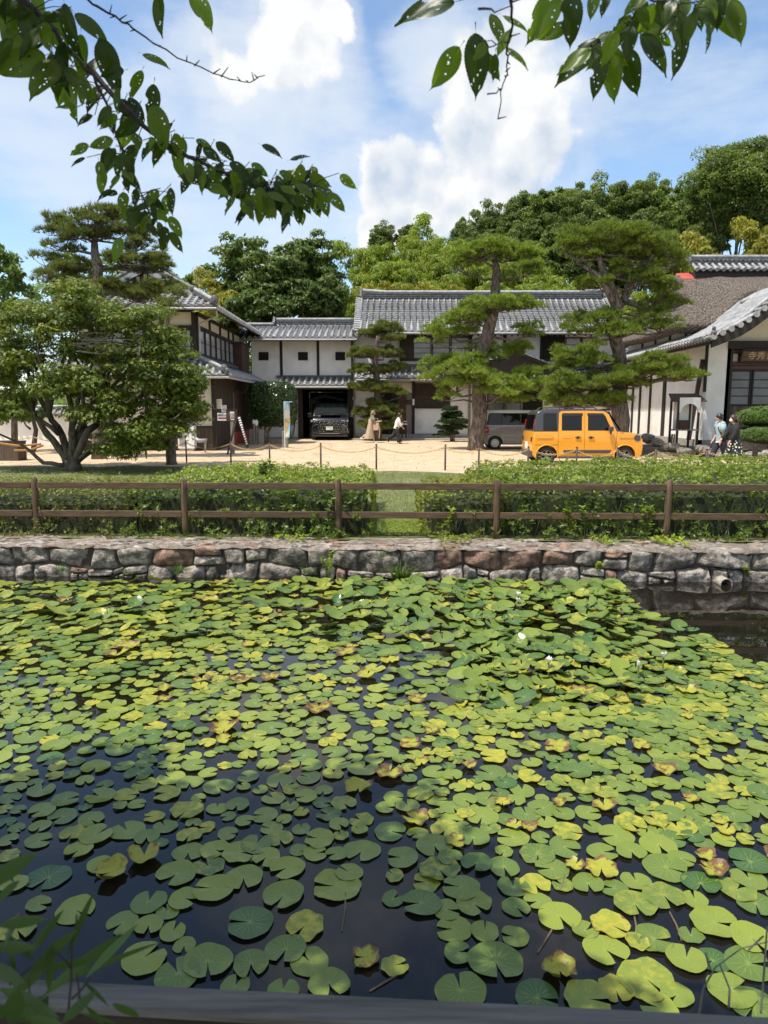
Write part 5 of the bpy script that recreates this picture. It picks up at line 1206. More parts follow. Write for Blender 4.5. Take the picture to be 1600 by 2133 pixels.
for (a, b_, c_3, d_, dd, mt_) in ((pqa, pqb, vz(755), vz(731), .12, None),):
    lo = Vector((a, 28.7-.12, c_3)); mb.add([(a, 28.52, c_3), (b_, 28.52, c_3), (b_, 28.34, d_), (a, 28.34, d_), (a, 28.58, c_3+.02), (b_, 28.58, c_3+.02), (b_, 28.40, d_+.02), (a, 28.40, d_+.02)], [(0, 1, 2, 3), (7, 6, 5, 4), (0, 4, 5, 1), (1, 5, 6, 2), (2, 6, 7, 3), (3, 7, 4, 0)])
plq = T('temple_plaque', 'tilted carved wooden name plaque with pale characters over the hall entrance', 'plaque', (15, 28.5, vz(755)))
mb.build('board', pm('plaque_wood', (0.085, 0.05, 0.028), (0.16, 0.10, 0.055), 6, .7, .4, 30, stretch=(1, 1, 5)), plq)
mb = MB(); P_ = [Vector((pqa, 28.50, vz(755))), Vector((pqb, 28.50, vz(755))), Vector((pqb, 28.32, vz(731))), Vector((pqa, 28.32, vz(731)))]
for a, b_ in zip(P_, P_[1:]+P_[:1]): mb.bar(a, b_, .07, .06, (0, -1, .4))
mb.build('frame', MAT['darkwood'], plq)
for k, (a, b_) in enumerate(((1516, 1560), (1561, 1606), (1607, 1652))): panes(hall, PE, ux(a), ux(b_), vz(845), vz(771), 1, 4, MAT['greyshoji'], fr=.06, mun=.035, d=.005+.03*(k % 2))
for k in range(9): part(hall, 'door_board', 'boards', PE, (ux(1515)+.2*k, ux(1515)+.2*k+.194, HB, vz(846), 0.0, .035))
part(hall, 'entrance_step', 'granite', PE, (13.4, 20, .1, .34, .15, .75))
# thatch
TH = MAT['thatch']
ec = at(1416, 676, 29.6)                      # front left eave corner
ridL = at(1415, 574, 33.6)                    # left end of the ridge
xE, yEv, zEv = ec.x, ec.y, ec.z; zRd, yRd = ridL.z, 33.6
def eave_z(x): return zEv-.02+1.45*sstep(xE+1.15, xE+3.2, np.float64(x))
def eave_y(x): return yEv+0.6*sstep(xE+1.2, xE+3.2, np.float64(x))
V = []; nu, nv = 60, 28
xsL = ridL.x; xH = at(1436, 640, 31.4).x         # left end of the ridge; foot of the gable hollow
def left_x(v):
    pts = [(0, xE), (.2, xE+.42*(xH-xE)), (.36, xE+.85*(xH-xE)), (.44, xH), (.55, xH-.02), (.72, xH-.30), (.86, xsL-.30), (1.0, xsL-.12)]
    for (v0, x0), (v1, x1) in zip(pts[:-1], pts[1:]):
        if v <= v1: f = (v-v0)/(v1-v0); return x0+(x1-x0)*f
    return pts[-1][1]
for j in range(nv):
    v = j/(nv-1)
    for i in range(nu):
        u = i/(nu-1); xl_ = left_x(v); xx = xl_+(24-(xl_-xE))*u**1.15
        y0_, z0_ = float(eave_y(xx)), float(eave_z(xx)); yy_ = y0_+(yRd-y0_)*v; zz_ = z0_+(zRd-z0_)*(v**0.93)+.055*math.sin(math.pi*v)+.05*noise.noise(Vector((xx*1.5, v*6, 2)))
        V.append((xx-14, yy_-31, zz_-.35))
ii = np.arange(nu*nv).reshape(nv, nu); F = np.stack([ii[:-1, :-1], ii[:-1, 1:], ii[1:, 1:], ii[1:, :-1]], -1).reshape(-1, 4)
o = link('thatch_front', npmesh('thatch_front', V, F, smooth=True), TH, hall)
sol = o.modifiers.new('thick', 'SOLIDIFY'); sol.thickness = 0.42; sol.offset = -1
# side hip skirt of the thatch and the hollow gable over it
V = []; nu, nv = 24, 12; zT = zEv+(zRd-zEv)*.44**.93
for j in range(nv):
    v = j/(nv-1)
    for i in range(nu):
        u = i/(nu-1); y = yEv+u*2*(yRd-yEv); x = left_x(.44*v)+(.35 if v > .95 else 0)
        yc_ = yRd+(y-yRd)*(1-.44*v); z = zEv-.02-.10*math.sin(math.pi*u)*(1-v)+(zT-zEv)*v+.03*noise.noise(Vector((y*2, v*5, 8)))
        V.append((x-14, yc_-31, z-.35))
ii = np.arange(nu*nv).reshape(nv, nu); F = np.stack([ii[:-1, :-1], ii[1:, :-1], ii[1:, 1:], ii[:-1, 1:]], -1).reshape(-1, 4)
o = link('thatch_side', npmesh('thatch_side', V, F, smooth=True), TH, hall); sol = o.modifiers.new('thick', 'SOLIDIFY'); sol.thickness = .34; sol.offset = -1
mb = MB(); mb.prism([(xH+.45, yEv+1.7, zT-.3), (xH+.45, 2*yRd-yEv-1.7, zT-.3), (xH+.45, yRd, zRd-.1)], (.1, 0, 0)); mb.build('gable_hollow', MAT['void'], hall)
mb = MB(); roll = []
for k in range(9):
    v = .50+.49*k/8; roll.append((left_x(v)+.04, yEv+(yRd-yEv)*v, zEv+(zRd-zEv)*v**.93-.12))
mb.tube(roll, [.08, .14, .19, .22, .23, .23, .22, .2, .18], 10, wob=.08); mb.build('thatch_verge', TH, hall, smooth=True)
# back slope closes the roof
mb = MB(); mb.add([(xsL-.1, yRd, zRd-.05), (38, yRd, zRd-.05), (38, 38, zEv-.1), (xE, 38, zEv-.1)], [(0, 1, 2, 3)]); mb.build('thatch_back', TH, hall)
mb = MB(); mb.add([(xsL-.22, yRd-.42, zRd-.20), (xsL+.62, yRd-.50, zRd-.22), (xsL+.52, yRd+.02, zRd+.13), (xsL-.16, yRd+.02, zRd+.10), (xsL-.22, yRd-.42, zRd-.23), (xsL+.62, yRd-.50, zRd-.25), (xsL+.52, yRd+.02, zRd+.1), (xsL-.16, yRd+.02, zRd+.07)], [(0, 1, 2, 3), (7, 6, 5, 4), (0, 4, 5, 1), (1, 5, 6, 2), (2, 6, 7, 3), (3, 7, 4, 0)]); mb.build('ridge_sheet', MAT['redsheet'], hall)
mb = MB(); mb.bar((xsL+.6, yRd-.52, zRd-.235), (30, yRd-.52, zRd-.235), .05, .05); mb.build('ridge_sheet', MAT['redsheet'], hall)
# tiled ridge house on the thatch
mb = MB(); mb.box(xsL+.5, 30, yRd-.5, yRd+.5, zRd-.2, zRd+.12); mb.build('ridge_base', MAT['blackwood'], hall)
rz = zRd+.14; tile_roof(hall, (xsL+.52, yRd-.62, rz), (30, yRd-.62, rz), Vector((0, .6, .36)), .7, sp=.30, r=.078, deck=.06)
ridge(hall, (xsL+.5, yRd, rz+.36), (30, yRd, rz+.36), .30, .28, 4, .09)
for k in range(40):
    mb = MB(); xx = xsL+.9+.2*k; mb.ball((xx, yRd-.15, rz+.50), (.075, .02, .07), 6, 4); mb.build('ridge_scallop', MAT['ridge'], hall)
# wall strip between the thatch and the skirt roof
part(hall, 'upper_wall', 'plaster', (Vector((xE+.75, 0, 0)), Y_, -X_), (30.3, 38, 4.3, zEv+.3, -.2, 0.0))
for k in range(4): part(hall, 'post', 'blackwood', (Vector((xE+.75, 0, 0)), Y_, -X_), (30.6+1.7*k, 30.78+1.7*k, 4.3, zEv+.2, 0.0, 0.04))

# ------------------------------------------------------------------ boundary wall and outbuilding at the far left
bw = T('boundary_wall', 'low white plaster wall with a tiled coping behind the maple at the far left', 'wall', (-17, 33.5, 0))
mb = MB(); mb.box(-23, -13.2, 33.4, 33.7, 0, 1.55); mb.build('wall', MAT['plaster'], bw)
tile_roof(bw, (-23, 33.15, 1.5), (-13.2, 33.15, 1.5), (0, .4, .26), .48, sp=.3, r=.07, deck=.06); ridge(bw, (-23, 33.55, 1.75), (-13.2, 33.55, 1.75), .1, .2, 2, .07, ends=False)
# ------------------------------------------------------------------ trees
def needle_tufts(rg, P, A, n=7, L=0.13, Wd=0.016, spread=0.75):
    """each tuft: n thin triangles fanning out round its axis"""
    k = len(P); C = np.repeat(P, n, 0); A_ = np.repeat(nrm(A), n, 0)
    Dv = nrm(A_+spread*rdirs(rg, k*n)); S = nrm(np.cross(Dv, rdirs(rg, k*n)))
    L_ = L*(0.7+0.6*rg.random((k*n, 1))); V = np.stack([C-S*Wd*.5, C+S*Wd*.5, C+Dv*L_], 1).reshape(-1, 3)
    F = np.arange(3*k*n).reshape(-1, 3); t = np.repeat(np.clip(np.repeat(rg.random(k), n)*.8+.2*rg.random(k*n), 0, 1), 3)
    return V, F, t
def pine(name_label, Y, trunk, pads_, seed, mat='needle', rad0=0.4, dens=135, L=0.14, Wd=0.02, bark='bark', group=None, sub_r=0.30, forks=()):
    """trunk: photo points (px, py, radius px); pads_: (px, py, rx, ry[, dy]) in photo pixels at depth Y"""
    rg = R(seed); k = Y/FPX; P0 = at(trunk[0][0], trunk[0][1], Y); P0.z = gz(Y)-.03
    root = T('pine_tree', name_label, 'pine tree', P0, group); off = np.array(P0)
    pts = [P0]+[at(a, b_, Y+0.25*math.sin(i*1.7)) for i, (a, b_, r_) in enumerate(trunk[1:])]
    rads = [r_*k for (_, _, r_) in trunk]
    # finer trunk line
    fine_p, fine_r = [], []
    for i in range(len(pts)-1):
        for q in range(4):
            f = q/4; p = pts[i].lerp(pts[i+1], f); p = p+Vector((noise.noise(p*1.3), noise.noise(p*1.3+Vector((9, 0, 0))), 0))*rads[i]*.25; fine_p.append(p); fine_r.append(rads[i]*(1-f)+rads[i+1]*f)
    fine_p.append(pts[-1]); fine_r.append(rads[-1]); fine_p[0] = P0; fine_r[0] *= 1.18
    mb = MB(); mb.tube(fine_p, fine_r, 14, wob=.14, seed=seed); mb.build('trunk', MAT[bark], root, smooth=True)
    for q, fk in enumerate(forks):
        fp = [at(a, b_, Y+.3*math.sin(q*2+i)) for i, (a, b_, r_) in enumerate(fk)]; mb = MB(); mb.tube([p for i in range(len(fp)-1) for p in (fp[i], fp[i].lerp(fp[i+1], .5)+Vector((rg.normal()*.03, 0, rg.normal()*.03)))]+[fp[-1]], [r for i in range(len(fk)-1) for r in (fk[i][2]*k, (fk[i][2]+fk[i+1][2])/2*k)]+[fk[-1][2]*k], 9, wob=.16, seed=q); mb.build('fork', MAT[bark], root, smooth=True)
    lb = MB(); parts = []
    for pi, pd in enumerate(pads_):
        a, b_, rx, ry = pd[:4]; dy = pd[4] if len(pd) > 4 else rg.uniform(-.5, .5)*rx*k
        c = at(a, b_, Y+dy); RX, RZ = rx*k, ry*k*1.12; RY = RX*0.8
        # limb from the trunk, joining a little below the pad
        cand = [p for p in fine_p if p.z < c.z+RZ*0.3] or fine_p[:1]
        j = min(cand, key=lambda p: abs(p.z-(c.z-RZ*.8))+(p-c).length*.15)
        rj = fine_r[fine_p.index(j)]; tip = c+Vector((0, 0, -RZ*.55)); mid = j.lerp(tip, .5)+Vector((0, 0, -.10*(tip-j).length*(1 if rg.random() < .6 else -.6)))+Vector((rg.normal(), rg.normal(), 0))*.08
        r0 = min(rj*.5, .03+.035*RX)
        seq = [j, j.lerp(mid, .6), mid, mid.lerp(tip, .55)+Vector((rg.normal(), rg.normal(), rg.normal()))*.06, tip]; lb.tube(seq, [r0, r0*.85, r0*.7, r0*.5, r0*.3], 8, wob=.15, seed=pi)
        ns = max(5, int(RX*RY/(sub_r*sub_r)*2.6))
        for s_ in range(ns):
            th = rg.uniform(0, 2*math.pi); rr = rg.random()**.55; sr = sub_r*rg.uniform(.7, 1.25)
            sr = sr; sc = np.array([c.x+RX*rr*math.cos(th), c.y+RY*rr*math.sin(th), c.z+RZ*(rg.uniform(-.9, .9)*(1-rr*.35))+RZ*.35*(1-rr*rr)])
            lb.tube([tip, Vector(tip).lerp(Vector(sc), .6)+Vector((0, 0, -.05)), Vector(sc)+Vector((0, 0, -sr*.1))], [r0*.28, r0*.2, .008], 5)
            nt_ = int(dens*sr*sr*4.2); d = rdirs(rg, nt_); d[:, 2] = np.where(d[:, 2] < -.15, -d[:, 2]*.7, d[:, 2])
            P = sc+d*sr*np.array([1, 1, .66])*(0.55+.45*rg.random((nt_, 1))); A_ = d+np.array([0, 0, .75])
            V, F, t = needle_tufts(rg, P, A_, 7, L, Wd); parts.append((V, F, np.clip(t*.75+.2*rg.random(), 0, 1)))
    V, F, t = cat_leaves(parts)
    link('crown', npmesh('crown', V-off, F, {'tint': t}), MAT[mat], root); tag(lb.build('limbs', MAT[bark], root, smooth=True), kind='stuff')
    return root
# the tall clipped pine in the middle of the courtyard
pine('tall black pine with thick trunk and clipped needle clouds left of the grey van', 29.6,
     [(992, 940, 17), (996, 880, 15.5), (1000, 800, 15), (1005, 730, 14), (1022, 670, 12), (1032, 610, 10), (1034, 570, 9), (1030, 540, 5)],
     [(1000, 530, 58, 18), (1070, 532, 58, 18), (975, 560, 38, 20), (1090, 565, 40, 20), (1030, 518, 45, 12), (1022, 640, 62, 13), (1078, 636, 42, 10), (985, 660, 40, 14),
      (940, 690, 58, 20), (975, 665, 36, 13), (905, 708, 28, 12), (1105, 692, 32, 15), (1012, 738, 38, 18), (1072, 735, 36, 15, .8), (915, 762, 40, 17), (965, 768, 52, 22), (915, 790, 36, 16), (950, 805, 38, 22),
      (1000, 792, 46, 20, -.6), (1050, 812, 52, 20, -.7), (1105, 790, 46, 18), (1118, 808, 34, 12, -.3), (930, 828, 24, 10), (1075, 832, 38, 10)], 11, rad0=.37, L=.15, Wd=.024)
# the big two crowned pine at the right
pine('large spreading black pine with a forked crown behind the yellow car', 26.5,
     [(1300, 905, 19), (1290, 850, 17), (1293, 790, 14), (1287, 730, 13), (1278, 680, 12), (1284, 640, 11), (1272, 600, 9), (1258, 565, 7), (1246, 530, 5)],
     [(1215, 500, 52, 20), (1280, 492, 56, 18), (1345, 505, 54, 20), (1395, 525, 36, 16), (1180, 520, 28, 15), (1300, 530, 66, 14), (1232, 535, 48, 14), (1385, 560, 38, 18), (1250, 590, 42, 16), (1345, 580, 40, 18), (1300, 565, 40, 12),
      (1385, 612, 32, 14), (1352, 645, 30, 14), (1405, 640, 26, 12), (1235, 675, 58, 20), (1290, 690, 44, 18), (1200, 690, 28, 14), (1372, 682, 44, 20), (1215, 742, 52, 20), (1250, 765, 36, 16), (1195, 765, 34, 12),
      (1370, 765, 58, 18, -.8), (1410, 780, 50, 14, -.9), (1320, 780, 48, 16, -.7), (1240, 800, 62, 18), (1175, 800, 44, 20), (1300, 800, 50, 14), (1200, 835, 66, 18), (1150, 825, 28, 20), (1260, 835, 44, 14), (1440, 788, 24, 8, -1)], 12, 'needle', .4, L=.15, Wd=.023, forks=[[(1282, 650, 9), (1300, 622, 8), (1316, 590, 7), (1330, 560, 5), (1362, 530, 3)], [(1318, 588, 5), (1345, 572, 4.5), (1385, 562, 3.5), (1410, 548, 2)], [(1276, 630, 6), (1262, 600, 6), (1240, 570, 5), (1205, 548, 3)], [(1300, 622, 5), (1330, 640, 4), (1365, 640, 2.5)], [(1290, 790, 7), (1330, 800, 5), (1380, 790, 4), (1430, 790, 2)]])
# the smaller clipped pine by the entrance
pine('slim clipped pine in tiers beside the main building entrance, behind the woman in beige', 37.0,
     [(786, 905, 9), (788, 850, 8), (786, 800, 7), (782, 750, 6), (788, 700, 4)],
     [(800, 688, 32, 10), (775, 698, 28, 9), (815, 705, 22, 7), (768, 738, 38, 10), (808, 738, 30, 10), (748, 772, 26, 8), (815, 768, 26, 9), (782, 775, 26, 8), (760, 808, 30, 10), (800, 812, 34, 10), (825, 825, 18, 10), (790, 845, 30, 9), (762, 865, 26, 12), (805, 862, 34, 12), (775, 888, 34, 9), (825, 882, 20, 9)], 13, 'needle2', L=.13, Wd=.024, dens=260, sub_r=.26)
# the pine behind the maple
pine('gnarled open crowned black pine rising behind the maple at the left', 25.0,
     [(205, 930, 13), (207, 800, 12), (210, 700, 12), (205, 620, 11), (203, 560, 10), (198, 530, 8), (196, 500, 6), (205, 470, 4)],
     [(215, 455, 40, 14), (180, 462, 34, 12), (240, 450, 26, 9), (130, 462, 32, 10), (115, 485, 24, 9), (165, 490, 40, 12), (265, 478, 28, 10), (300, 492, 14, 6), (225, 490, 40, 12), (130, 515, 34, 12), (285, 515, 36, 12), (325, 540, 30, 14), (95, 545, 34, 16), (150, 560, 40, 16), (300, 560, 40, 12), (255, 545, 36, 10), (115, 575, 46, 16), (345, 555, 14, 8), (240, 600, 44, 16), (330, 600, 44, 14), (280, 620, 46, 14), (180, 610, 40, 16)], 14, 'needle2', L=.17, Wd=.022, dens=120, sub_r=.24)
pine('small thin pine with bare curving stem close to the left house corner', 22.4,
     [(358, 975, 11), (357, 930, 10), (352, 850, 7), (350, 760, 5), (348, 690, 4), (352, 640, 3)],
     [(352, 640, 30, 10), (385, 608, 22, 7), (365, 615, 20, 7), (350, 660, 22, 9), (340, 700, 26, 12), (365, 720, 22, 12), (330, 800, 30, 12), (385, 850, 34, 9), (405, 880, 22, 7), (395, 865, 26, 8), (370, 900, 20, 7)], 15, 'needle2', L=.15, Wd=.017, dens=110, sub_r=.20)
# the small round clipped pine
pine('dwarf clipped pine in rounded layers left of the thick pine trunk', 36.0,
     [(943, 912, 5), (942, 890, 4), (940, 862, 3)],
     [(938, 854, 18, 4), (945, 866, 24, 5), (928, 872, 14, 4), (945, 880, 28, 5), (935, 893, 26, 5), (955, 892, 20, 5), (932, 904, 20, 4)], 16, 'topiary', L=.07, Wd=.02, dens=900, sub_r=.15)

def leaf_crown(rg, clumps, n_leaf, L, Wd, droop=0.25, up=0.5, lobes=1):
    """clumps: list of (centre, radius3); leaves on and inside every clump, facing outward and up"""
    parts = []
    for c, r3 in clumps:
        n = n_leaf if not callable(n_leaf) else n_leaf(r3); d = rdirs(rg, n); d[:, 2] = np.where((d[:, 2] < -.2) & (rg.random(n) < .6), -d[:, 2], d[:, 2])
        P = np.array(c)+d*np.array(r3)*(0.62+.43*rg.random((n, 1))); N = nrm(d+np.array([0, 0, up])+.55*rg.normal(size=(n, 3)))
        Dv = nrm(np.cross(N, rdirs(rg, n))+np.array([0, 0, -droop])); t = np.clip(.25+.5*rg.random()+.28*rg.normal(size=n), 0, 1)
        if lobes > 1:
            S = nrm(np.cross(Dv, N)); Ds = []
            for q in range(lobes):
                a = (q-(lobes-1)/2)*0.85; Ds.append(Dv*math.cos(a)+S*math.sin(a))
            P = np.tile(P, (lobes, 1)); N = np.tile(N, (lobes, 1)); Dv = np.concatenate(Ds); t = np.tile(t, lobes); n *= lobes
        Ls = L*(.65+.7*rg.random((n, 1))); V, F = leaf_verts(P, Dv, N, Ls, Wd*(.75+.5*rg.random((n, 1)))); parts.append((V, F, np.repeat(t, 4)))
    return cat_leaves(parts)
# ---- the Japanese maple
def maple():
    rg = R(31); Y = 20.2; base = at(152, 985, Y); base.z = 0.0; k = Y/FPX
    root = T('maple_tree', 'broad many stemmed japanese maple with green leaves on the lawn at the left', 'maple tree', base); off = np.array(base)
    mb = MB(); mb.tube([base+Z_*-.05, base+Z_*.1, base+Z_*.3], [.27, .22, .19], 14, wob=.3)
    stems = [[(150, 960), (152, 900), (150, 860), (140, 800), (150, 740), (160, 680)], [(150, 960), (165, 905), (185, 870), (215, 820), (230, 770), (235, 700)], [(155, 960), (185, 900), (215, 872), (260, 850), (320, 800), (350, 750)], [(140, 965), (120, 930), (90, 890), (60, 850), (30, 800), (10, 760)],
             [(145, 960), (128, 905), (100, 860), (95, 800), (80, 740), (85, 690)], [(140, 970), (90, 965), (50, 930), (0, 905), (-50, 890)], [(160, 965), (200, 930), (250, 925), (310, 905), (370, 870), (400, 830)], [(150, 900), (160, 840), (185, 780), (200, 720), (190, 650)], [(185, 870), (240, 800), (290, 740), (300, 690)], [(128, 905), (60, 860), (20, 830), (-30, 800)], [(160, 955), (185, 935), (190, 925)], [(100, 860), (60, 790), (40, 720), (50, 660)]]
    stems += [[(150, 940), (175, 850), (170, 770), (130, 700), (110, 650)], [(120, 930), (70, 860), (60, 780), (20, 700)], [(185, 870), (200, 800), (250, 740), (260, 680)], [(215, 820), (280, 790), (340, 740), (380, 740)], [(100, 860), (120, 780), (150, 700), (150, 640)]]
    for i, s_ in enumerate(stems):
        pts = [at(a, b_, Y+(j/(len(s_)-1))*rg.uniform(-1.8, 1.8)) for j, (a, b_) in enumerate(s_)]; n = len(pts); fp, fr = [], []
        r0 = (.115 if i < 5 else .07)
        for a in range(n-1):
            for q in range(3):
                f = (a+q/3)/(n-1); fp.append(pts[a].lerp(pts[a+1], q/3)+Vector(rg.normal(size=3)*.02)); fr.append(r0*(1-f*.82))
        fp.append(pts[-1]); fr.append(r0*.15); mb.tube(fp, fr, 9, wob=.15, seed=i)
    mb.build('trunk', MAT['mbark'], root, smooth=True)
    cl = []
    shape = [(150, 620, 34, 26), (120, 660, 50, 30), (190, 650, 50, 26), (60, 690, 60, 34), (250, 680, 50, 30), (150, 700, 80, 30), (300, 720, 56, 34), (20, 740, 56, 34), (100, 740, 70, 34), (210, 745, 70, 34), (340, 760, 60, 34), (270, 780, 60, 34), (380, 790, 38, 32), (50, 800, 60, 30), (140, 800, 60, 26), (330, 820, 60, 32), (-20, 800, 60, 40), (220, 830, 56, 22), (380, 840, 32, 22), (20, 850, 50, 18), (290, 865, 56, 22), (-40, 870, 50, 20), (340, 890, 44, 16), (260, 900, 44, 14), (240, 938, 44, 7), (300, 925, 44, 9), (395, 800, 22, 20), (350, 700, 30, 14), (160, 600, 26, 12), (-60, 740, 70, 44), (70, 650, 40, 20), (160, 790, 60, 30), (200, 860, 60, 16), (360, 865, 46, 16), (-10, 690, 50, 40), (310, 660, 30, 14), (400, 850, 20, 12)]
    for (a, b_, rx, ry) in shape:
        for q in range(19):
            c = at(a+rg.uniform(-1, 1)*rx*.85, b_+rg.uniform(-1, 1)*ry*.85, Y+rg.uniform(-1, 1)*1.9*(1-abs(a-160)/420)); s_ = rg.uniform(.20, .42); cl.append((c, (s_*1.3, s_*1.2, s_*.5)))
    V, F, t = leaf_crown(rg, cl, 80, .085, .036, droop=.35, up=.8, lobes=3)
    link('crown', npmesh('crown', V-off, F, {'tint': t}), MAT['maple'], root)
    # bare grey twigs among the leaves
    mb = MB()
    for q in range(22):
        a = at(170+rg.normal()*14, 720+rg.normal()*10, Y-1.4); e_ = a+Vector((rg.uniform(.1, 1.3), rg.normal()*.2, rg.uniform(-.25, .35))); mb.tube([a, a.lerp(e_, .5)+Vector((0, 0, rg.normal()*.08)), e_], [.014, .009, .004], 5)
    mb.build('bare_twigs', MAT['greywood'], root)
maple()
# ---- topiary beside the gate
def topiary():
    rg = R(33); Y = 34.6; c = at(568, 842, Y); base = Vector((c.x-.5, Y, gz(Y)))
    root = T('topiary_shrub', 'dense dark green shrub clipped into a rounded block beside the garage opening', 'shrub', base); off = np.array(base); k = Y/FPX
    n = 15000; d = rdirs(rg, n); r3 = np.array([50*k, 46*k, 47*k]); e = np.sign(d)*np.abs(d)**.62; e = e/np.max(np.abs(e), 1, keepdims=True)*np.linalg.norm(d, axis=1, keepdims=True)
    q = np.abs(d)**5; rad = (q.sum(1, keepdims=True))**(-1/5.0); P = np.array(c)+d*rad*r3*(.93+.09*rg.random((n, 1)))*np.array([.93, .93, .93])
    P += np.array([[0.05*fbm(a*3, b_*3, c_*3)] for a, b_, c_ in P])*d
    N = nrm(d+.6*rg.normal(size=(n, 3))); Dv = np.cross(N, rdirs(rg, n)); V, F = leaf_verts(P, Dv, N, .10*(.7+.5*rg.random((n, 1))), .062, .05)
    link('foliage', npmesh('foliage', V-off, F, {'tint': np.repeat(rg.random(n), 4)}), MAT['topiary'], root)
    mb = MB(); mb.ball(c, tuple(r3*.86), 14, 10); mb.build('dark_core', MAT['hedgecore'], root)  # solid dark core behind the leaves, as in the hedges
    mb = MB()
    for s_ in (-.2, .05, .3): mb.tube([base+X_*s_+Z_*-.05, base+X_*(s_*.8)+Z_*.5, Vector(c)+X_*(s_*1.5)], [.10, .08, .06], 8, wob=.2)
    mb.build('trunk', MAT['greywood'], root, smooth=True)
topiary()
def clipped_dome(label, c, r3, seed, n=9000, mat='hedge', L=.07, Wd=.03, base=None):
    rg = R(seed); root = T('clipped_shrub', label, 'shrub', base or (c[0], c[1], c[2]-r3[2])); off = np.array(root.location)
    d = rdirs(rg, n); d[:, 2] = np.where(d[:, 2] < -.35, -d[:, 2], d[:, 2]); P = np.array(c)+d*np.array(r3)*(.92+.1*rg.random((n, 1))); P += np.array([[.09*fbm(a*2.2, b_*2.2, c_*2.2)+.05*fbm(a*6, b_*6, c_*6)] for a, b_, c_ in P])*d
    k = n; V, F, t = rosettes(rg, P, d+np.array([0, 0, .4]), 4, L, Wd, spread=.8, lift=.7); link('foliage', npmesh('foliage', V-off, F, {'tint': t}), MAT[mat], root)
    mb = MB(); mb.ball(c, tuple(np.array(r3)*.88), 12, 8); mb.tube([(c[0], c[1], c[2]-r3[2]-.3), (c[0], c[1], c[2])], .06, 6); mb.build('dark_core', MAT['hedgecore'], root)  # solid dark core with a short stem, as in the hedges
ca = at(1598, 872, 25.5); MAT['domeleaf'] = leafmat('clipped_dome_leaves', (.05, .10, .018), (.12, .18, .04), .2, .4)
clipped_dome('rounded upper tier of clipped green shrub behind the couple at the right edge', ca, (1.15, 1.0, .38), 91, mat='domeleaf')
cb = at(1604, 908, 25.0); clipped_dome('rounded lower tier of clipped green shrub behind the couple at the right edge', cb, (1.25, 1.0, .32), 92, mat='domeleaf')

# ---- trees on the hill
def zone(px):
    for lim, nm in ((500, 'above the left house roof end'), (715, 'just right of the big broadleaf tree'), (755, 'above the left end of the main roof'), (800, 'above the main roof near its left end'), (850, 'left of the tall bamboo plume'), (900, 'right of the tall bamboo plume'), (950, 'left of the tall pine top'), (1000, 'behind the left side of the tall pine'), (1060, 'behind the tall pine'), (1110, 'just right of the tall pine'), (1150, 'between the two big pines'), (1200, 'left of the forked pine'), (1260, 'behind the left half of the forked pine'), (1360, 'behind the forked pine'), (1410, 'right of the forked pine'), (1470, 'just left of the thatched roof ridge'), (1540, 'above the thatched roof ridge'), (1570, 'over the right part of the thatched roof')):
        if px < lim: return nm
    return 'at the right edge over the thatched roof'
def grow_tree(root, c, r3, mat, seed, n_cl, n_leaf, L, Wd, trunk_h, cl_r=(.09, .26), bark='mbark', flat=.8):
    rg = R(seed); off = np.array(root.location); cl = []
    for q in range(n_cl):
        d = rdirs(rg, 1)[0]; d[2] = d[2]*(1.0 if d[2] > 0 else .75); rr = rg.uniform(.45, .92) if rg.random() < .8 else rg.uniform(.9, 1.16); s_ = rg.uniform(*cl_r)*(0.5*min(r3)+0.5*max(r3))
        cl.append((np.array(c)+d*np.array(r3)*rr, (s_*1.2, s_*1.2, s_*flat)))
    V, F, t = leaf_crown(rg, cl, n_leaf, L, Wd, droop=.2, up=.55); link('crown', npmesh('crown', V-off, F, {'tint': t}), MAT[mat], root)
    mb = MB(); b0 = Vector(root.location); cc = Vector(c); tr = .035*max(r3)+.08
    mb.tube([b0+Z_*-.3, b0.lerp(cc, .5)+Vector((rg.normal()*.2, 0, 0)), cc+Z_*(r3[2]*.3)], [tr, tr*.75, tr*.3], 8)
    for q in range(9):
        e_ = Vector(cl[q % len(cl)][0]); s0 = b0.lerp(cc, rg.uniform(.45, 1)); mb.tube([s0, s0.lerp(e_, .5)+Z_*rg.normal()*.2, e_], [tr*.4, tr*.28, .03], 6)
    mb.build('trunk', MAT[bark], root, smooth=True)
def hill_tree(name, label, px, py, rx, ry, Y, mat, seed, group=None, n_cl=70, n_leaf=150, L=.30, Wd=.16, **kw):
    c = at(px, py, Y); k = Y/FPX; base = (c.x, Y, float(terr(c.x, Y))); root = T(name, label, 'tree', base, group)
    grow_tree(root, c, (rx*k, rx*k*.85, ry*k), mat, seed, n_cl, n_leaf, L, Wd, 0, **kw); return root
hill_tree('broadleaf_tree', 'big dark green layered broadleaf tree directly behind the gate range, left crown', 535, 588, 88, 88, 50, 'broad', 201, n_cl=190, n_leaf=120, L=.30, Wd=.14, flat=.42)
hill_tree('broadleaf_tree', 'tall dark green broadleaf tree with open branches behind the gate range, right crown', 640, 560, 66, 70, 53, 'broad', 202, n_cl=130, n_leaf=120, L=.30, Wd=.14, flat=.42)
hill_tree('broadleaf_tree', 'dark green broadleaf tree filling the gap above the gate range roof', 650, 630, 58, 46, 49, 'broad', 203, n_cl=110, n_leaf=120, L=.30, Wd=.14, flat=.42)
hill_tree('broadleaf_tree', 'lower dark green broadleaf tree above the left end of the gate range', 530, 650, 66, 44, 47, 'broad', 204, n_cl=110, n_leaf=120, L=.30, Wd=.14, flat=.42)
OAK_G = 'evergreen trees along the hilltop'; OL = 'dark evergreen tree with a rounded crown on the hilltop'
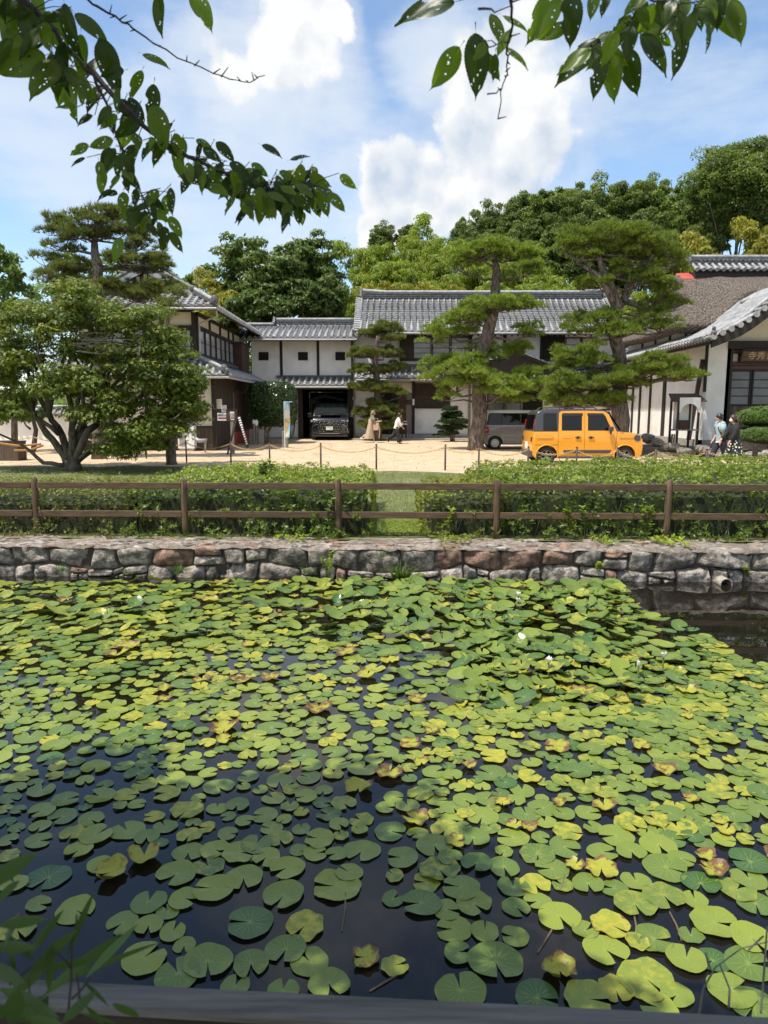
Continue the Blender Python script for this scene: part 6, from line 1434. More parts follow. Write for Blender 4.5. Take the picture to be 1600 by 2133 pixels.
m1 = hill_tree('evergreen_tree', 'tallest dark evergreen tree at the upper right edge of the hilltop', 1540, 385, 92, 82, 60, 'oak', 211, OAK_G, n_cl=260, n_leaf=190, L=.24, Wd=.11)
masters = []
for q, (px, py, rx, ry, Y) in enumerate([(1465, 440, 62, 62, 63), (1390, 455, 56, 58, 66), (1310, 450, 56, 62, 67)]):
    masters.append(hill_tree('evergreen_tree', 'dark evergreen tree on the hill, skyline row, '+['behind the right end of the forked pine', 'right of the forked pine top', 'over the forked pine'][q], px, py, rx, ry, Y, 'oak', 212+q, OAK_G, n_cl=170, n_leaf=170, L=.25, Wd=.12))
def copy_to(src, px, py, Y, s, rot, label=None):
    c = copy_tree(src); p = at(px, py, Y); ht = max(1.0, p.z-float(terr(p.x, Y))); c0 = src['_ch']; q_ = .85+.35*abs(math.sin(rot*3.1)); c.scale = (s*(1.9-q_)*.95, s, s*q_); c.rotation_euler = (0, 0, rot); c.location = (p.x, Y, p.z-c0*s*q_)
    c['label'] = label or 'dark evergreen tree on the hill, '+('skyline' if py < 475 else 'second' if py < 530 else 'lower')+' row, '+zone(px); return c
for q, (px, py, Y) in zip(masters, ((1465, 440, 63), (1390, 455, 66), (1310, 450, 67))): q['_ch'] = at(px, py, Y).z-q.location.z
rg = random.Random(8)
for q, (px, py, Y, s) in enumerate([(1235, 462, 68, 1.08), (1150, 460, 69, 1.12), (1085, 470, 71, .98), (1020, 490, 72, .86), (965, 505, 74, .72), (1600, 440, 59, 1.1), (1420, 500, 62, .9), (1340, 505, 63, .9), (1260, 505, 64, .9), (1180, 505, 65, .9), (1100, 512, 67, .85), (1190, 440, 71, .8), (1350, 428, 70, .82), (1030, 520, 69, .7), (1500, 470, 60, .8), (1060, 555, 66, .8), (1140, 555, 64, .85), (1220, 555, 63, .85), (1300, 555, 62, .85), (1380, 550, 61, .85), (1450, 540, 60, .85), (985, 535, 70, .6)]):
    copy_to(masters[q % 3], px, py, Y, s, rg.uniform(0, 6.28))
copy_to(masters[0], 795, 505, 76, .62, 1.2, 'small dark evergreen tree rising behind the bamboo, left of the tall plume'); copy_to(masters[1], 850, 500, 76, .55, 2.2, 'small dark evergreen tree directly under the tall bamboo plume')
for q in masters: del q['_ch']
for o in list(SC.objects):
    if '_ch' in o: del o['_ch']
# ---- bamboo grove
def bamboo(label, base, h, mat, seed, lean):
    rg = R(seed); root = T('bamboo', label, 'bamboo', base, 'bamboo plumes in the grove behind the roofs'); b0 = Vector(base)
    def curve(f): return b0+Vector((lean*h*f**2.4*.45, 0, h*(f-.13*abs(lean)*f**4)))
    mb = MB(); mb.tube([curve(i/10) for i in range(11)], [.055*(1-.85*i/10) for i in range(11)], 6); mb.build('culm', MAT['culm'], root)
    cl = []
    for q in range(26):
        f = .28+.72*q/25; p = curve(f); sp = (1.25*math.sin(math.pi*min(1, (f-.18)*1.05))**.8+.2)*h*.085
        for w in range(3): 
            a = rg.uniform(0, 6.28); cl.append((np.array(p)+np.array([math.cos(a)*sp*rg.uniform(.3, 1), math.sin(a)*sp*rg.uniform(.3, 1), -rg.uniform(0, .35)]), (.42, .42, .34)))
    V, F, t = leaf_crown(rg, cl, 62, .30, .085, droop=.75, up=.5); link('crown', npmesh('crown', V-np.array(base), F, {'tint': t}), MAT[mat], root); return root
BL = 'feathery yellow green bamboo plume in the grove behind the roofs'

bm = [bamboo(BL, (0, 400, -60), 9.5, 'bamboo', 301, .8), bamboo(BL, (4, 400, -60), 8.5, 'bamboo', 302, -.7), bamboo(BL, (8, 400, -60), 10.5, 'bamboo', 303, .3), bamboo('golden green bamboo plume behind the main roof', (12, 400, -60), 8.0, 'bamboo_y', 304, -.5)]
bh = [9.5, 8.5, 10.5, 8.0]; used = set()
def put_bamboo(k, px, py, Y, s=1.0):
    p = at(px, py, Y); h = bh[k]*s*.97
    c = bm[k] if k not in used else copy_tree(bm[k]); used.add(k)
    c.location = (p.x, Y, p.z-h); c.scale = (s, s, s); c.rotation_euler = (0, 0, rg.uniform(-.5, .5)+(math.pi if rg.random() < .3 else 0))
    tier = 'high' if py < 520 else 'upper' if py < 550 else 'middle' if py < 580 else 'low'
    c['label'] = ('golden' if k == 3 else 'feathery green')+f' bamboo plume, {tier} tier, '+zone(px); return c
rows = [(60, [(705, 540), (730, 525), (760, 520), (795, 515), (830, 505), (870, 500), (905, 505), (935, 510), (965, 515), (1000, 525), (1040, 530), (1090, 530), (1130, 535), (1160, 540)]),
        (57, [(700, 570), (722, 560), (750, 548), (780, 545), (812, 540), (845, 535), (880, 530), (915, 535), (945, 540), (975, 545), (1010, 550), (1060, 545), (1105, 550), (1140, 555), (1180, 560), (1220, 560), (1390, 560), (1425, 545)]),
        (54, [(715, 600), (745, 590), (775, 580), (805, 585), (838, 575), (870, 580), (905, 575), (940, 578), (980, 585), (1090, 585), (1130, 580), (1165, 590), (1370, 590), (1405, 575), (1440, 570)]),
        (51, [(705, 635), (728, 620), (1080, 610), (1120, 605), (1150, 612), (1200, 605), (1240, 600), (1385, 615), (1420, 600), (1450, 590)]),
        (48, [(475, 560), (440, 585), (415, 600), (455, 605), (395, 605), (425, 625), (470, 615), (490, 600)]),
        (47, [(1495, 480), (1525, 470), (1555, 455), (1585, 450), (1615, 445), (1510, 520), (1545, 510), (1580, 500), (1480, 530)])]
rows += [(56, [(695, 590), (712, 545), (740, 560), (765, 555), (790, 560), (820, 560), (850, 555), (890, 555), (925, 555), (955, 560), (700, 620), (1095, 560), (1120, 570), (1150, 575), (1175, 580), (1400, 595), (1430, 610)]), (50, [(400, 625), (435, 610), (460, 585), (445, 640), (480, 640), (735, 640), (715, 655), (690, 650), (1060, 590), (1090, 600)]), (49, [(1290, 615), (1315, 635), (1335, 610), (1300, 650), (1345, 660), (1270, 640), (1360, 590)]), (62, [(745, 500), (780, 500), (815, 495), (885, 485), (920, 490), (950, 490), (990, 505)])]
i = 0
for Y, lst in rows:
    for (px, py) in lst:
        k = i % 3; 
        if Y == 47 or (Y == 48 and i % 2): k = [0, 3][i % 2]
        put_bamboo(k, px+rg.uniform(-6, 6), py+rg.uniform(-8, 8), Y+rg.uniform(-1, 1), rg.uniform(.82, 1.1)); i += 1
for (px, py) in [(800, 600), (825, 592), (850, 588), (880, 598), (905, 592), (935, 588), (965, 595), (995, 590)]: put_bamboo(3, px, py, 50+rg.uniform(-1, 1), rg.uniform(.7, .95))
c = put_bamboo(2, 852, 448, 66, 1.15); c['label'] = 'tallest bamboo plume standing out against the cloud above the main roof'
c = put_bamboo(0, 452, 552, 49, 1.0); c['label'] = 'slender bamboo tip standing up left of the big broadleaf tree'
# understorey so that no bare hill shows
rg2 = R(71); n = 26000; x = rg2.uniform(-34, 46, n); y = rg2.uniform(47, 92, n); P = np.stack([x, y, terr(x, y)+rg2.uniform(.1, 2.2, n)], 1)
N = nrm(np.array([0, -.4, 1])+.6*rg2.normal(size=(n, 3))); V, F = leaf_verts(P, np.cross(N, rdirs(rg2, n)), N, .6*(.6+.6*rg2.random((n, 1))), .32)
tag(link('undergrowth', npmesh('undergrowth', V, F, {'tint': np.repeat(rg2.random(n)*.8, 4)}), MAT['oak']), kind='stuff')
# trees at the left
hill_tree('lime_green_tree', 'loose pale green tree at the far left edge behind the maple', 5, 610, 62, 84, 27, 'lime', 221, n_cl=44, n_leaf=110, L=.20, Wd=.10)
hill_tree('lime_green_tree', 'bright green tree seen through the branches of the left black pine', 215, 600, 110, 60, 31, 'lime', 222, n_cl=52, n_leaf=120, L=.18, Wd=.10)
hill_tree('evergreen_shrub', 'dark leafy shrub behind the maple stems at the left', 60, 850, 60, 44, 29, 'broad', 223, n_cl=26, n_leaf=150, L=.14, Wd=.08)
hill_tree('evergreen_tree', 'small dark tree top showing above the left house roof ridge', 400, 590, 22, 20, 62, 'oak', 224, n_cl=14, n_leaf=120, L=.36, Wd=.18)

# ------------------------------------------------------------------ cherry tree: branches overhead, leaves as parts
def cherry():
    rg = random.Random(44); base = Vector((-2.9, -0.6, -0.05))
    root = T('cherry_tree', 'cherry tree whose leafy branches with insect bitten leaves hang into the top of the view', 'tree', base)
    mb = MB(); mb.tube([base+Z_*-.1, base+Vector((.05, .1, 1.2)), base+Vector((.25, .35, 2.4)), base+Vector((.6, .6, 3.3))], [.19, .16, .14, .12], 14, wob=.15); mb.build('trunk', MAT['mbark'], root, smooth=True)
    Yb = 1.75
    B = {'main': ([(-140, -170), (40, -10), (95, 45), (150, 110), (215, 175), (300, 262), (370, 312), (430, 345), (500, 375), (560, 395), (620, 398), (665, 385)], 11, 1.5, 1.75),
         'down': ([(150, 110), (192, 160), (220, 215), (243, 285), (262, 330), (285, 385), (305, 430), (318, 468)], 5, 1.3, 1.7),
         'bare': ([(120, -60), (190, 5), (240, 35), (280, 60), (345, 107), (420, 145), (480, 168), (520, 170), (552, 157)], 4, 1.4, 1.8),
         'hang': ([(1062, -60), (1066, 0), (1068, 50), (1062, 90), (1056, 140), (1044, 188), (1037, 248)], 4, 1.1, 1.6),
         'hang2': ([(1000, 20), (1030, 22), (1066, 12)], 3, 1.1, 1.6), 'hang3': ([(1000, 88), (1030, 94), (1060, 82)], 2.4, 1.1, 1.6), 'hang4': ([(1012, 198), (1035, 194), (1046, 184)], 2, 1.1, 1.6),
         'right': ([(1420, -60), (1345, -5), (1330, 20), (1310, 45), (1285, 75), (1255, 92), (1215, 100)], 4, 1.2, 1.6), 'right2': ([(1345, -5), (1400, 8), (1450, 6), (1500, -15)], 3.2, 1.2, 1.6), 'right3': ([(1285, 75), (1290, 90), (1310, 100)], 2.2, 1.2, 1.6)}
    brm = MB(); twm = MB()
    def pt(px, py, Y): return at(px, py, Y)
    lines = {}
    for nm, (pp, w, ya, yb) in B.items():
        n = len(pp); Ys = [Yb*ya/1.5*(1-i/(n-1))+Yb*yb/1.75*(i/(n-1)) for i in range(n)]; pts = [pt(a, b_, y_) for (a, b_), y_ in zip(pp, Ys)]; lines[nm] = (pp, Ys)
        fp, fr = [], []
        for i in range(n-1):
            for q in range(3):
                f = (i+q/3)/(n-1); fp.append(pts[i].lerp(pts[i+1], q/3)+Vector((rg.gauss(0, 1), 0, rg.gauss(0, 1)))*.0022); fr.append(max(.0011, w*(1-.8*f)*Yb/FPX*.62)*rg.uniform(.92, 1.12))
        fp.append(pts[-1]); fr.append(.001); (brm if w > 3.9 else twm).tube(fp, fr, 8, wob=.1)
        for i in range(0, n-1):            # short spurs
            if nm in ('bare', 'hang'):
                for q in range(2):
                    f = rg.random(); p = pts[i].lerp(pts[i+1], f); twm.tube([p, p+Vector((rg.uniform(-.012, .02), 0, rg.uniform(-.004, .022)))], [.0018, .0008], 5)
    # limbs that join trunk and branches out of view
    tp = base+Vector((.6, .6, 3.3))
    for nm in ('main', 'bare', 'hang', 'right'):
        p0 = pt(B[nm][0][0][0], B[nm][0][0][1], lines[nm][1][0]); brm.tube([tp, tp.lerp(p0, .45)+Z_*.35, tp.lerp(p0, .8)+Z_*.12, p0], [.05, .035, .022, B[nm][1]*Yb/FPX*.62], 8)
    # leaf meshes: pointed oval blades with holes eaten in them
    meshes = []
    for v in range(9):
        r_ = random.Random(v+5); NX, NY = 20, 36; V = []; F = []; bend = r_.uniform(.05, .32); fold = r_.uniform(.1, .45); wd = r_.uniform(.22, .28)
        for j in range(NY+1):
            f = j/NY; prof = math.sin(math.pi*min(1, f**0.80))**.78*(1-.30*f)+0.0
            if f > .86: prof *= (1-f)/.14*.80+.06
            for i in range(NX+1):
                s = -1+2*i/NX; serr = 1+(.03 if (j % 2 and abs(s) > .99) else 0)
                V.append((s*wd*prof*serr+(r_.uniform(-.004, .004) if 0 < i < NX else 0), f+(r_.uniform(-.006, .006) if 0 < j < NY else 0), fold*abs(s)*wd*prof*.6-bend*f*f+.02*math.sin(6*f+3*s)))
        holes = [(r_.uniform(-.75, .75), r_.uniform(.15, .85), r_.uniform(.010, .024)) for _ in range(r_.randint(2, 8))]
        if v % 4 == 0: holes.append((1.0, r_.uniform(.4, .75), .09))
        for j in range(NY):
            for i in range(NX):
                s = -1+2*(i+.5)/NX; f = (j+.5)/NY
                if any((s-a)**2*wd*wd+(f-b_)**2 < h*h for a, b_, h in holes): continue
                a = j*(NX+1)+i; F.append((a, a+1, a+NX+2, a+NX+1))
        V += [(-.012, -.16, .02), (.012, -.16, .02)]; k0 = len(V)-2; F.append((k0, k0+1, NX//2+1, NX//2))
        meshes.append(npmesh('leaf', V, F, {'tint': [r_.random()]*len(V)}, smooth=True)); meshes[-1].materials.append(MAT['cherry'])
    cnt = [0]
    def leaf(px, py, Y, size_px, ang, yaw=None, roll=None, v=None):
        """attached at (px,py), tip pointing at screen angle ang (degrees, 0 right, 90 down)"""
        p = pt(px, py, Y); L = size_px*Y/FPX; a = math.radians(ang); dep = rg.uniform(-.55, .35) if yaw is None else yaw
        d = Vector((math.cos(a), dep, -math.sin(a))).normalized(); nrm_ = Vector((rg.uniform(-.6, .6), -1, rg.uniform(-.3, .9))) if roll is None else Vector(roll)
        x = d.cross(nrm_).normalized(); n_ = x.cross(d).normalized()
        M_ = Matrix(((x.x, d.x, n_.x, 0), (x.y, d.y, n_.y, 0), (x.z, d.z, n_.z, 0), (0, 0, 0, 1))); s = Matrix.Diagonal((L, L, L, 1))
        link('leaf', meshes[v if v is not None else rg.randrange(len(meshes))], None, root, Matrix.Translation(p+d*(L*.12)) @ M_ @ s); cnt[0] += 1
    def along(nm, f):
        pp, Ys = lines[nm]; n = len(pp)-1; i = min(n-1, int(f*n)); g = f*n-i
        return pp[i][0]*(1-g)+pp[i+1][0]*g, pp[i][1]*(1-g)+pp[i+1][1]*g, Ys[i]*(1-g)+Ys[i+1]*g
    def spray(nm, f0, f1, n, size, off, ang=(20, 160), below=.6):
        for _ in range(n):
            f = rg.uniform(f0, f1); a, b_, y_ = along(nm, f); ox, oy = rg.gauss(0, off), rg.gauss(-off*.1, off*.85); 
            yy = y_+rg.uniform(-.16, .16); twm.tube([pt(a, b_, y_), pt(a+ox*.5, b_+oy*.5-5, (y_+yy)/2), pt(a+ox, b_+oy, yy)], [.0012, .0010, .0008], 5)
            leaf(a+ox, b_+oy, yy, size*rg.uniform(.7, 1.2), rg.uniform(*ang))
    spray('main', .50, .66, 26, 46, 28); spray('main', .64, .84, 48, 44, 28, (10, 150)); spray('main', .80, .97, 50, 42, 27, (0, 150)); spray('main', .30, .5, 14, 62, 30, (40, 170)); spray('main', .08, .30, 17, 86, 42, (60, 190))
    spray('down', .2, .55, 17, 46, 28, (40, 190)); spray('down', .5, 1.0, 26, 44, 26, (30, 170))
    for (a, b_, s, an, yw) in [(108, 100, 82, 88, 0.05), (62, 58, 80, 120, -.1), (30, 40, 84, 100, .1), (205, 66, 100, 75, .1), (25, -12, 86, 110, 0), (330, -25, 75, 92, .05), (395, -30, 80, 62, 0), (90, 10, 90, 70, .2), (148, 20, 80, 40, .1), (75, 115, 70, 170, 0), (140, 130, 74, 110, .1), (290, 110, 55, 20, .1), (300, 140, 60, 120, 0), (265, 145, 52, 170, 0), (322, 165, 72, 100, .1), (318, 205, 90, 80, .1), (548, 402, 55, 100, 0), (585, 402, 56, 78, 0), (662, 388, 55, 70, 0), (250, 405, 36, 190, 0), (350, 445, 48, 60, 0), (345, 465, 50, 100, 0), (352, 478, 46, 60, 0), (330, 452, 44, 140, 0), (300, 440, 46, 160, 0), (205, 330, 44, 80, 0), (215, 345, 50, 100, 0), (190, 300, 46, 160, .1), (240, 395, 40, 160, 0), (232, 300, 54, 110, 0), (640, 360, 48, 30, .1), (600, 335, 40, -20, .1), (540, 300, 44, 20, .1), (0, 95, 70, 180, 0), (10, -20, 80, 80, .2), (60, 0, 90, 95, .1), (170, 60, 80, 100, .1)]:
        leaf(a, b_, Yb+rg.uniform(-.1, .12), s, an, yw)
    Yr_ = 1.62
    for (a, b_, s, an, yw) in [(962, 2, 118, 172, .05), (965, 88, 92, 125, .0), (990, 52, 112, 85, .1), (1045, 95, 60, 30, 0), (1018, 20, 66, 60, .1), (1010, 105, 55, 60, .1), (1040, 30, 60, 20, .1), (1172, -30, 108, 122, 0), (1190, -30, 92, 86, .1), (1243, -25, 48, 100, .1), (1270, -20, 42, 110, 0), (1285, 60, 76, 150, .1), (1262, 72, 110, 140, .1), (1240, 98, 74, 150, .1), (1258, 100, 82, 100, 0), (1275, 95, 88, 85, .1), (1300, 88, 88, 72, .05), (1325, 62, 95, 40, .1), (1340, 60, 62, 20, .1), (1372, 0, 80, 96, .2), (1365, 20, 72, 150, .1), (1425, 30, 98, 92, .05), (1408, 10, 62, 70, .1), (1448, 14, 60, 100, .1), (1470, -8, 62, 70, .1), (1482, -12, 92, 50, .05), (1520, -14, 84, 68, .05), (1500, -20, 60, 90, .1), (1350, -10, 70, 110, .1), (1440, -15, 66, 120, .1), (1290, 40, 60, 60, .1), (1320, 25, 60, 130, .1), (1190, 50, 60, 160, .1), (1475, 40, 50, 80, .1), (1395, 50, 50, 60, 0)]:
        leaf(a, b_, Yr_+rg.uniform(-.1, .1), s, an, yw)
    for nm, n, sz in (('hang3', 3, 44), ('right', 9, 60), ('right2', 9, 58)): spray(nm, 0.1, 1, n, sz, 16, (30, 150))
    brm.build('branches', MAT['twig'], root, smooth=True); tag(twm.build('twigs', MAT['twig'], root), kind='stuff')
    # the rest of the crown, above and behind the viewer, which shades the near left water
    rn = R(46); cl = []
    while len(cl) < 150:
        # where the clump's shade falls on the water, and the clump itself up along the sunlight
        tx, ty = rn.uniform(-4.2, 1.0), rn.uniform(0.6, 4.3)
        if ty > 4.25-max(0, tx+.6)*.85: continue
        zc = rn.uniform(3.7, 5.6); c = Vector((tx, ty, WATER))+SUN*((zc-WATER)/SUN.z); s = rn.uniform(.26, .46)
        if (c.z-s-CAMZ) < .60*(c.y+s): continue
        cl.append((tuple(c), (s*1.2, s*1.2, s*.6)))
    V, F, t = leaf_crown(rn, cl, 200, .15, .088, droop=.4, up=.5); link('crown', npmesh('crown', V-np.array(base), F, {'tint': t}), MAT['cherry'], root)
    mb = MB()
    for c, r3 in cl: mb.tube([tp, tp.lerp(Vector(c), .5)+Z_*.2, Vector(c)], [.05, .03, .01], 6)
    tag(mb.build('limbs', MAT['mbark'], root), kind='stuff')
    print('cherry leaves', cnt[0])
cherry()
# ------------------------------------------------------------------ cars
def paint(name, c, rough=0.28, coat=0.8): return pm(name, c, rough=rough, coat=coat)
MAT['yellow'] = paint('yellow_paint', (0.80, 0.33, 0.018)); MAT['carblack'] = paint('black_paint', (0.012, 0.012, 0.014), .18); MAT['carroof'] = paint('dark_grey_paint', (0.035, 0.035, 0.04), .25)
MAT['cargrey'] = paint('grey_paint', (0.17, 0.17, 0.165), .3); MAT['carwhite'] = paint('white_car_paint', (0.62, 0.63, 0.63), .3)
MAT['carglass'] = pm('tinted_glass', (0.004, 0.005, 0.005), rough=0.03, spec=0.5); MAT['tyre'] = pm('tyre_rubber', (0.02, 0.02, 0.02), (0.035, 0.033, 0.03), 20, .85); MAT['alloy'] = pm('dark_alloy', (0.16, 0.16, 0.165), rough=.35, metal=.5); MAT['steel'] = pm('steel_rim', (0.42, 0.42, 0.42), rough=.35, metal=.7)
MAT['tail'] = pm('red_lamp', (0.42, 0.012, 0.015), rough=.15, spec=.6); MAT['chrome'] = pm('chrome', (0.65, 0.65, 0.66), rough=.12, metal=1.0); MAT['lens'] = pm('clear_lens', (0.35, 0.36, 0.37), rough=.08, spec=.7); MAT['trim'] = pm('grey_trim', (0.055, 0.055, 0.055), rough=.55); MAT['plate'] = pm('number_plate', (0.75, 0.74, 0.68), rough=.5); MAT['gap'] = pm('panel_gap', (0.01, 0.01, 0.01), rough=.9)
def ev_mesh(o):
    dg = bpy.context.evaluated_depsgraph_get(); me = bpy.data.meshes.new_from_object(o.evaluated_get(dg)); return me
def bake(o):
    me = ev_mesh(o); o.modifiers.clear(); old = o.data; o.data = me; bpy.data.meshes.remove(old)
    return o
def extr(poly, y0, y1, t0=None, zt=None):
    """side profile [(x,z)] extruded from y0 to y1; taper narrows it above z=zt by t0 per metre"""
    mb = MB(); n = len(poly); vs = []
    for y, s in ((y0, 1), (y1, -1)):
        for x, z in poly: vs.append((x, y+(s*t0*max(0, z-zt) if t0 else 0), z))
    mb.add(vs, [tuple(range(n)), tuple(range(2*n-1, n-1, -1))]+[(i, i+n, (i+1) % n+n, (i+1) % n) for i in range(n)])
    return mb
def wheel(root, x, y, r, w, rimmat, spokes, out):
    """y is the outer face, out=-1 towards the pond"""
    mb = MB(); n = 28; prof = [(r*.62, 0), (r*.70, -.012), (r*.90, -.014), (r, .02), (r, w-.02), (r*.9, w), (r*.6, w)]
    vs = []; fs = []
    for k in range(n):
        a = 2*math.pi*k/n
        for rr, d in prof: vs.append((x+rr*math.cos(a), y-out*d, r+rr*math.sin(a)))
    m_ = len(prof)
    for k in range(n):
        for j in range(m_-1): fs.append((k*m_+j, ((k+1) % n)*m_+j, ((k+1) % n)*m_+j+1, k*m_+j+1))
    mb.add(vs, fs); wh = mb.build('wheel', MAT['tyre'], root, smooth=True)
    mb = MB(); mb.tube([(x, y-out*.05, r), (x, y-out*.075, r)], r*.63, 24); mb.build('rim_back', MAT['gap'], wh)
    mb = MB()
    vs = []; fs = []
    for k in range(n):
        a = 2*math.pi*k/n
        for rr, d in ((r*.64, 0.0), (r*.56, .004), (r*.56, .05)): vs.append((x+rr*math.cos(a), y-out*d, r+rr*math.sin(a)))
    for k in range(n):
        for j in range(2): fs.append((k*3+j, ((k+1) % n)*3+j, ((k+1) % n)*3+j+1, k*3+j+1))
    mb.add(vs, fs)
    if spokes:
        for k in range(spokes):
            for da in (-.16, .16):
                a = 2*math.pi*k/spokes+.3; a2 = a+da; mb.bar((x+.05*r*math.cos(a), y-out*.02, r+.05*r*math.sin(a)), (x+r*.58*math.cos(a2), y-out*.012, r+r*.58*math.sin(a2)), .035, .03, (0, 1, 0))
        mb.tube([(x, y-out*.035, r), (x, y-out*.0, r)], r*.15, 12)
    else:
        mb.tube([(x, y-out*.045, r), (x, y-out*.012, r)], r*.55, 24); mb.tube([(x, y-out*.012, r), (x, y+out*.006, r)], r*.2, 16)
    mb.build('rim', MAT[rimmat], wh, smooth=False)
    if not spokes:
        mb = MB()
        for k in range(10):
            a = 2*math.pi*k/10; mb.tube([(x+r*.42*math.cos(a), y-out*.012, r+r*.42*math.sin(a)), (x+r*.42*math.cos(a), y-out*.008, r+r*.42*math.sin(a))], r*.06, 8)
        mb.build('rim_holes', MAT['gap'], wh)
def ring_panel(root, name, outer, inner, face, d, mat, thick=.012):
    """frame between two outlines lying on the leaning side; face(x,z,depth)->point"""
    mb = MB(); n = len(outer); vs = [face(x, z, d) for x, z in outer]+[face(x, z, d) for x, z in inner]+[face(x, z, d-thick) for x, z in outer]+[face(x, z, d-thick) for x, z in inner]; fs = []
    for i in range(n):
        j = (i+1) % n; fs += [(i, j, n+j, n+i), (2*n+j, 2*n+i, 3*n+i, 3*n+j), (i, 2*n+i, 2*n+j, j), (n+i, n+j, 3*n+j, 3*n+i)]
    mb.add(vs, fs); return mb.build(name, mat, root)
def panel(root, name, poly, face, d, mat, thick=.01):
    mb = MB(); n = len(poly); vs = [face(x, z, d) for x, z in poly]+[face(x, z, d-thick) for x, z in poly]
    mb.add(vs, [tuple(range(n)), tuple(range(2*n-1, n-1, -1))]+[(i, i+n, (i+1) % n+n, (i+1) % n) for i in range(n)]); return mb.build(name, mat, root)
def kei_car(name, label, loc, W_, lower, green, wheels, belt, taper, bodymat, roofmat, wheel_r, rim, spokes):
    """built nose to +x, near side at y=0; lower/green are side profiles"""
    root = T(name, label, 'car', (0, 0, 0))
    body = extr(lower, 0, W_, .03, belt-.35).build('body', bodymat, root)
    cut = []
    for wx_ in wheels:
        mb = MB(); mb.tube([(wx_, -.3, wheel_r), (wx_, .26, wheel_r)], wheel_r*1.17, 32); cut.append(mb.build('cut', MAT['gap'], None))
        mb = MB(); mb.tube([(wx_, W_-.26, wheel_r), (wx_, W_+.3, wheel_r)], wheel_r*1.17, 32); cut.append(mb.build('cut', MAT['gap'], None))
    for c_ in cut:
        md = body.modifiers.new('arch', 'BOOLEAN'); md.operation = 'DIFFERENCE'; md.object = c_; md.solver = 'EXACT'
    bv = body.modifiers.new('bevel', 'BEVEL'); bv.width = .045; bv.segments = 4; bv.limit_method = 'ANGLE'; bv.angle_limit = math.radians(40)
    bake(body)
    for c_ in cut: bpy.data.objects.remove(c_)
    body.data.shade_smooth(); 
    try: body.data.set_sharp_from_angle(angle=math.radians(32))
    except Exception: pass
    gh = extr(green, .03, W_-.03, taper, belt).build('roof_and_pillars', roofmat, root, bevel=.05, seg=4); bake(gh); gh.data.shade_smooth(); gh.data.set_sharp_from_angle(angle=math.radians(32))
    near = lambda x, z, d: (x, .03+taper*max(0, z-belt)-d, z); far = lambda x, z, d: (x, W_-.03-taper*max(0, z-belt)+d, z)
    low = lambda x, z, d: (x, .03*max(0, z-belt+.35)-d, z); lowf = lambda x, z, d: (x, W_-.03*max(0, z-belt+.35)+d, z)
    for wx_ in wheels:
        wheel(root, wx_, .035, wheel_r, .17, rim, spokes, -1); wheel(root, wx_, W_-.035, wheel_r, .17, rim, spokes, 1)
    mb = MB(); mb.box(.25, lower_max(lower)-.25, .15, W_-.15, .20, .5); mb.build('underbody', MAT['gap'], root)
    return root, near, far, low, lowf
def lower_max(p): return max(x for x, _ in p)
def seams(root, low, segs, w=.009):
    mb = MB()
    for (x0, z0, x1, z1) in segs: mb.bar(low(x0, z0, -.001), low(x1, z1, -.001), w, .008, (0, 1, 0))
    mb.build('panel_gaps', MAT['gap'], root)
def handle(root, low, x, z, mat='trim'):
    mb = MB(); mb.bar(low(x-.09, z, .022), low(x+.09, z, .022), .028, .035, (0, 1, 0)); mb.build('door_handle', MAT[mat], root, bevel=.01, seg=2)
    mb = MB(); mb.tube([low(x, z-.01, .003), low(x, z-.01, -.01)], .045, 12); mb.build('handle_recess', MAT['gap'], root)
# ---- yellow wagon
lowp = [(.03, .30), (0, .50), (.02, .80), (.05, 1.03), (2.62, 1.03), (3.02, 1.0), (3.26, .93), (3.37, .80), (3.395, .55), (3.37, .34), (3.28, .22), (.12, .22)]
grn = [(.05, 1.0), (.07, 1.25), (.15, 1.62), (.30, 1.70), (1.2, 1.735), (2.10, 1.71), (2.30, 1.66), (2.72, 1.0)]
car, near, far, low, lowf = kei_car('yellow_car', 'bright yellow boxy small wagon with a black roof parked beside the chain posts', None, 1.475, lowp, grn, (.46, 2.86), 1.03, .11, MAT['yellow'], MAT['carroof'], .285, 'alloy', 5)
for fc in (near, far):
    od = [(.80, 1.0), (.82, 1.62), (.90, 1.665), (1.60, 1.675), (1.60, 1.0)]; idr = [(.90, 1.06), (.90, 1.56), (.94, 1.59), (1.52, 1.59), (1.52, 1.06)]
    ring_panel(car, 'rear_door_frame', od, idr, fc, .014, MAT['yellow']); panel(car, 'window', idr, fc, .004, MAT['carglass'])
    of = [(1.61, 1.0), (1.61, 1.675), (2.20, 1.655), (2.34, 1.56), (2.60, 1.0)]; iff = [(1.70, 1.06), (1.70, 1.59), (2.16, 1.585), (2.24, 1.50), (2.44, 1.06)]
    ring_panel(car, 'front_door_frame', of, iff, fc, .014, MAT['yellow']); panel(car, 'window', iff, fc, .004, MAT['carglass'])
    panel(car, 'quarter_window', [(.34, 1.06), (.34, 1.56), (.40, 1.60), (.74, 1.60), (.76, 1.06)], fc, .006, MAT['carglass'])
    panel(car, 'window_visor', [(.90, 1.50), (.92, 1.60), (1.54, 1.60), (1.54, 1.52)], fc, .022, MAT['black']); panel(car, 'window_visor', [(1.68, 1.52), (1.68, 1.60), (2.16, 1.595), (2.24, 1.50), (2.1, 1.525)], fc, .022, MAT['black'])
    panel(car, 'door_pillar', [(1.50, 1.05), (1.50, 1.60), (1.70, 1.60), (1.70, 1.05)], fc, .010, MAT['black'])
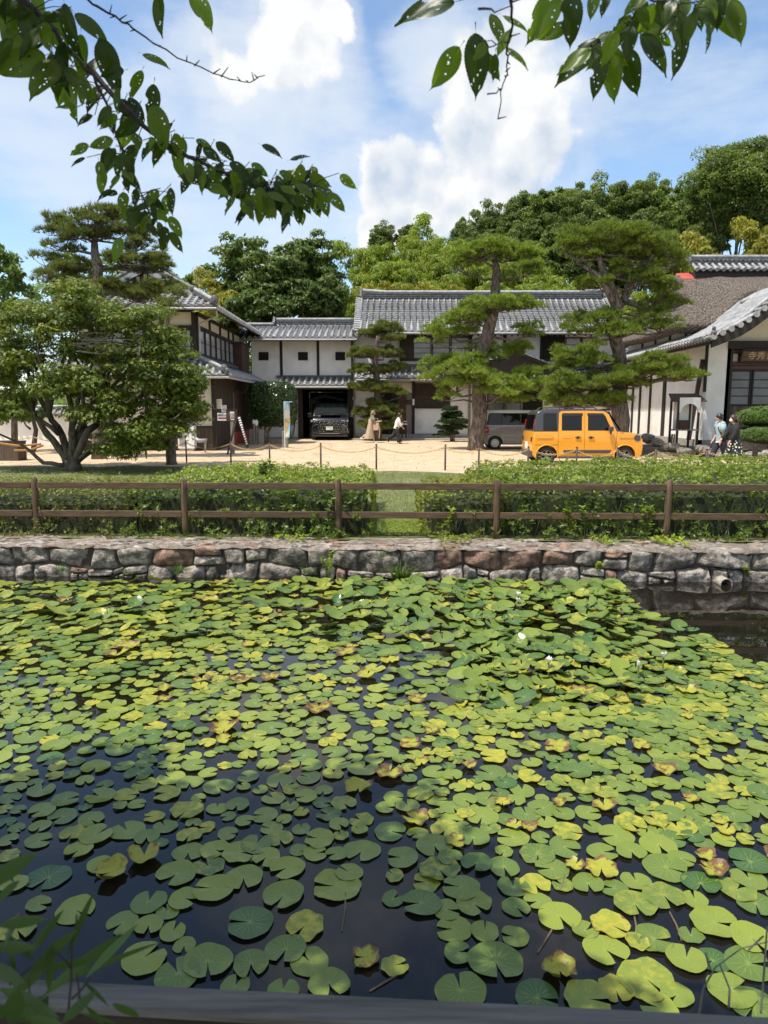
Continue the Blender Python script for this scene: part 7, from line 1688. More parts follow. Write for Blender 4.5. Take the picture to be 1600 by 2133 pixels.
for lf in (low, lowf):
    handle(car, lf, 1.40, .86); handle(car, lf, 1.80, .86)
    panel(car, 'side_moulding', [(.98, .36), (.96, .46), (2.44, .46), (2.38, .36)], lf, .012, MAT['trim'])
    seams(car, lf, [(.80, .40, .80, 1.03), (1.605, .30, 1.605, 1.03), (2.55, .42, 2.60, 1.03), (.80, .40, .90, .30), (.90, .30, 2.45, .30), (.10, .62, .78, .62), (2.45, .30, 2.55, .42)])
    panel(car, 'side_crease', [(.12, .83), (.14, .93), (.62, .93), (.66, .88), (.62, .83)], lf, .020, MAT['yellow']); panel(car, 'side_crease', [(.92, .83), (.92, .92), (1.24, .92), (1.24, .83)], lf, .008, MAT['yellow']); panel(car, 'side_crease', [(2.66, .84), (2.66, .92), (3.1, .92), (3.1, .84)], lf, .018, MAT['yellow'])
    panel(car, 'sill', [(.80, .20), (.82, .27), (2.5, .27), (2.5, .20)], lf, .014, MAT['trim']); panel(car, 'badge', [(2.70, .985), (2.70, 1.0), (2.81, 1.0), (2.81, .985)], lf, .004, MAT['gap'])
    for wx_ in (.46, 2.86):       # dark liner strip inside the wheel arch
        mb = MB(); yy = lf(0, .5, .004)[1]; mb.tube([(wx_+.333*1.02*math.cos(a), yy, .285+.333*1.02*math.sin(a)) for a in [math.pi*(-.08+1.16*q/16) for q in range(17)]], .02, 6); mb.build('arch_lip', MAT['yellow'], car, smooth=True)
    panel(car, 'front_lamp_side', [(3.14, .76), (3.12, .86), (3.18, .94), (3.30, .90), (3.33, .80), (3.26, .73)], lf, .012, MAT['carroof'])
mb = MB(); mb.add([(2.34, .16, 1.63), (2.34, 1.315, 1.63), (2.70, 1.40, 1.06), (2.70, .075, 1.06), (2.345, .16, 1.62), (2.345, 1.315, 1.62), (2.705, 1.40, 1.05), (2.705, .075, 1.05)], [(0, 1, 2, 3), (4, 7, 6, 5)]); mb.v = [(x+.028, y, z+.012) for x, y, z in mb.v]; mb.build('windscreen', MAT['carglass'], car)
panel(car, 'rear_window', [(.2, 1.1), (.2, 1.55), (1.27, 1.55), (1.27, 1.1)], lambda x, z, d: (.048+(z-1.0)*.13-d, x, z), .012, MAT['carglass'])
for yy_ in (.08, 1.30):
    panel(car, 'rear_lamp', [(yy_+.02, 1.16), (yy_+.03, 1.40), (yy_+.08, 1.40), (yy_+.08, 1.16)], lambda x, z, d: (.048+(z-1.0)*.13-d, x, z), .02, MAT['tail'], .03)
    mb = MB(); mb.box(-.015, .06, yy_+.005, yy_+.095, .72, .86); mb.build('bumper_lamp', MAT['black'], car, bevel=.01)
mb = MB(); mb.box(-.03, .25, .04, 1.435, .24, .44); mb.build('rear_bumper', MAT['trim'], car, bevel=.03)
mb = MB(); mb.box(3.20, 3.415, .06, 1.415, .24, .44); mb.build('front_bumper', MAT['trim'], car, bevel=.03)
mb = MB(); mb.box(-.02, 0.0, .55, .92, .50, .70); mb.build('number_plate', MAT['plate'], car)
for yy_ in (.17, 1.305):
    mb = MB(); mb.tube([(.42, yy_, 1.70), (.50, yy_, 1.765), (1.9, yy_, 1.775), (2.0, yy_, 1.70)], .018, 6); mb.tube([(1.15, yy_, 1.70), (1.15, yy_, 1.775)], .02, 6); mb.build('roof_rail', MAT['black'], car)
for yy_, s in ((-.10, 1), (1.575, -1)):
    mb = MB(); mb.box(2.28, 2.44, yy_-.06, yy_+.06, 1.04, 1.19); mb.build('door_mirror', MAT['carroof'], car, bevel=.035, seg=3)
    mb = MB(); mb.bar((2.38, yy_+s*.02, 1.05), (2.40, yy_+s*.13, .98), .05, .06); mb.build('mirror_arm', MAT['black'], car)
yloc = gp(1101, 962, 0.0); c0 = at(1101, 968, 22.3)
car.location = (c0.x+.06, 22.15, 0.012); car.rotation_euler = (0, 0, math.radians(1.0)); car.scale = (1.02, 1.02, 1.0)
# ---- grey van
lowg = [(.02, .30), (0, .50), (.02, .85), (.05, 1.0), (2.70, 1.0), (3.05, .96), (3.28, .86), (3.38, .66), (3.395, .45), (3.34, .26), (3.25, .20), (.10, .20)]
grg = [(.04, .98), (.06, 1.25), (.14, 1.56), (.30, 1.635), (1.2, 1.655), (2.10, 1.63), (2.30, 1.56), (2.80, .98)]
car2, near, far, low, lowf = kei_car('grey_van', 'grey small van with a white roof parked behind the thick pine trunk', None, 1.475, lowg, grg, (.48, 2.90), 1.0, .10, MAT['cargrey'], MAT['carwhite'], .27, 'steel', 0)
for fc in (near, far):
    panel(car2, 'window_band', [(.10, 1.02), (.20, 1.50), (.30, 1.52), (2.20, 1.52), (2.62, 1.02)], fc, .003, MAT['black'])
    panel(car2, 'quarter_window', [(.20, 1.05), (.27, 1.48), (.70, 1.49), (.70, 1.05)], fc, .008, MAT['carglass']); panel(car2, 'window', [(.76, 1.05), (.76, 1.49), (1.50, 1.49), (1.50, 1.05)], fc, .008, MAT['carglass']); panel(car2, 'window', [(1.57, 1.05), (1.57, 1.49), (2.16, 1.49), (2.50, 1.05)], fc, .008, MAT['carglass'])
for lf in (low, lowf):
    handle(car2, lf, 1.36, .88, 'chrome'); handle(car2, lf, 1.72, .88, 'chrome')
    seams(car2, lf, [(.72, .30, .72, 1.0), (1.53, .26, 1.53, 1.0), (2.60, .42, 2.62, 1.0), (.82, .26, 2.5, .26), (.05, .62, .70, .62), (1.53, .90, .76, .90)])
    panel(car2, 'side_crease', [(.80, .50), (.80, .53), (2.4, .53), (2.4, .50)], lf, .008, MAT['cargrey'])
    panel(car2, 'tail_lamp', [(.015, .70), (.01, .92), (.06, .95), (.19, .94), (.21, .88), (.20, .72), (.16, .68)], lf, .014, MAT['tail']); panel(car2, 'tail_lamp_lens', [(.05, .78), (.05, .86), (.14, .86), (.14, .78)], lf, .02, MAT['lens'])
mb = MB(); mb.box(-.02, .03, .1, 1.37, 1.08, 1.48); mb.build('rear_window', MAT['carglass'], car2, bevel=.02); mb = MB(); mb.box(-.03, .2, .05, 1.42, .22, .46); mb.build('rear_bumper', MAT['cargrey'], car2, bevel=.03)
mb = MB(); mb.tube([(2.1, 1.2, 1.62), (1.98, 1.2, 1.82)], .006, 5); mb.build('antenna', MAT['black'], car2)
c0 = at(1006, 938, 30.2); car2.location = (c0.x, 30.0, gz(30)+.005)
# ---- black minivan in the gate, nose towards the pond
van = T('black_minivan', 'large glossy black minivan with a studded dark grille parked in the gate opening', 'minivan', (0, 0, 0))
wv = 1.90
pl = [(.10, .22), (.0, .36), (0.0, .62), (.05, .92), (.18, 1.08), (.95, 1.20), (4.7, 1.20), (4.85, .9), (4.85, .3), (4.7, .22)]     # (y, z)
def extr_y(poly, x0, x1, taper=None, zt=None, tf=None):
    mb = MB(); n = len(poly); vs = []
    for x, s in ((x0, 1), (x1, -1)):
        for y, z in poly: vs.append((x+s*((taper*max(0, z-zt) if taper else 0)+(tf*max(0, .45-y) if tf else 0)), y, z))
    mb.add(vs, [tuple(range(n)), tuple(range(2*n-1, n-1, -1))]+[(i, (i+1) % n, (i+1) % n+n, i+n) for i in range(n)]); return mb
o = extr_y(pl, -wv/2, wv/2, .05, .7, .28).build('body', MAT['carblack'], van, bevel=.06, seg=4); bake(o); o.data.shade_smooth(); o.data.set_sharp_from_angle(angle=math.radians(30))
gl_ = [(.82, 1.16), (1.55, 1.80), (1.85, 1.90), (4.3, 1.92), (4.6, 1.8), (4.75, 1.16)]
o = extr_y(gl_, -wv/2+.03, wv/2-.03, .18, 1.16).build('cabin', MAT['carblack'], van, bevel=.07, seg=4); bake(o); o.data.shade_smooth(); o.data.set_sharp_from_angle(angle=math.radians(30))
ws = lambda x, f, d: (x, .87+.66*f-d*.66, 1.215+.58*f+d*.75)
mb = MB(); mb.add([ws(-.80, 0, .03), ws(.80, 0, .03), ws(.69, .97, .03), ws(-.69, .97, .03), ws(-.80, 0, .0), ws(.80, 0, .0), ws(.69, .97, .0), ws(-.69, .97, .0)], [(0, 1, 2, 3), (7, 6, 5, 4), (0, 4, 5, 1), (2, 6, 7, 3)]); mb.build('windscreen', pm('windscreen', (.02, .025, .024), rough=.05, spec=.7), van)
mb = MB(); mb.bar(ws(-.60, .03, .05), ws(-.05, .13, .05), .02, .02); mb.bar(ws(.15, .03, .05), ws(.7, .10, .05), .02, .02); mb.build('wipers', MAT['black'], van)
mb = MB(); mb.bar((-.5, .60, 1.235), (.5, .60, 1.235), .7, .02); mb.build('bonnet', MAT['carblack'], van, bevel=.01)
# grille: a dark shield with small bright bars in rows
mb = MB(); mb.add([(-.72, -.012, .93), (.72, -.012, .93), (.50, -.03, .40), (-.50, -.03, .40), (-.72, .03, .93), (.72, .03, .93), (.5, .03, .40), (-.5, .03, .40)], [(0, 3, 2, 1), (4, 5, 6, 7), (0, 1, 5, 4), (1, 2, 6, 5), (2, 3, 7, 6), (3, 0, 4, 7)]); mb.build('grille', MAT['gap'], van)
for rw in range(7):
    z = .90-.075*rw; hw = .70-.03*rw*1.1; n_ = 13-rw//2
    for q in range(n_):
        xx = -hw+2*hw*(q+.5)/n_+(.03 if rw % 2 else -.03)
        if z < .63 and abs(xx) < .22: continue
        mb = MB(); y_ = -.03-.012; zz = z+.06*(abs(xx)/.7)**2*(1-rw/4); mb.box(xx-hw/n_*.62, xx+hw/n_*.62, y_, y_+.03, zz-.013, zz+.013); mb.build('grille_bar', MAT['chrome'] if (q+rw) % 2 == 0 else MAT['alloy'], van)
mb = MB(); mb.tube([(0, -.05, .87), (0, -.03, .87)], .07, 14); mb.build('emblem', MAT['alloy'], van)
mb = MB(); mb.box(-.165, .165, -.07, -.045, .50, .665); mb.build('number_plate', MAT['plate'], van)
for s in (-1, 1):
    mb = MB(); mb.add([(s*.55, .02, .98), (s*.92, .12, 1.0), (s*.93, .14, .90), (s*.70, .0, .88), (s*.55, .06, .98), (s*.9, .2, 1.0), (s*.91, .2, .90), (s*.7, .06, .88)], [(0, 1, 2, 3), (7, 6, 5, 4), (0, 4, 5, 1), (1, 5, 6, 2), (2, 6, 7, 3), (3, 7, 4, 0)]); mb.build('headlight', MAT['lens'], van)
    mb = MB(); mb.bar((s*.62, -.035, .78), (s*.84, -.0, .66), .035, .03); mb.bar((s*.84, -.0, .66), (s*.90, .04, .36), .045, .03); mb.build('bumper_trim', MAT['chrome'], van)
    mb = MB(); mb.box(s*1.06-.10, s*1.06+.10, .95, 1.05, 1.10, 1.32); mb.build('door_mirror', MAT['carblack'], van, bevel=.04, seg=3); mb = MB(); mb.bar((s*.92, 1.02, 1.14), (s*1.0, 1.0, 1.16), .05, .06); mb.build('mirror_arm', MAT['black'], van)
    for yy_ in (.95, 3.85):
        mb = MB(); mb.tube([(s*.72, yy_, .33), (s*.935, yy_, .33)], .33, 24); mb.build('wheel', MAT['tyre'], van)
mb = MB(); mb.bar((-.5, -.02, .33), (.5, -.02, .33), .04, .02); mb.build('lower_chrome_strip', MAT['chrome'], van)
mb = MB(); mb.box(-.88, .88, -.03, .3, .17, .27); mb.build('bumper_lip', MAT['black'], van, bevel=.02)
c0 = at(687, 916, 37.4); van.location = (c0.x, 37.3, gz(37.3)+.012); van.scale = (1.07, 1.0, 1.07)
def text_mesh(s, size, name='lettering'):
    cu = bpy.data.curves.new(name, 'FONT'); cu.body = s; cu.size = size; cu.align_x = 'CENTER'; cu.align_y = 'CENTER'; cu.extrude = .0015; cu.resolution_u = 3
    o = bpy.data.objects.new(name, cu); COL.objects.link(o); bpy.context.view_layer.update(); me = ev_mesh(o); bpy.data.objects.remove(o); bpy.data.curves.remove(cu); return me
def lettering(s, size, parent, pos, mat, ex=X_, upv=Z_, name='lettering', sx=1.0):
    me = text_mesh(s, size, name); me.materials.clear(); n = ex.cross(upv).normalized(); 
    M_ = Matrix(((ex.x*sx, upv.x, n.x, 0), (ex.y*sx, upv.y, n.y, 0), (ex.z*sx, upv.z, n.z, 0), (0, 0, 0, 1))); p = Vector(pos)
    o = link(name, me, mat, parent, Matrix.Translation(p) @ M_); return o
MAT['ink'] = pm('green_ink', (.02, .10, .05), rough=.6); MAT['blackink'] = pm('black_ink', (.03, .03, .03), rough=.6)
pl_ = [c for c in van.children if c.name.startswith('number_plate')][0]
for s_, sz, px_o, pz_o in (('24', .085, .09, .555), ('・・', .085, -.05, .555), ('岡山 300', .045, 0, .635)):
    me = text_mesh(s_, sz); me.materials.clear(); o = link('lettering', me, MAT['ink'], pl_, Matrix.Translation((px_o, -.0715, pz_o)) @ Matrix.Rotation(math.pi/2, 4, 'X')); o.matrix_local = Matrix.Translation((px_o, -.0715, pz_o)) @ Matrix.Rotation(math.pi/2, 4, 'X')

# ------------------------------------------------------------------ rope posts and chains
posts = [(-95, 905, 4.0), (70, 906, 0), (175, 908, 0), (303, 912, 0), (387, 917, 0), (480, 919, 0), (561, 921, 0), (668, 923, 0), (784, 925, 0), (928, 926, 0), (998, 928, 0), (1101, 930, 0), (1202, 931, 0), (1287, 932, 0), (1367, 933, 0), (1473, 935, 0), (1640, 938, 0)]
PT = []
pl_lab = ['beneath the left maple branches', 'behind the maple trunk', 'just right of the maple trunk', 'right of the maple by the small pine', 'left of the sign post', 'in front of the sign post', 'in front of the clipped topiary', 'in front of the black minivan', 'in front of the woman in white', 'left of the thick pine trunk', 'in front of the thick pine trunk', 'at the tail of the yellow car', 'in front of the yellow car doors', 'at the front wheel of the yellow car', 'in front of the wooden notice stand', 'just left of the walking couple', 'beyond the couple']
for i, (px, py, _) in enumerate(posts):
    d = ray(px, py); t_ = (0.74-CAMZ)/d.z; p = Vector((d.x*t_, d.y*t_, 0)); PT.append(p)
    if px < -50 or px > 1610: continue
    ro = T('rope_post', 'thin dark iron chain post '+pl_lab[i], 'post', p, 'iron posts along the courtyard edge')
    mb = MB(); mb.tube([p+Z_*-.1, p+Z_*.72], .026, 10); mb.build('shaft', MAT['rust'], ro, smooth=True); mb = MB(); mb.tube([p+Z_*.72, p+Z_*.735, p+Z_*.745], [.031, .031, .018], 10); mb.build('cap', MAT['rust'], ro)
    mb = MB(); mb.tube([p+Vector((-.05, 0, .66)), p+Vector((.05, 0, .66))], .008, 6); mb.build('hook', MAT['rust'], ro)
lk = MB()
n = 10; rr = []
for k in range(n):                        # one oval link lying in the x-z plane
    a = 2*math.pi*k/n; rr.append((.038*math.cos(a), 0, .021*math.sin(a)))
m_ = 5
for k in range(n):
    c_ = Vector(rr[k]); o_ = c_.normalized()
    for q in range(m_): b_ = 2*math.pi*q/m_; lk.v.append(tuple(c_+o_*(.0075*math.cos(b_))+Vector((0, .0075*math.sin(b_), 0))))
lk.f = [(k*m_+q, ((k+1) % n)*m_+q, ((k+1) % n)*m_+(q+1) % m_, k*m_+(q+1) % m_) for k in range(n) for q in range(m_)]
LV = np.array(lk.v); LF = np.array(lk.f)
for i, (a, b_) in enumerate(zip(PT[:-1], PT[1:])):
    px0, px1 = posts[i][0], posts[i+1][0]
    sag = .17 if i not in (9, 11) else .13; L = (b_-a).length; n = max(4, int(L*1.06/.058)); Vs, Fs = [], []
    for k in range(n):
        f = (k+.5)/n; p = a.lerp(b_, f)+Z_*(.66-4*sag*f*(1-f)); tz = -4*sag*(1-2*f)/L; d = Vector(((b_-a).x/L, (b_-a).y/L, tz)).normalized(); n1 = d.cross(Z_).normalized(); n2 = n1.cross(d)
        x_, z_ = (n2, n1) if k % 2 else (n1, n2); M3 = np.array([list(d), list(x_), list(z_)])
        Vs.append(LV @ M3+np.array(p)); Fs.append(LF+len(LV)*k)
    o = link('chain', npmesh('chain', np.concatenate(Vs)-np.array(a), np.concatenate(Fs)), MAT['chain']); o.location = a
    tag(o, 'tan link chain hung from the post '+pl_lab[i], 'chain', 'chains between the iron posts')

# ------------------------------------------------------------------ notice stand with a brown box
YK = 27.0; kx = lambda px: fx(px, YK); kz = lambda py: fz(py, YK); gk = gz(YK)
ks = T('notice_stand', 'small roofed wooden stand on tall legs with an arched white panel', 'wooden stand', (kx(1435), YK, gk))
PK = (Vector((0, YK, 0)), X_, -Y_)
for px, d in ((1408, -.45), (1413.5, 0), (1448, -.45), (1456, 0)): part(ks, 'leg', 'greywood' if False else 'darkwood', PK, (kx(px)-.035, kx(px)+.035, gk-.02, kz(834), d-.035, d+.035))
part(ks, 'back_panel', 'white', PK, (kx(1414), kx(1453), kz(897), kz(835), -.47, -.44)); part(ks, 'shelf', 'greywood', PK, (kx(1406), kx(1456)+.04, kz(897), kz(894.5), -.5, .06))
mb = MB(); xa, xb, z0, z1 = kx(1414.5), kx(1458), kz(859), kz(828); xm = (xa+xb)/2; rx = (xb-xa)/2-.07; rzv = kz(842)-kz(860); pts = [(xa, z0), (xa, z1), (xb, z1), (xb, z0), (xb-.07, z0)]+[(xm+rx*math.cos(math.pi*q/14), z0+rzv*math.sin(math.pi*q/14)) for q in range(15)]+[(xa+.07, z0)]
mb.prism([Vector((x, YK-.05, z)) for x, z in pts], (0, .03, 0)); mb.build('arched_panel', MAT['white'], ks)
mb = MB(); za, zb = kz(837), kz(822); mb.add([(kx(1397), YK-.04, za), (kx(1472), YK-.04, za), (kx(1476), YK+.95, za+.30), (kx(1412), YK+.95, za+.30), (kx(1397), YK-.04, za+.03), (kx(1472), YK-.04, za+.03), (kx(1476), YK+.95, za+.33), (kx(1412), YK+.95, za+.33)], [(0, 3, 2, 1), (4, 5, 6, 7), (0, 1, 5, 4), (1, 2, 6, 5), (2, 3, 7, 6), (3, 0, 4, 7)]); mb.build('roof_board', MAT['redwood'], ks)
bx = T('wooden_box', 'small dark brown wooden offering box on the shelf of the roofed stand', 'box', (kx(1431), YK+.2, kz(894.5)))
part(bx, 'body', 'redwood', PK, (kx(1420), kx(1441), kz(894.3), kz(877), -.40, -.12)); part(bx, 'lid', 'darkwood', PK, (kx(1419), kx(1442), kz(877)+.001, kz(875.5), -.42, -.10))
st = MB(); st.bar((kx(1418), YK+.8, gk), (kx(1425), YK+.95, gk+.75), .07, .05); st.bar((kx(1424), YK+.8, gk), (kx(1430), YK+.95, gk+.75), .05, .05); tag(st.build('support_planks', MAT['greywood']), 'two pale planks propped together behind the legs of the roofed stand', 'planks')

# ------------------------------------------------------------------ right hand planting bed with rocks
def mound(name, x0, x1, y0, y1, h, mat, seed):
    nx, ny = 60, 24; V = []
    for j in range(ny):
        for i in range(nx):
            u, v = i/(nx-1), j/(ny-1); x = x0+(x1-x0)*u; y = y0+(y1-y0)*v; e = min(1, u/.06, (1-u)/.02+.2, v/.12, (1-v)/.02+.2); V.append((x, y, gz(y)-.03+h*sstep(0, 1, np.float64(e))+.06*fbm(x*1.3, y*1.3, seed)+.025*fbm(x*5, y*5, seed)))
    ii = np.arange(nx*ny).reshape(ny, nx); F = np.stack([ii[:-1, :-1], ii[:-1, 1:], ii[1:, 1:], ii[1:, :-1]], -1).reshape(-1, 4)
    return tag(link(name, npmesh(name, V, F, smooth=True), MAT[mat]), kind='structure')
mound('planting_bed', fx(1352, 26), 22, 25.4, 30.5, .26, 'soil', 3)
def rock(px, py, Y, w, h, label, seed):
    p = at(px, py, Y); rg = random.Random(seed); mb = MB(); w *= .8; mb.ball((0, 0, 0), (w, w*.7, h*.7), 16, 10); V = []
    for v in mb.v:
        k = 1+.42*noise.noise(Vector(v)*2.2/w*.5+Vector((seed, 0, 0)))+.26*noise.noise(Vector(v)*6/w*.5+Vector((seed, 5, 0))); V.append((v[0]*k, v[1]*k, v[2]*k))
    mb.v = V; o = mb.build('rock', MAT['rock']); o.location = p; o.rotation_euler = (0, 0, rg.random()*3); return tag(o, label, 'rock', 'rocks edging the bed in front of the temple hall')
for k, (px, py, Y, w, h) in enumerate([(1350, 912, 29, .45, .3), (1372, 922, 27, .40, .22), (1398, 930, 26, .38, .22), (1425, 940, 25.2, .42, .2), (1462, 935, 25.4, .4, .24), (1490, 945, 24.6, .45, .2), (1530, 948, 24.4, .5, .18), (1565, 950, 24.2, .5, .2), (1600, 946, 24.3, .45, .22), (1475, 958, 23.8, .24, .14), (1555, 962, 23.6, .4, .12)]):
    rock(px, py, Y, w, h, ['mossy rock at the hall plinth beside the yellow car nose', 'low rock right of the yellow car nose', 'flat rock left of the stand legs', 'rock between the legs of the roofed stand', 'rock right of the stand legs', 'rock just behind the left walker', 'flat rock behind the couple', 'flat dark rock right of the couple', 'rock at the right edge below the clipped shrub', 'small rock by the chain post left of the couple', 'small flat rock in shade right of the couple'][k], 60+k)
sl_ = T('stone_kerb', 'long pale stone kerb slab in front of the clipped shrub at the right', 'kerb', at(1560, 922, 26)); mb = MB(); a = at(1540, 918, 25.2); mb.box(a.x, a.x+5, 25.2, 25.6, a.z-.3, a.z); mb.build('slab', MAT['granite'], sl_, bevel=.02)
bo = at(1573, 944, 23.6); bl = T('stump_post', 'short thick dark bollard stump right of the couple', 'bollard', bo); mb = MB(); mb.tube([bo+Z_*-.1, bo+Z_*.26, bo+Z_*.28], [.085, .085, .075], 14); mb.build('stump', MAT['blackwood'], bl)
# step and kerb in front of the main building
kb = T('stone_step', 'granite step and raised kerbed bed in front of the main building entrance', 'step', (1.5, 37.8, gz(37)))
mb = MB(); mb.box(U(735), U(968), 37.6, 37.85, gz(37)-.1, gz(37)+.10); mb.build('kerb', MAT['granite'], kb, bevel=.015); mb = MB(); mb.box(U(735), U(968), 37.85, 39.1, gz(38)-.1, gz(38)+.07); mb.build('bed_soil', MAT['soil'], kb)
mb = MB(); mb.box(U(738), U(900), 39.05, 39.35, gz(38), gz(38)+.26); mb.build('step', MAT['granite'], kb, bevel=.015); mb = MB(); mb.box(U(842), U(905), 37.9, 39.0, gz(38), gz(38)+.09); mb.build('paving_slab', MAT['granite'], kb)
br = T('barrier', 'low barrier of dark posts with a white rail behind the woman in white', 'barrier', (U(830), 38.4, gz(38)))
for px in (812, 838, 846): part(br, 'post', 'black', (Vector((0, 38.2, 0)), X_, -Y_), (fx(px, 38.2)-.035, fx(px, 38.2)+.035, gz(38), gz(38)+.95, 0, .07))
part(br, 'rail', 'white', (Vector((0, 38.2, 0)), X_, -Y_), (fx(810, 38.2), fx(848, 38.2), gz(38)+.955, gz(38)+1.0, 0, .06))

# ------------------------------------------------------------------ signs and small things by the left house
YS = 29.2; QX = lambda px, Y=YS: fx(px, Y); QZ = lambda py, Y=YS: fz(py, Y)
g1 = gz(YS); PSg = (Vector((0, 27.6, 0)), X_, -Y_); a7 = lambda px: fx(px, 27.6); z7 = lambda py: fz(py, 27.6)
sb = T('sign_post', 'brown box sign with white writing on a round wooden post by the left house', 'sign', (a7(483), 27.6, 0))
part(sb, 'post', 'greywood', PSg, (a7(479), a7(485.5), 0, z7(877), -.1, .02)); part(sb, 'box', 'redwood', PSg, (a7(471), a7(490), z7(877), z7(855), -.32, .03)); part(sb, 'cap', 'darkwood', PSg, (a7(470), a7(491), z7(855)+.001, z7(853), -.34, .05)); part(sb, 'white_strip', 'white', PSg, (a7(479), a7(488), z7(860.5), z7(857.5), .03, .036))
lettering('拝観受付', .125, sb, ((a7(479)+a7(488.5))/2, 27.6-.034, z7(864)), MAT['white'], sx=.36); lettering('案内所', .135, sb, ((a7(479)+a7(488.5))/2, 27.6-.034, z7(869.5)), MAT['white'], sx=.42); part(sb, 'white_strip', 'white', PSg, (a7(480.5), a7(488), z7(874.8), z7(873), .03, .036))
PW = (Vector((0, 29.0, 0)), X_, -Y_); a9 = lambda px: fx(px, 29.0); z9 = lambda py: fz(py, 29.0)
ar = T('arrow_sign', 'white notice board with a red left arrow beside the left house corner', 'sign', (a9(462), 29.0, 1))
part(ar, 'board', 'white', PW, (a9(452.5), a9(472), z9(876), z9(860), -.02, .02)); MAT['red'] = pm('red_print', (.55, .02, .03), rough=.6)
mb = MB(); zc = z9(871.3); xs_ = [(455.5, 0), (457.5, .055), (457.5, .026), (472, .026), (472, -.026), (457.5, -.026), (457.5, -.055)]; mb.prism([Vector((a9(p), 28.977, zc+d)) for p, d in xs_], (0, .004, 0)); mb.build('arrow', MAT['red'], ar)
lettering('拝観順路はこちら', .075, ar, (a9(462.5), 28.977, z9(865)), MAT['blackink'], sx=.58)
po = T('poster', 'small white poster with a black picture above the arrow sign', 'poster', (a9(466), 29.0, 1.6)); part(po, 'sheet', 'white', PW, (a9(461.5), a9(472), z9(858.5), z9(844), -.01, .012))
mb = MB(); 
for (u0, v0, u1, v1) in ((463.5, 855, 466, 851), (466, 851, 470.5, 849.5), (465, 854, 470, 852.5), (464, 856.5, 470.5, 856)): mb.bar((a9(u0), 28.984, z9(v0)), (a9(u1), 28.984, z9(v1)), .035, .004)
mb.build('picture', MAT['blackink'], po); lettering('お知らせ', .05, po, (a9(466.7), 28.985, z9(846.5)), MAT['blackink'], sx=.7)
ea = T('easel_sign', 'tall dark wooden plank frame leaning like an A beside the sign post', 'easel', (a7(497), 27.4, 0)); tp_ = Vector((a7(495), 27.5, z7(867)))
mb = MB(); mb.bar((a7(476), 27.2, 0.02), tp_, .07, .03); mb.bar((a7(473), 27.35, .02), tp_+Vector((-.04, 0, 0)), .05, .03); mb.build('leg', MAT['darkwood'], ea); bt_ = Vector((a7(519.5), 27.1, z7(930.5))); mb = MB(); mb.bar(bt_, tp_+Vector((.06, 0, 0)), .12, .03, (0, -1, 0)); mb.build('plank', MAT['darkwood'], ea)
dd = (tp_+Vector((.06, 0, 0))-bt_)
for k in range(12):
    p = bt_+dd*(.10+.075*k)+Vector((0, -.034, 0)); mb = MB(); mb.bar(p, p+dd*.038, .06 if k < 8 else .09, .004, (0, -1, 0)); mb.build('white_mark', MAT['white'], ea)
# stone basin pillars with a tap post and white gloves
gp1 = T('stone_pillars', 'pair of square granite pillars in front of the lattice wall left of the topiary', 'pillars', (QX(533, 33.4), 33.4, .06)); P3 = (Vector((0, 33.4, 0)), X_, -Y_); b3 = lambda px: fx(px, 33.4); w3 = lambda py: fz(py, 33.4)
for a, b_ in ((518.5, 529), (537, 547)): part(gp1, 'pillar', 'granite', P3, (b3(a), b3(b_), .0, w3(894.5), -.24, 0))
tpst = T('tap_post', 'thin wooden stake topped with white work gloves between the granite pillars', 'stake', (b3(533), 33.2, .06)); mb = MB(); mb.tube([(b3(530.5), 33.1, .05), (b3(530.5), 33.1, w3(882))], .045, 8); mb.tube([(b3(534.5), 33.2, .05), (b3(535), 33.2, w3(884))], .04, 8); mb.build('stake', MAT['greywood'], tpst)
mb = MB(); mb.ball((b3(530), 33.1, w3(879)), (.07, .05, .12), 8, 6); mb.ball((b3(535), 33.18, w3(880.5)), (.085, .05, .15), 8, 6); mb.build('gloves', MAT['white'], tpst)
# vertical banner with an ice cream cone
YB_ = 30.6; q9 = lambda px: fx(px, YB_); e9 = lambda py: fz(py, YB_)
bn = T('banner_flag', 'narrow vertical blue banner with a white soft ice cream cone on a thin white pole', 'banner', (q9(592), YB_, gz(YB_)))
mb = MB(); mb.tube([(q9(592), YB_, gz(YB_)), (q9(592), YB_, e9(836.5))], .018, 8); mb.tube([(q9(591), YB_, e9(837)), (q9(608.5), YB_, e9(837))], .011, 6); mb.build('pole', MAT['white'], bn)
def flagpt(u, v): return Vector((q9(592.3+(604-592.3)*u-1.6*max(0, v-.7)*3*(1)), YB_-.035-.05*math.sin(u*3+v*5), e9(838)+(e9(911.5)-e9(838))*v))
nx, ny = 8, 40; V = [flagpt(i/nx, j/ny) for j in range(ny+1) for i in range(nx+1)]; ii = np.arange((nx+1)*(ny+1)).reshape(ny+1, nx+1); F = np.stack([ii[:-1, :-1], ii[:-1, 1:], ii[1:, 1:], ii[1:, :-1]], -1).reshape(-1, 4); off = Vector(bn.location)
o = link('cloth', npmesh('cloth', [v-off for v in V], F, smooth=True), pm('banner_blue', (.14, .34, .50), (.22, .45, .58), .9, .8), bn)
cloth = o
def flagpatch(name, outline, mat):
    n = len(outline); V = [flagpt(u, v)+Vector((0, -.008, 0))-off for u, v in outline]+[flagpt(u, v)+Vector((0, -.003, 0))-off for u, v in outline]; me = bpy.data.meshes.new(name); me.from_pydata(V, [], [tuple(range(n)), tuple(range(2*n-1, n-1, -1))]+[(i, i+n, (i+1) % n+n, (i+1) % n) for i in range(n)]); link(name, me, MAT[mat] if isinstance(mat, str) else mat, cloth)
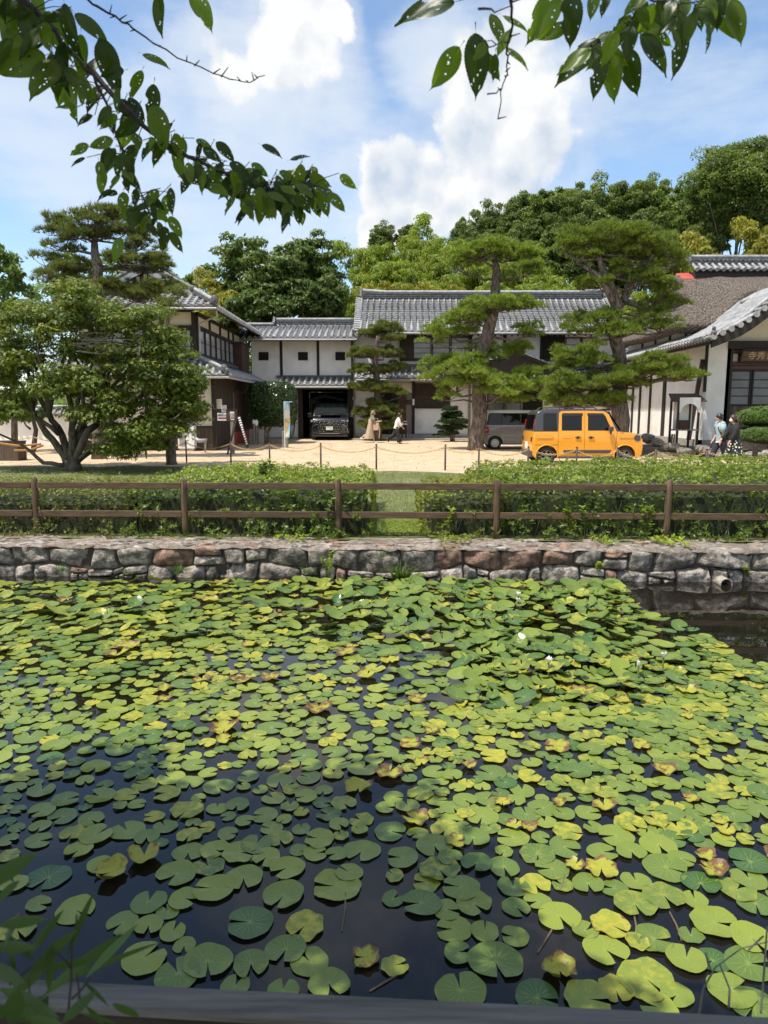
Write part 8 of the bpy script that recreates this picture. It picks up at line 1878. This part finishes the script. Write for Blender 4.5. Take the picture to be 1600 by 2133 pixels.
flagpatch('cream_swirl', [(.52, .055), (.68, .05), (.80, .09), (.88, .14), (.96, .22), (.97, .46), (.08, .46), (.05, .36), (.14, .26), (.26, .19), (.38, .12)], pm('cream_print', (.66, .62, .56), (.55, .51, .46), 5, .8)); flagpatch('cone_rim', [(.08, .465), (.97, .465), (.92, .56), (.12, .56)], pm('rim_print', (.50, .30, .13), (.62, .42, .2), 9, .8)); flagpatch('cone', [(.12, .565), (.85, .565), (.30, .90), (.16, .90)], pm('cone_print', (.62, .43, .12), (.7, .52, .2), 8, .8)); flagpatch('green_print', [(.02, .80), (.27, .905), (.5, .80), (.98, .80), (.98, .985), (.02, .985)], pm('green_print', (.35, .47, .36), (.62, .60, .45), 10, .8))
mb = MB(); p_ = (Vector((0, YB_+.6, 0)), X_, -Y_); mb.wbox(p_, fx(587, YB_+.6), fx(599, YB_+.6), gz(31), gz(31)+.72, -.1, .1); tag(mb.build('wooden_stump', MAT['greywood'], bevel=.02), 'square grey wooden block standing behind the foot of the banner', 'wooden block')
# hose on the wall beside the gate
hs = T('garden_hose', 'coiled dark hose hanging on the white wall between the topiary and the gate opening', 'hose', (U(610), YF-.1, gz(39))); mb = MB(); mb.tube([(U(611), YF-.08, 1.35), (U(614), YF-.12, 1.2), (U(613.5), YF-.14, .8), (U(611), YF-.3, .3), (U(607), YF-.35, .22), (U(604), YF-.2, .6), (U(606), YF-.1, .95)], .03, 7); mb.build('hose', MAT['black'], hs); mb = MB(); mb.ball((U(612.5), YF-.16, 1.22), (.07, .06, .16), 8, 6); mb.build('nozzle', MAT['steel'], hs)
# white cabinet, pipe bench, box at the far left
PA = (Vector((0, 28.9, 0)), X_, -Y_); ax = lambda px: fx(px, 28.9); az_ = lambda py: fz(py, 28.9)
cb_ = T('white_cabinet', 'white metal cabinet standing against the left house behind the small pine', 'cabinet', (ax(385), 28.9, .05)); part(cb_, 'body', 'carwhite' if False else 'white', PA, (ax(368), ax(402), .16, az_(888), -.4, 0)); part(cb_, 'base', 'granite', PA, (ax(370), ax(400), 0, .158, -.38, -.02)); part(cb_, 'grill', 'pipe', PA, (ax(371), ax(384), .25, az_(893), .0, .012))
pb = T('pipe_stand', 'curved white pipe stand in front of the dark boards of the left house', 'pipe stand', (fx(418, 28.2), 28.2, 0)); mb = MB(); b8 = lambda px: fx(px, 28.2); mb.tube([(b8(405), 28.2, fz(913, 28.2)), (b8(411), 28.2, fz(918, 28.2)), (b8(427), 28.2, fz(917.5, 28.2)), (b8(425), 28.2, fz(925, 28.2)), (b8(424.5), 28.2, 0.0)], [.06, .085, .085, .04, .035], 10); mb.build('pipe', MAT['gutter'], pb, smooth=True)
wb = T('wooden_chest', 'dark wooden chest under the maple branches at the far left edge', 'chest', (fx(5, 24), 24, 0)); P4 = (Vector((0, 24, 0)), X_, -Y_); part(wb, 'body', 'boards', P4, (fx(-30, 24), fx(30, 24), 0, fz(922, 24), -.6, 0)); part(wb, 'lid', 'darkwood', P4, (fx(-31, 24), fx(31, 24), fz(922, 24)+.001, fz(919, 24), -.62, .02))
bd = T('tree_tie', 'bent orange brown bamboo poles tied low behind the maple stems at the left', 'poles', at(70, 930, 23)); mb = MB()
for (x0, y0, x1, y1) in ((-10, 922, 85, 925), (30, 938, 90, 928)): mb.tube([at(x0, y0, 23), at((x0+x1)/2, (y0+y1)/2+5, 23), at(x1, y1, 23)], .035, 8)
mb.build('pole', pm('orange_pole', (.42, .20, .05), (.3, .14, .04), 8, .6), bd)
# plaque characters, read from right to left
pm_gold = pm('faded_gold', (.55, .42, .24), rough=.7); upq = Vector((0, -.18, vz(731)-vz(755))).normalized()
for ch, px in (('寺', 1551), ('秀', 1569), ('伝', 1589), ('円', 1612)): lettering(ch, .34, plq, (ux(px), 28.50-.09-.02, (vz(731)+vz(755))/2), pm_gold, upv=upq)
# ------------------------------------------------------------------ people
def skin(name, pts, edges, radii, mat, parent, sub=1, root_i=0):
    me = bpy.data.meshes.new(name); me.from_pydata([tuple(p) for p in pts], edges, []); o = bpy.data.objects.new(name, me); COL.objects.link(o)
    md = o.modifiers.new('skin', 'SKIN'); md.use_smooth_shade = True
    for i, r in enumerate(radii):
        s = me.skin_vertices[0].data[i]; s.radius = (r, r) if not hasattr(r, '__len__') else r; s.use_root = (i == root_i)
    sb_ = o.modifiers.new('sub', 'SUBSURF'); sb_.levels = sub; sb_.render_levels = sub
    bpy.context.view_layer.update(); m2 = ev_mesh(o); bpy.data.objects.remove(o); m2.shade_smooth(); m2.materials.clear(); return link(name, m2, mat, parent)
def join_bm(me, mb, mat_i=0):
    bm = bmesh.new(); bm.from_mesh(me); m2 = mb.mesh('tmp', smooth=True); bm.from_mesh(m2); bm.to_mesh(me); bm.free(); bpy.data.meshes.remove(m2); me.shade_smooth()
MAT['skin'] = pm('skin', (.56, .33, .23), rough=.55); MAT['hair'] = pm('black_hair', (.018, .014, .012), rough=.35); MAT['brownhair'] = pm('dark_brown_hair', (.06, .035, .022), (.035, .02, .014), 12, .45); MAT['fairhair'] = pm('light_brown_hair', (.30, .22, .14), (.22, .155, .10), 14, .5)
MAT['navy'] = pm('navy_trousers', (.022, .025, .045), rough=.85); MAT['teal'] = pm('pale_blue_shirt', (.33, .43, .45), (.28, .38, .40), 5, .85); MAT['blackcloth'] = pm('black_cloth', (.018, .018, .019), rough=.85); MAT['khaki'] = pm('khaki_cloth', (.24, .215, .16), (.20, .18, .13), 6, .85); MAT['beige'] = pm('beige_dress', (.47, .37, .26), (.41, .32, .225), 6, .85); MAT['blouse'] = pm('white_patterned_blouse', (.74, .70, .67), (.40, .36, .37), 26, .85, lo=.56, hi=.64); MAT['bag'] = pm('pink_bag', (.60, .38, .30), rough=.7); MAT['shoe'] = pm('white_shoe', (.66, .63, .58), rough=.7)
m, t, b, o_ = bsdf('flower_print_skirt'); tc = t.n('ShaderNodeTexCoord'); vo = t.n('ShaderNodeTexVoronoi'); t.put(vo.inputs['Vector'], tc.outputs['Object']); vo.inputs['Scale'].default_value = 13.0; t.put(b.inputs['Base Color'], t.mix(t.ss(vo.outputs['Distance'], .30, .36), (.72, .70, .48), (.012, .013, .022))); b.inputs['Roughness'].default_value = .85; MAT['flower'] = m
def person(label, loc, yaw, H, legs, arms, cloth, lean=0.06, female=True, hair='black', headturn=0.0, extra=None, group=None):
    """built facing +x. legs: two (hip swing, knee bend) in degrees; arms: two (shoulder swing, elbow bend); index 0 is the side at -y"""
    root = T('person', label, 'person', (0, 0, 0)); h = H
    pel = Vector((0, 0, .53*h)); ch = Vector((lean*.5*h, 0, .70*h)); nk = Vector((lean*.85*h, 0, .835*h)); hd = Vector((lean*1.05*h+.01*h, 0, .925*h))
    pts = [pel, Vector((lean*.2*h, 0, .60*h)), ch, Vector((lean*.72*h, 0, .785*h)), nk, nk+Vector((.006*h, 0, .035*h))]; ed = [(0, 1), (1, 2), (2, 3), (3, 4), (4, 5)]; wst = .066*h if female else .075*h
    rad = [(.075*h, .062*h), (wst, .055*h), (.078*h, .062*h), (.062*h, .05*h), .030*h, .028*h]
    J = {}
    sw = .092*h if female else .105*h
    def limb(start, seq):
        prev = start
        for p, r in seq:
            pts.append(p); rad.append(r); ed.append((prev, len(pts)-1)); prev = len(pts)-1
        return prev
    for s, (a, kb_), nm in ((-1, legs[0], 'R'), (1, legs[1], 'L')):
        hip = pel+Vector((0, s*.048*h, -.03*h)); th = math.radians(a); kn = hip+Vector((math.sin(th), 0, -math.cos(th)))*.245*h; ta = math.radians(a-kb_); an = kn+Vector((math.sin(ta), 0, -math.cos(ta)))*.235*h
        toe = an+Vector((math.cos(math.radians(-(a-kb_)*.0))*.085*h, 0, -.022*h)) if kb_ < 35 else an+Vector((math.cos(math.radians(60))*.085*h, 0, -math.sin(math.radians(60))*.085*h))
        limb(0, [(hip, .052*h), (hip.lerp(kn, .5), .047*h), (kn, .036*h), (kn.lerp(an, .4), .035*h), (an, .022*h), (toe, .02*h)]); J[nm] = (hip, kn, an, toe)
    for s, (a, eb), nm in ((-1, arms[0], 'r'), (1, arms[1], 'l')):
        sh = Vector((lean*.75*h, s*sw, .795*h)); th = math.radians(a); el = sh+Vector((math.sin(th), s*.10, -math.cos(th))).normalized()*.165*h; ta = math.radians(a+eb); wr = el+Vector((math.sin(ta), -s*.03, -math.cos(ta))).normalized()*.145*h
        d = (wr-el).normalized(); palm = wr+d*.042*h; e_ = limb(3, [(sh, .036*h), (sh.lerp(el, .5), .030*h), (el, .025*h), (el.lerp(wr, .5), .022*h), (wr, .016*h), (palm, (.021*h, .012*h))])
        J[nm] = (sh, el, wr, palm)
        perp = Vector((0, 1, 0)); 
        for q, (o2, L2) in enumerate(((-.016, .040), (-.006, .047), (.005, .044), (.015, .034))):
            b0 = palm+perp*o2*h*.8+d*.008*h; curl = Vector((-d.z, 0, d.x))*-.5; t1 = b0+d*L2*h*.5; t2 = t1+(d+curl).normalized()*L2*h*.5
            i0 = len(pts); pts.extend([b0, t1, t2]); rad.extend([.0065*h, .0058*h, .0045*h]); ed.extend([(e_, i0), (i0, i0+1), (i0+1, i0+2)])
        b0 = wr+d*.014*h+Vector((0, -s*.016*h, 0)); t1 = b0+(d*.6+Vector((0, -s*.8, 0))).normalized()*.022*h; i0 = len(pts); pts.extend([b0, t1, t1+d*.02*h]); rad.extend([.007*h, .0062*h, .005*h]); ed.extend([(e_-1, i0), (i0, i0+1), (i0+1, i0+2)])
    body = skin('body', pts, ed, rad, MAT['skin'], root, 1)
    # head with face, joined to the body surface
    hr = Vector((.062*h, .050*h, .070*h)); mb = MB(); mb.ball((0, 0, 0), tuple(hr), 16, 12); V = []
    for v in mb.v:
        x, y, z = v
        if z < -.02*h: x += .012*h*(1 if x > 0 else 0); y *= 1-.25*min(1, (-z-.02*h)/(.05*h))
        V.append((x, y, z))
    mb.v = V; f0 = .060*h
    mb.ball((f0+.006*h, 0, -.010*h), (.014*h, .009*h, .016*h), 8, 6); mb.ball((f0-.004*h, 0, -.036*h), (.010*h, .017*h, .006*h), 8, 5)
    for s in (-1, 1): mb.ball((-.002*h, s*.050*h, -.008*h), (.012*h, .006*h, .018*h), 8, 6)
    Mh = Matrix.Translation(hd) @ Matrix.Rotation(headturn, 4, 'Z'); mb.v = [tuple(Mh @ Vector(v)) for v in mb.v]; join_bm(body.data, mb)
    for s in (-1, 1):
        e2 = MB(); e2.ball(tuple(Mh @ Vector((f0-.008*h, s*.022*h, .006*h))), (.006*h, .008*h, .005*h), 8, 5); e2.build('eye', MAT['hair'], root, smooth=True); e3 = MB(); e3.bar(Mh @ Vector((f0-.004*h, s*.012*h, .020*h)), Mh @ Vector((f0-.016*h, s*.034*h, .019*h)), .004*h, .004*h); e3.build('eyebrow', MAT['hair'], root)
    e2 = MB(); e2.bar(Mh @ Vector((f0+.006*h, -.014*h, -.036*h)), Mh @ Vector((f0+.006*h, .014*h, -.036*h)), .005*h, .005*h); e2.build('mouth', pm('lips', (.42, .14, .13), rough=.5), root)
    J.update(pel=pel, ch=ch, nk=nk, hd=hd, Mh=Mh, hr=hr, h=h); cloth(root, J)
    root.location = loc; root.rotation_euler = (0, 0, yaw); return root
def hair_cap(root, J, mat, kind):
    h = J['h']; Mh = J['Mh']; mb = MB(); n = 18; m2 = 12; V = []; F = []
    for j in range(m2):
        t_ = math.pi*.5-j/(m2-1)*math.pi*.80
        for i in range(n):
            a = 2*math.pi*i/n; fr = max(0, math.cos(a)); lim = {'bowl': -.02-.42*(1-fr)**1.0, 'long': -.75*(1-fr)**.6+.25*fr, 'short': -.62*(1-fr)**.7+.15*fr}[kind]*math.pi*.5
            tt = max(t_, lim); r = 1.12+.02*math.sin(a*7); V.append(Vector((J['hr'].x*r*math.cos(tt)*math.cos(a)-.004*h, J['hr'].y*r*1.06*math.cos(tt)*math.sin(a), J['hr'].z*r*math.sin(tt)+.004*h)))
    ii = np.arange(n*m2).reshape(m2, n)
    for j in range(m2-1):
        for i in range(n): F.append((int(ii[j, i]), int(ii[j, (i+1) % n]), int(ii[j+1, (i+1) % n]), int(ii[j+1, i])))
    mb.add([tuple(Mh @ v) for v in V], F)
    if kind == 'long':
        for k in range(9):
            y = (k-4)*.011*h; mb.tube([Mh @ Vector((-.045*h, y, .02*h)), Mh @ Vector((-.07*h, y*1.2, -.05*h)), Mh @ Vector((-.062*h, y*1.3, -.12*h)), Mh @ Vector((-.066*h, y*1.2, -.20*h))], [.018*h, .02*h, .016*h, .005*h], 7)
    mb.build('hair', mat, root, smooth=True)
def tube_cloth(root, name, pts, radii, mat, n=18, flat=.72, waves=0, amp=0.0):
    """lofted garment round a line of centres; radii are side-to-side, flat scales fore-and-aft"""
    V = []; F = []
    for j, (p, r) in enumerate(zip(pts, radii)):
        rx = r[0] if hasattr(r, '__len__') else r*flat; ry = r[1] if hasattr(r, '__len__') else r
        for i in range(n):
            a = 2*math.pi*i/n; w = 1+amp*math.sin(a*waves)*j/(len(pts)-1); V.append((p[0]+rx*w*math.cos(a), p[1]+ry*w*math.sin(a), p[2]))
    for j in range(len(pts)-1):
        for i in range(n): F.append((j*n+i, j*n+(i+1) % n, (j+1)*n+(i+1) % n, (j+1)*n+i))
    mb = MB(); mb.add(V, F); mb.f.append(tuple(range(n))); o = mb.build(name, mat, root, smooth=True); return o
def sleeve(root, J, k, f_end, r0, r1, mat, name='sleeve'):
    sh, el, wr, pa = J[k]; h = J['h']
    if f_end <= 1: seq = [sh+Vector((0, 0, .01*h)), sh.lerp(el, .5*f_end), sh.lerp(el, f_end)]; rr = [r0*h, (r0+r1)/2*h*1.05, r1*h]
    else: seq = [sh+Vector((0, 0, .01*h)), sh.lerp(el, .5), el, el.lerp(wr, (f_end-1)*.5), el.lerp(wr, f_end-1)]; rr = [r0*h, r0*h*.95, (r0+r1)/2*h, r1*h*1.05, r1*h]
    mb = MB(); mb.tube(seq, rr, 12); mb.ball(seq[0], rr[0], 10, 7); mb.build(name, mat, root, smooth=True)
def trouser(root, J, r, mat):
    h = J['h']; mb = MB()
    for k in ('R', 'L'):
        hip, kn, an, toe = J[k]; mb.tube([hip+Vector((0, 0, .04*h)), hip.lerp(kn, .5), kn, kn.lerp(an, .5), kn.lerp(an, .94)], [r*1.25*h, r*1.15*h, r*.95*h, r*.9*h, r*.85*h], 14)
    mb.ball(J['pel'], (.085*h, .098*h, .07*h), 14, 9); mb.build('trousers', mat, root, smooth=True)
def shoes(root, J, mat):
    h = J['h']
    for k in ('R', 'L'):
        hip, kn, an, toe = J[k]; d = (toe-an).normalized(); mb = MB(); c0 = an-Vector((0, 0, .012*h)); mb.tube([c0-d*.028*h, c0+d*.01*h, c0+d*.06*h, c0+d*.108*h], [.022*h, .029*h, .027*h, .012*h], 10); mb.build('shoe', mat, root, smooth=True)
def torso(root, J, mat, bottom, name='shirt', wid=1.0, flare=1.0):
    h = J['h']; a = J['pel']; c_ = J['ch']; k = J['nk']; z0 = bottom*h
    P = [k+Vector((0, 0, -.008*h)), k+Vector((-.004*h, 0, -.028*h)), c_.lerp(k, .62), c_, a.lerp(c_, .55), Vector((a.x, 0, max(z0, .53*h))), Vector((a.x-.004*h, 0, z0))]
    Rr = [(.036*h, .042*h), (.052*h, .092*h), (.072*h, .116*h*wid), (.084*h*wid, .110*h*wid), (.074*h*wid, .094*h*wid), (.084*h*flare, .104*h*flare), (.088*h*flare, .108*h*flare)]
    return tube_cloth(root, name, P, Rr, mat)
def c_man(root, J):
    h = J['h']; hair_cap(root, J, MAT['hair'], 'bowl'); torso(root, J, MAT['teal'], .46, wid=1.08); sleeve(root, J, 'r', .85, .052, .056, MAT['teal']); sleeve(root, J, 'l', .85, .052, .056, MAT['teal']); trouser(root, J, .056, MAT['navy']); shoes(root, J, MAT['black'])
    tube_cloth(root, 'shirt_hem', [Vector((0, 0, .475*h)), Vector((0, 0, .452*h))], [(.088*h, .106*h), (.090*h, .108*h)], MAT['white'])
    for s in (-1, 1):
        mb = MB(); mb.tube([J['nk']+Vector((-.06*h, s*.06*h, -.05*h)), J['nk']+Vector((.01*h, s*.072*h, -.018*h)), J['ch']+Vector((.078*h, s*.07*h, .03*h)), J['ch']+Vector((.03*h, s*.108*h, -.09*h)), J['ch']+Vector((-.06*h, s*.08*h, -.11*h))], .009*h, 6); mb.build('strap', MAT['blackcloth'], root)
def c_skirt(root, J):
    h = J['h']; hair_cap(root, J, MAT['brownhair'], 'long'); torso(root, J, MAT['blackcloth'], .50, 'top', wid=1.1, flare=1.02); sleeve(root, J, 'r', 1.92, .048, .030, MAT['blackcloth']); sleeve(root, J, 'l', 1.92, .048, .030, MAT['blackcloth'])
    P = [Vector((0, 0, z*h)) for z in (.55, .48, .40, .31, .215)]; tube_cloth(root, 'skirt', P, [(.086*h, .106*h), (.105*h, .122*h), (.128*h, .140*h), (.150*h, .158*h), (.170*h, .176*h)], MAT['flower'], 28, waves=7, amp=.06); shoes(root, J, MAT['black'])
    Mh = J['Mh']; mb = MB(); mb.ball(Mh @ Vector((.050*h, 0, -.028*h)), (.026*h, .036*h, .030*h), 12, 8); mb.build('face_mask', MAT['white'], root, smooth=True)
    for s in (-1, 1):
        mb = MB(); mb.tube([Mh @ Vector((.045*h, s*.035*h, -.02*h)), Mh @ Vector((.005*h, s*.054*h, -.002*h))], .002*h, 5); mb.tube([Mh @ Vector((.056*h+.004*h*math.cos(q), s*.022*h+.012*h*math.cos(q*.785), .008*h+.010*h*math.sin(q*.785))) for q in range(9)], .0022*h, 5); mb.tube([Mh @ Vector((.05*h, s*.035*h, .01*h)), Mh @ Vector((.0, s*.055*h, .008*h))], .002*h, 5); mb.build('glasses', MAT['black'], root)
def c_beige(root, J):
    h = J['h']; hair_cap(root, J, MAT['fairhair'], 'long'); torso(root, J, MAT['khaki'], .52, 'top', wid=1.08); sleeve(root, J, 'r', .95, .055, .058, MAT['khaki']); sleeve(root, J, 'l', .95, .055, .058, MAT['khaki'])
    P = [Vector((x*h, 0, z*h)) for x, z in ((.03, .74), (.015, .62), (0, .52), (-.015, .38), (-.035, .24), (-.05, .13))]; tube_cloth(root, 'dress', P, [(.086*h, .112*h), (.084*h, .108*h), (.096*h, .118*h), (.115*h, .13*h), (.138*h, .14*h), (.16*h, .15*h)], MAT['beige'], 28, waves=6, amp=.06); shoes(root, J, MAT['shoe'])
def c_white(root, J):
    h = J['h']; hair_cap(root, J, MAT['brownhair'], 'short'); torso(root, J, MAT['blouse'], .50, 'blouse', wid=1.1, flare=1.1); sleeve(root, J, 'r', 1.6, .05, .042, MAT['blouse']); sleeve(root, J, 'l', 1.6, .05, .042, MAT['blouse'])
    mb = MB()
    for k in ('R', 'L'):
        hip, kn, an, toe = J[k]; mb.tube([hip+Vector((0, 0, .05*h)), hip.lerp(kn, .5), kn, kn.lerp(an, .5), kn.lerp(an, .9)], [.07*h, .068*h, .070*h, .076*h, .084*h], 16)
    mb.ball(J['pel'], (.092*h, .102*h, .075*h), 14, 9); mb.build('wide_trousers', MAT['blackcloth'], root, smooth=True); shoes(root, J, MAT['black'])
def put(px, py, z=None):
    d = ray(px, py); y = 20.0
    for _ in range(12): y = d.y*(gz(y)-CAMZ)/d.z
    return Vector((d.x*(gz(y)-CAMZ)/d.z, y, gz(y)))
Yc = 21.6
pa = at(1506, 970, Yc); pb_ = at(1527, 970, Yc-.25)
person('person with a black bowl haircut in pale blue shirt and navy trousers walking left', (pa.x, Yc+.25, gz(Yc)), math.pi, 1.60, [(24, 6), (-14, 18)], [(-6, 38), (-8, 25)], c_man, lean=.04, female=False)
person('person in a black top, flower print skirt and white face mask walking left', (pb_.x, Yc-.25, gz(Yc)), math.pi+.12, 1.57, [(-12, 14), (16, 6)], [(24, 22), (18, 12)], c_skirt, lean=.05, headturn=.15)
p1 = put(772, 922.5); w1 = person('person in a long beige dress and khaki top walking right with a pink bag', p1, .05, 1.56, [(16, 4), (-24, 34)], [(22, 75), (30, 70)], c_beige, lean=.07)
p2 = put(826, 924.5); w2 = person('person in a white patterned blouse and wide black trousers walking right', p2, -.05, 1.47, [(14, 2), (-22, 40)], [(18, 22), (24, 62)], c_white, lean=.08)
bg_ = T('shoulder_bag', 'pink shoulder bag with hanging straps held by the woman in the beige dress', 'bag', (p1.x+.30, p1.y-.14, .9)); c0 = Vector((p1.x+.27, p1.y-.15, gz(35)+.78))
mb = MB(); mb.box(c0.x-.13, c0.x+.14, c0.y-.05, c0.y+.06, c0.z-.17, c0.z+.17); mb.build('pouch', MAT['bag'], bg_, bevel=.03, seg=3); mb = MB(); mb.tube([c0+Vector((.12, 0, .12)), c0+Vector((.19, -.02, -.1)), c0+Vector((.15, -.02, -.55))], .02, 6); mb.tube([c0+Vector((-.1, 0, .15)), c0+Vector((-.05, 0, .42)), c0+Vector((.08, 0, .40)), c0+Vector((.12, 0, .15))], .016, 6); mb.build('strap', MAT['beige'], bg_)
for o in SC.objects:
    if o.type == 'MESH' and len(o.data.materials) == 0: o.data.materials.append(MAT['plaster'])
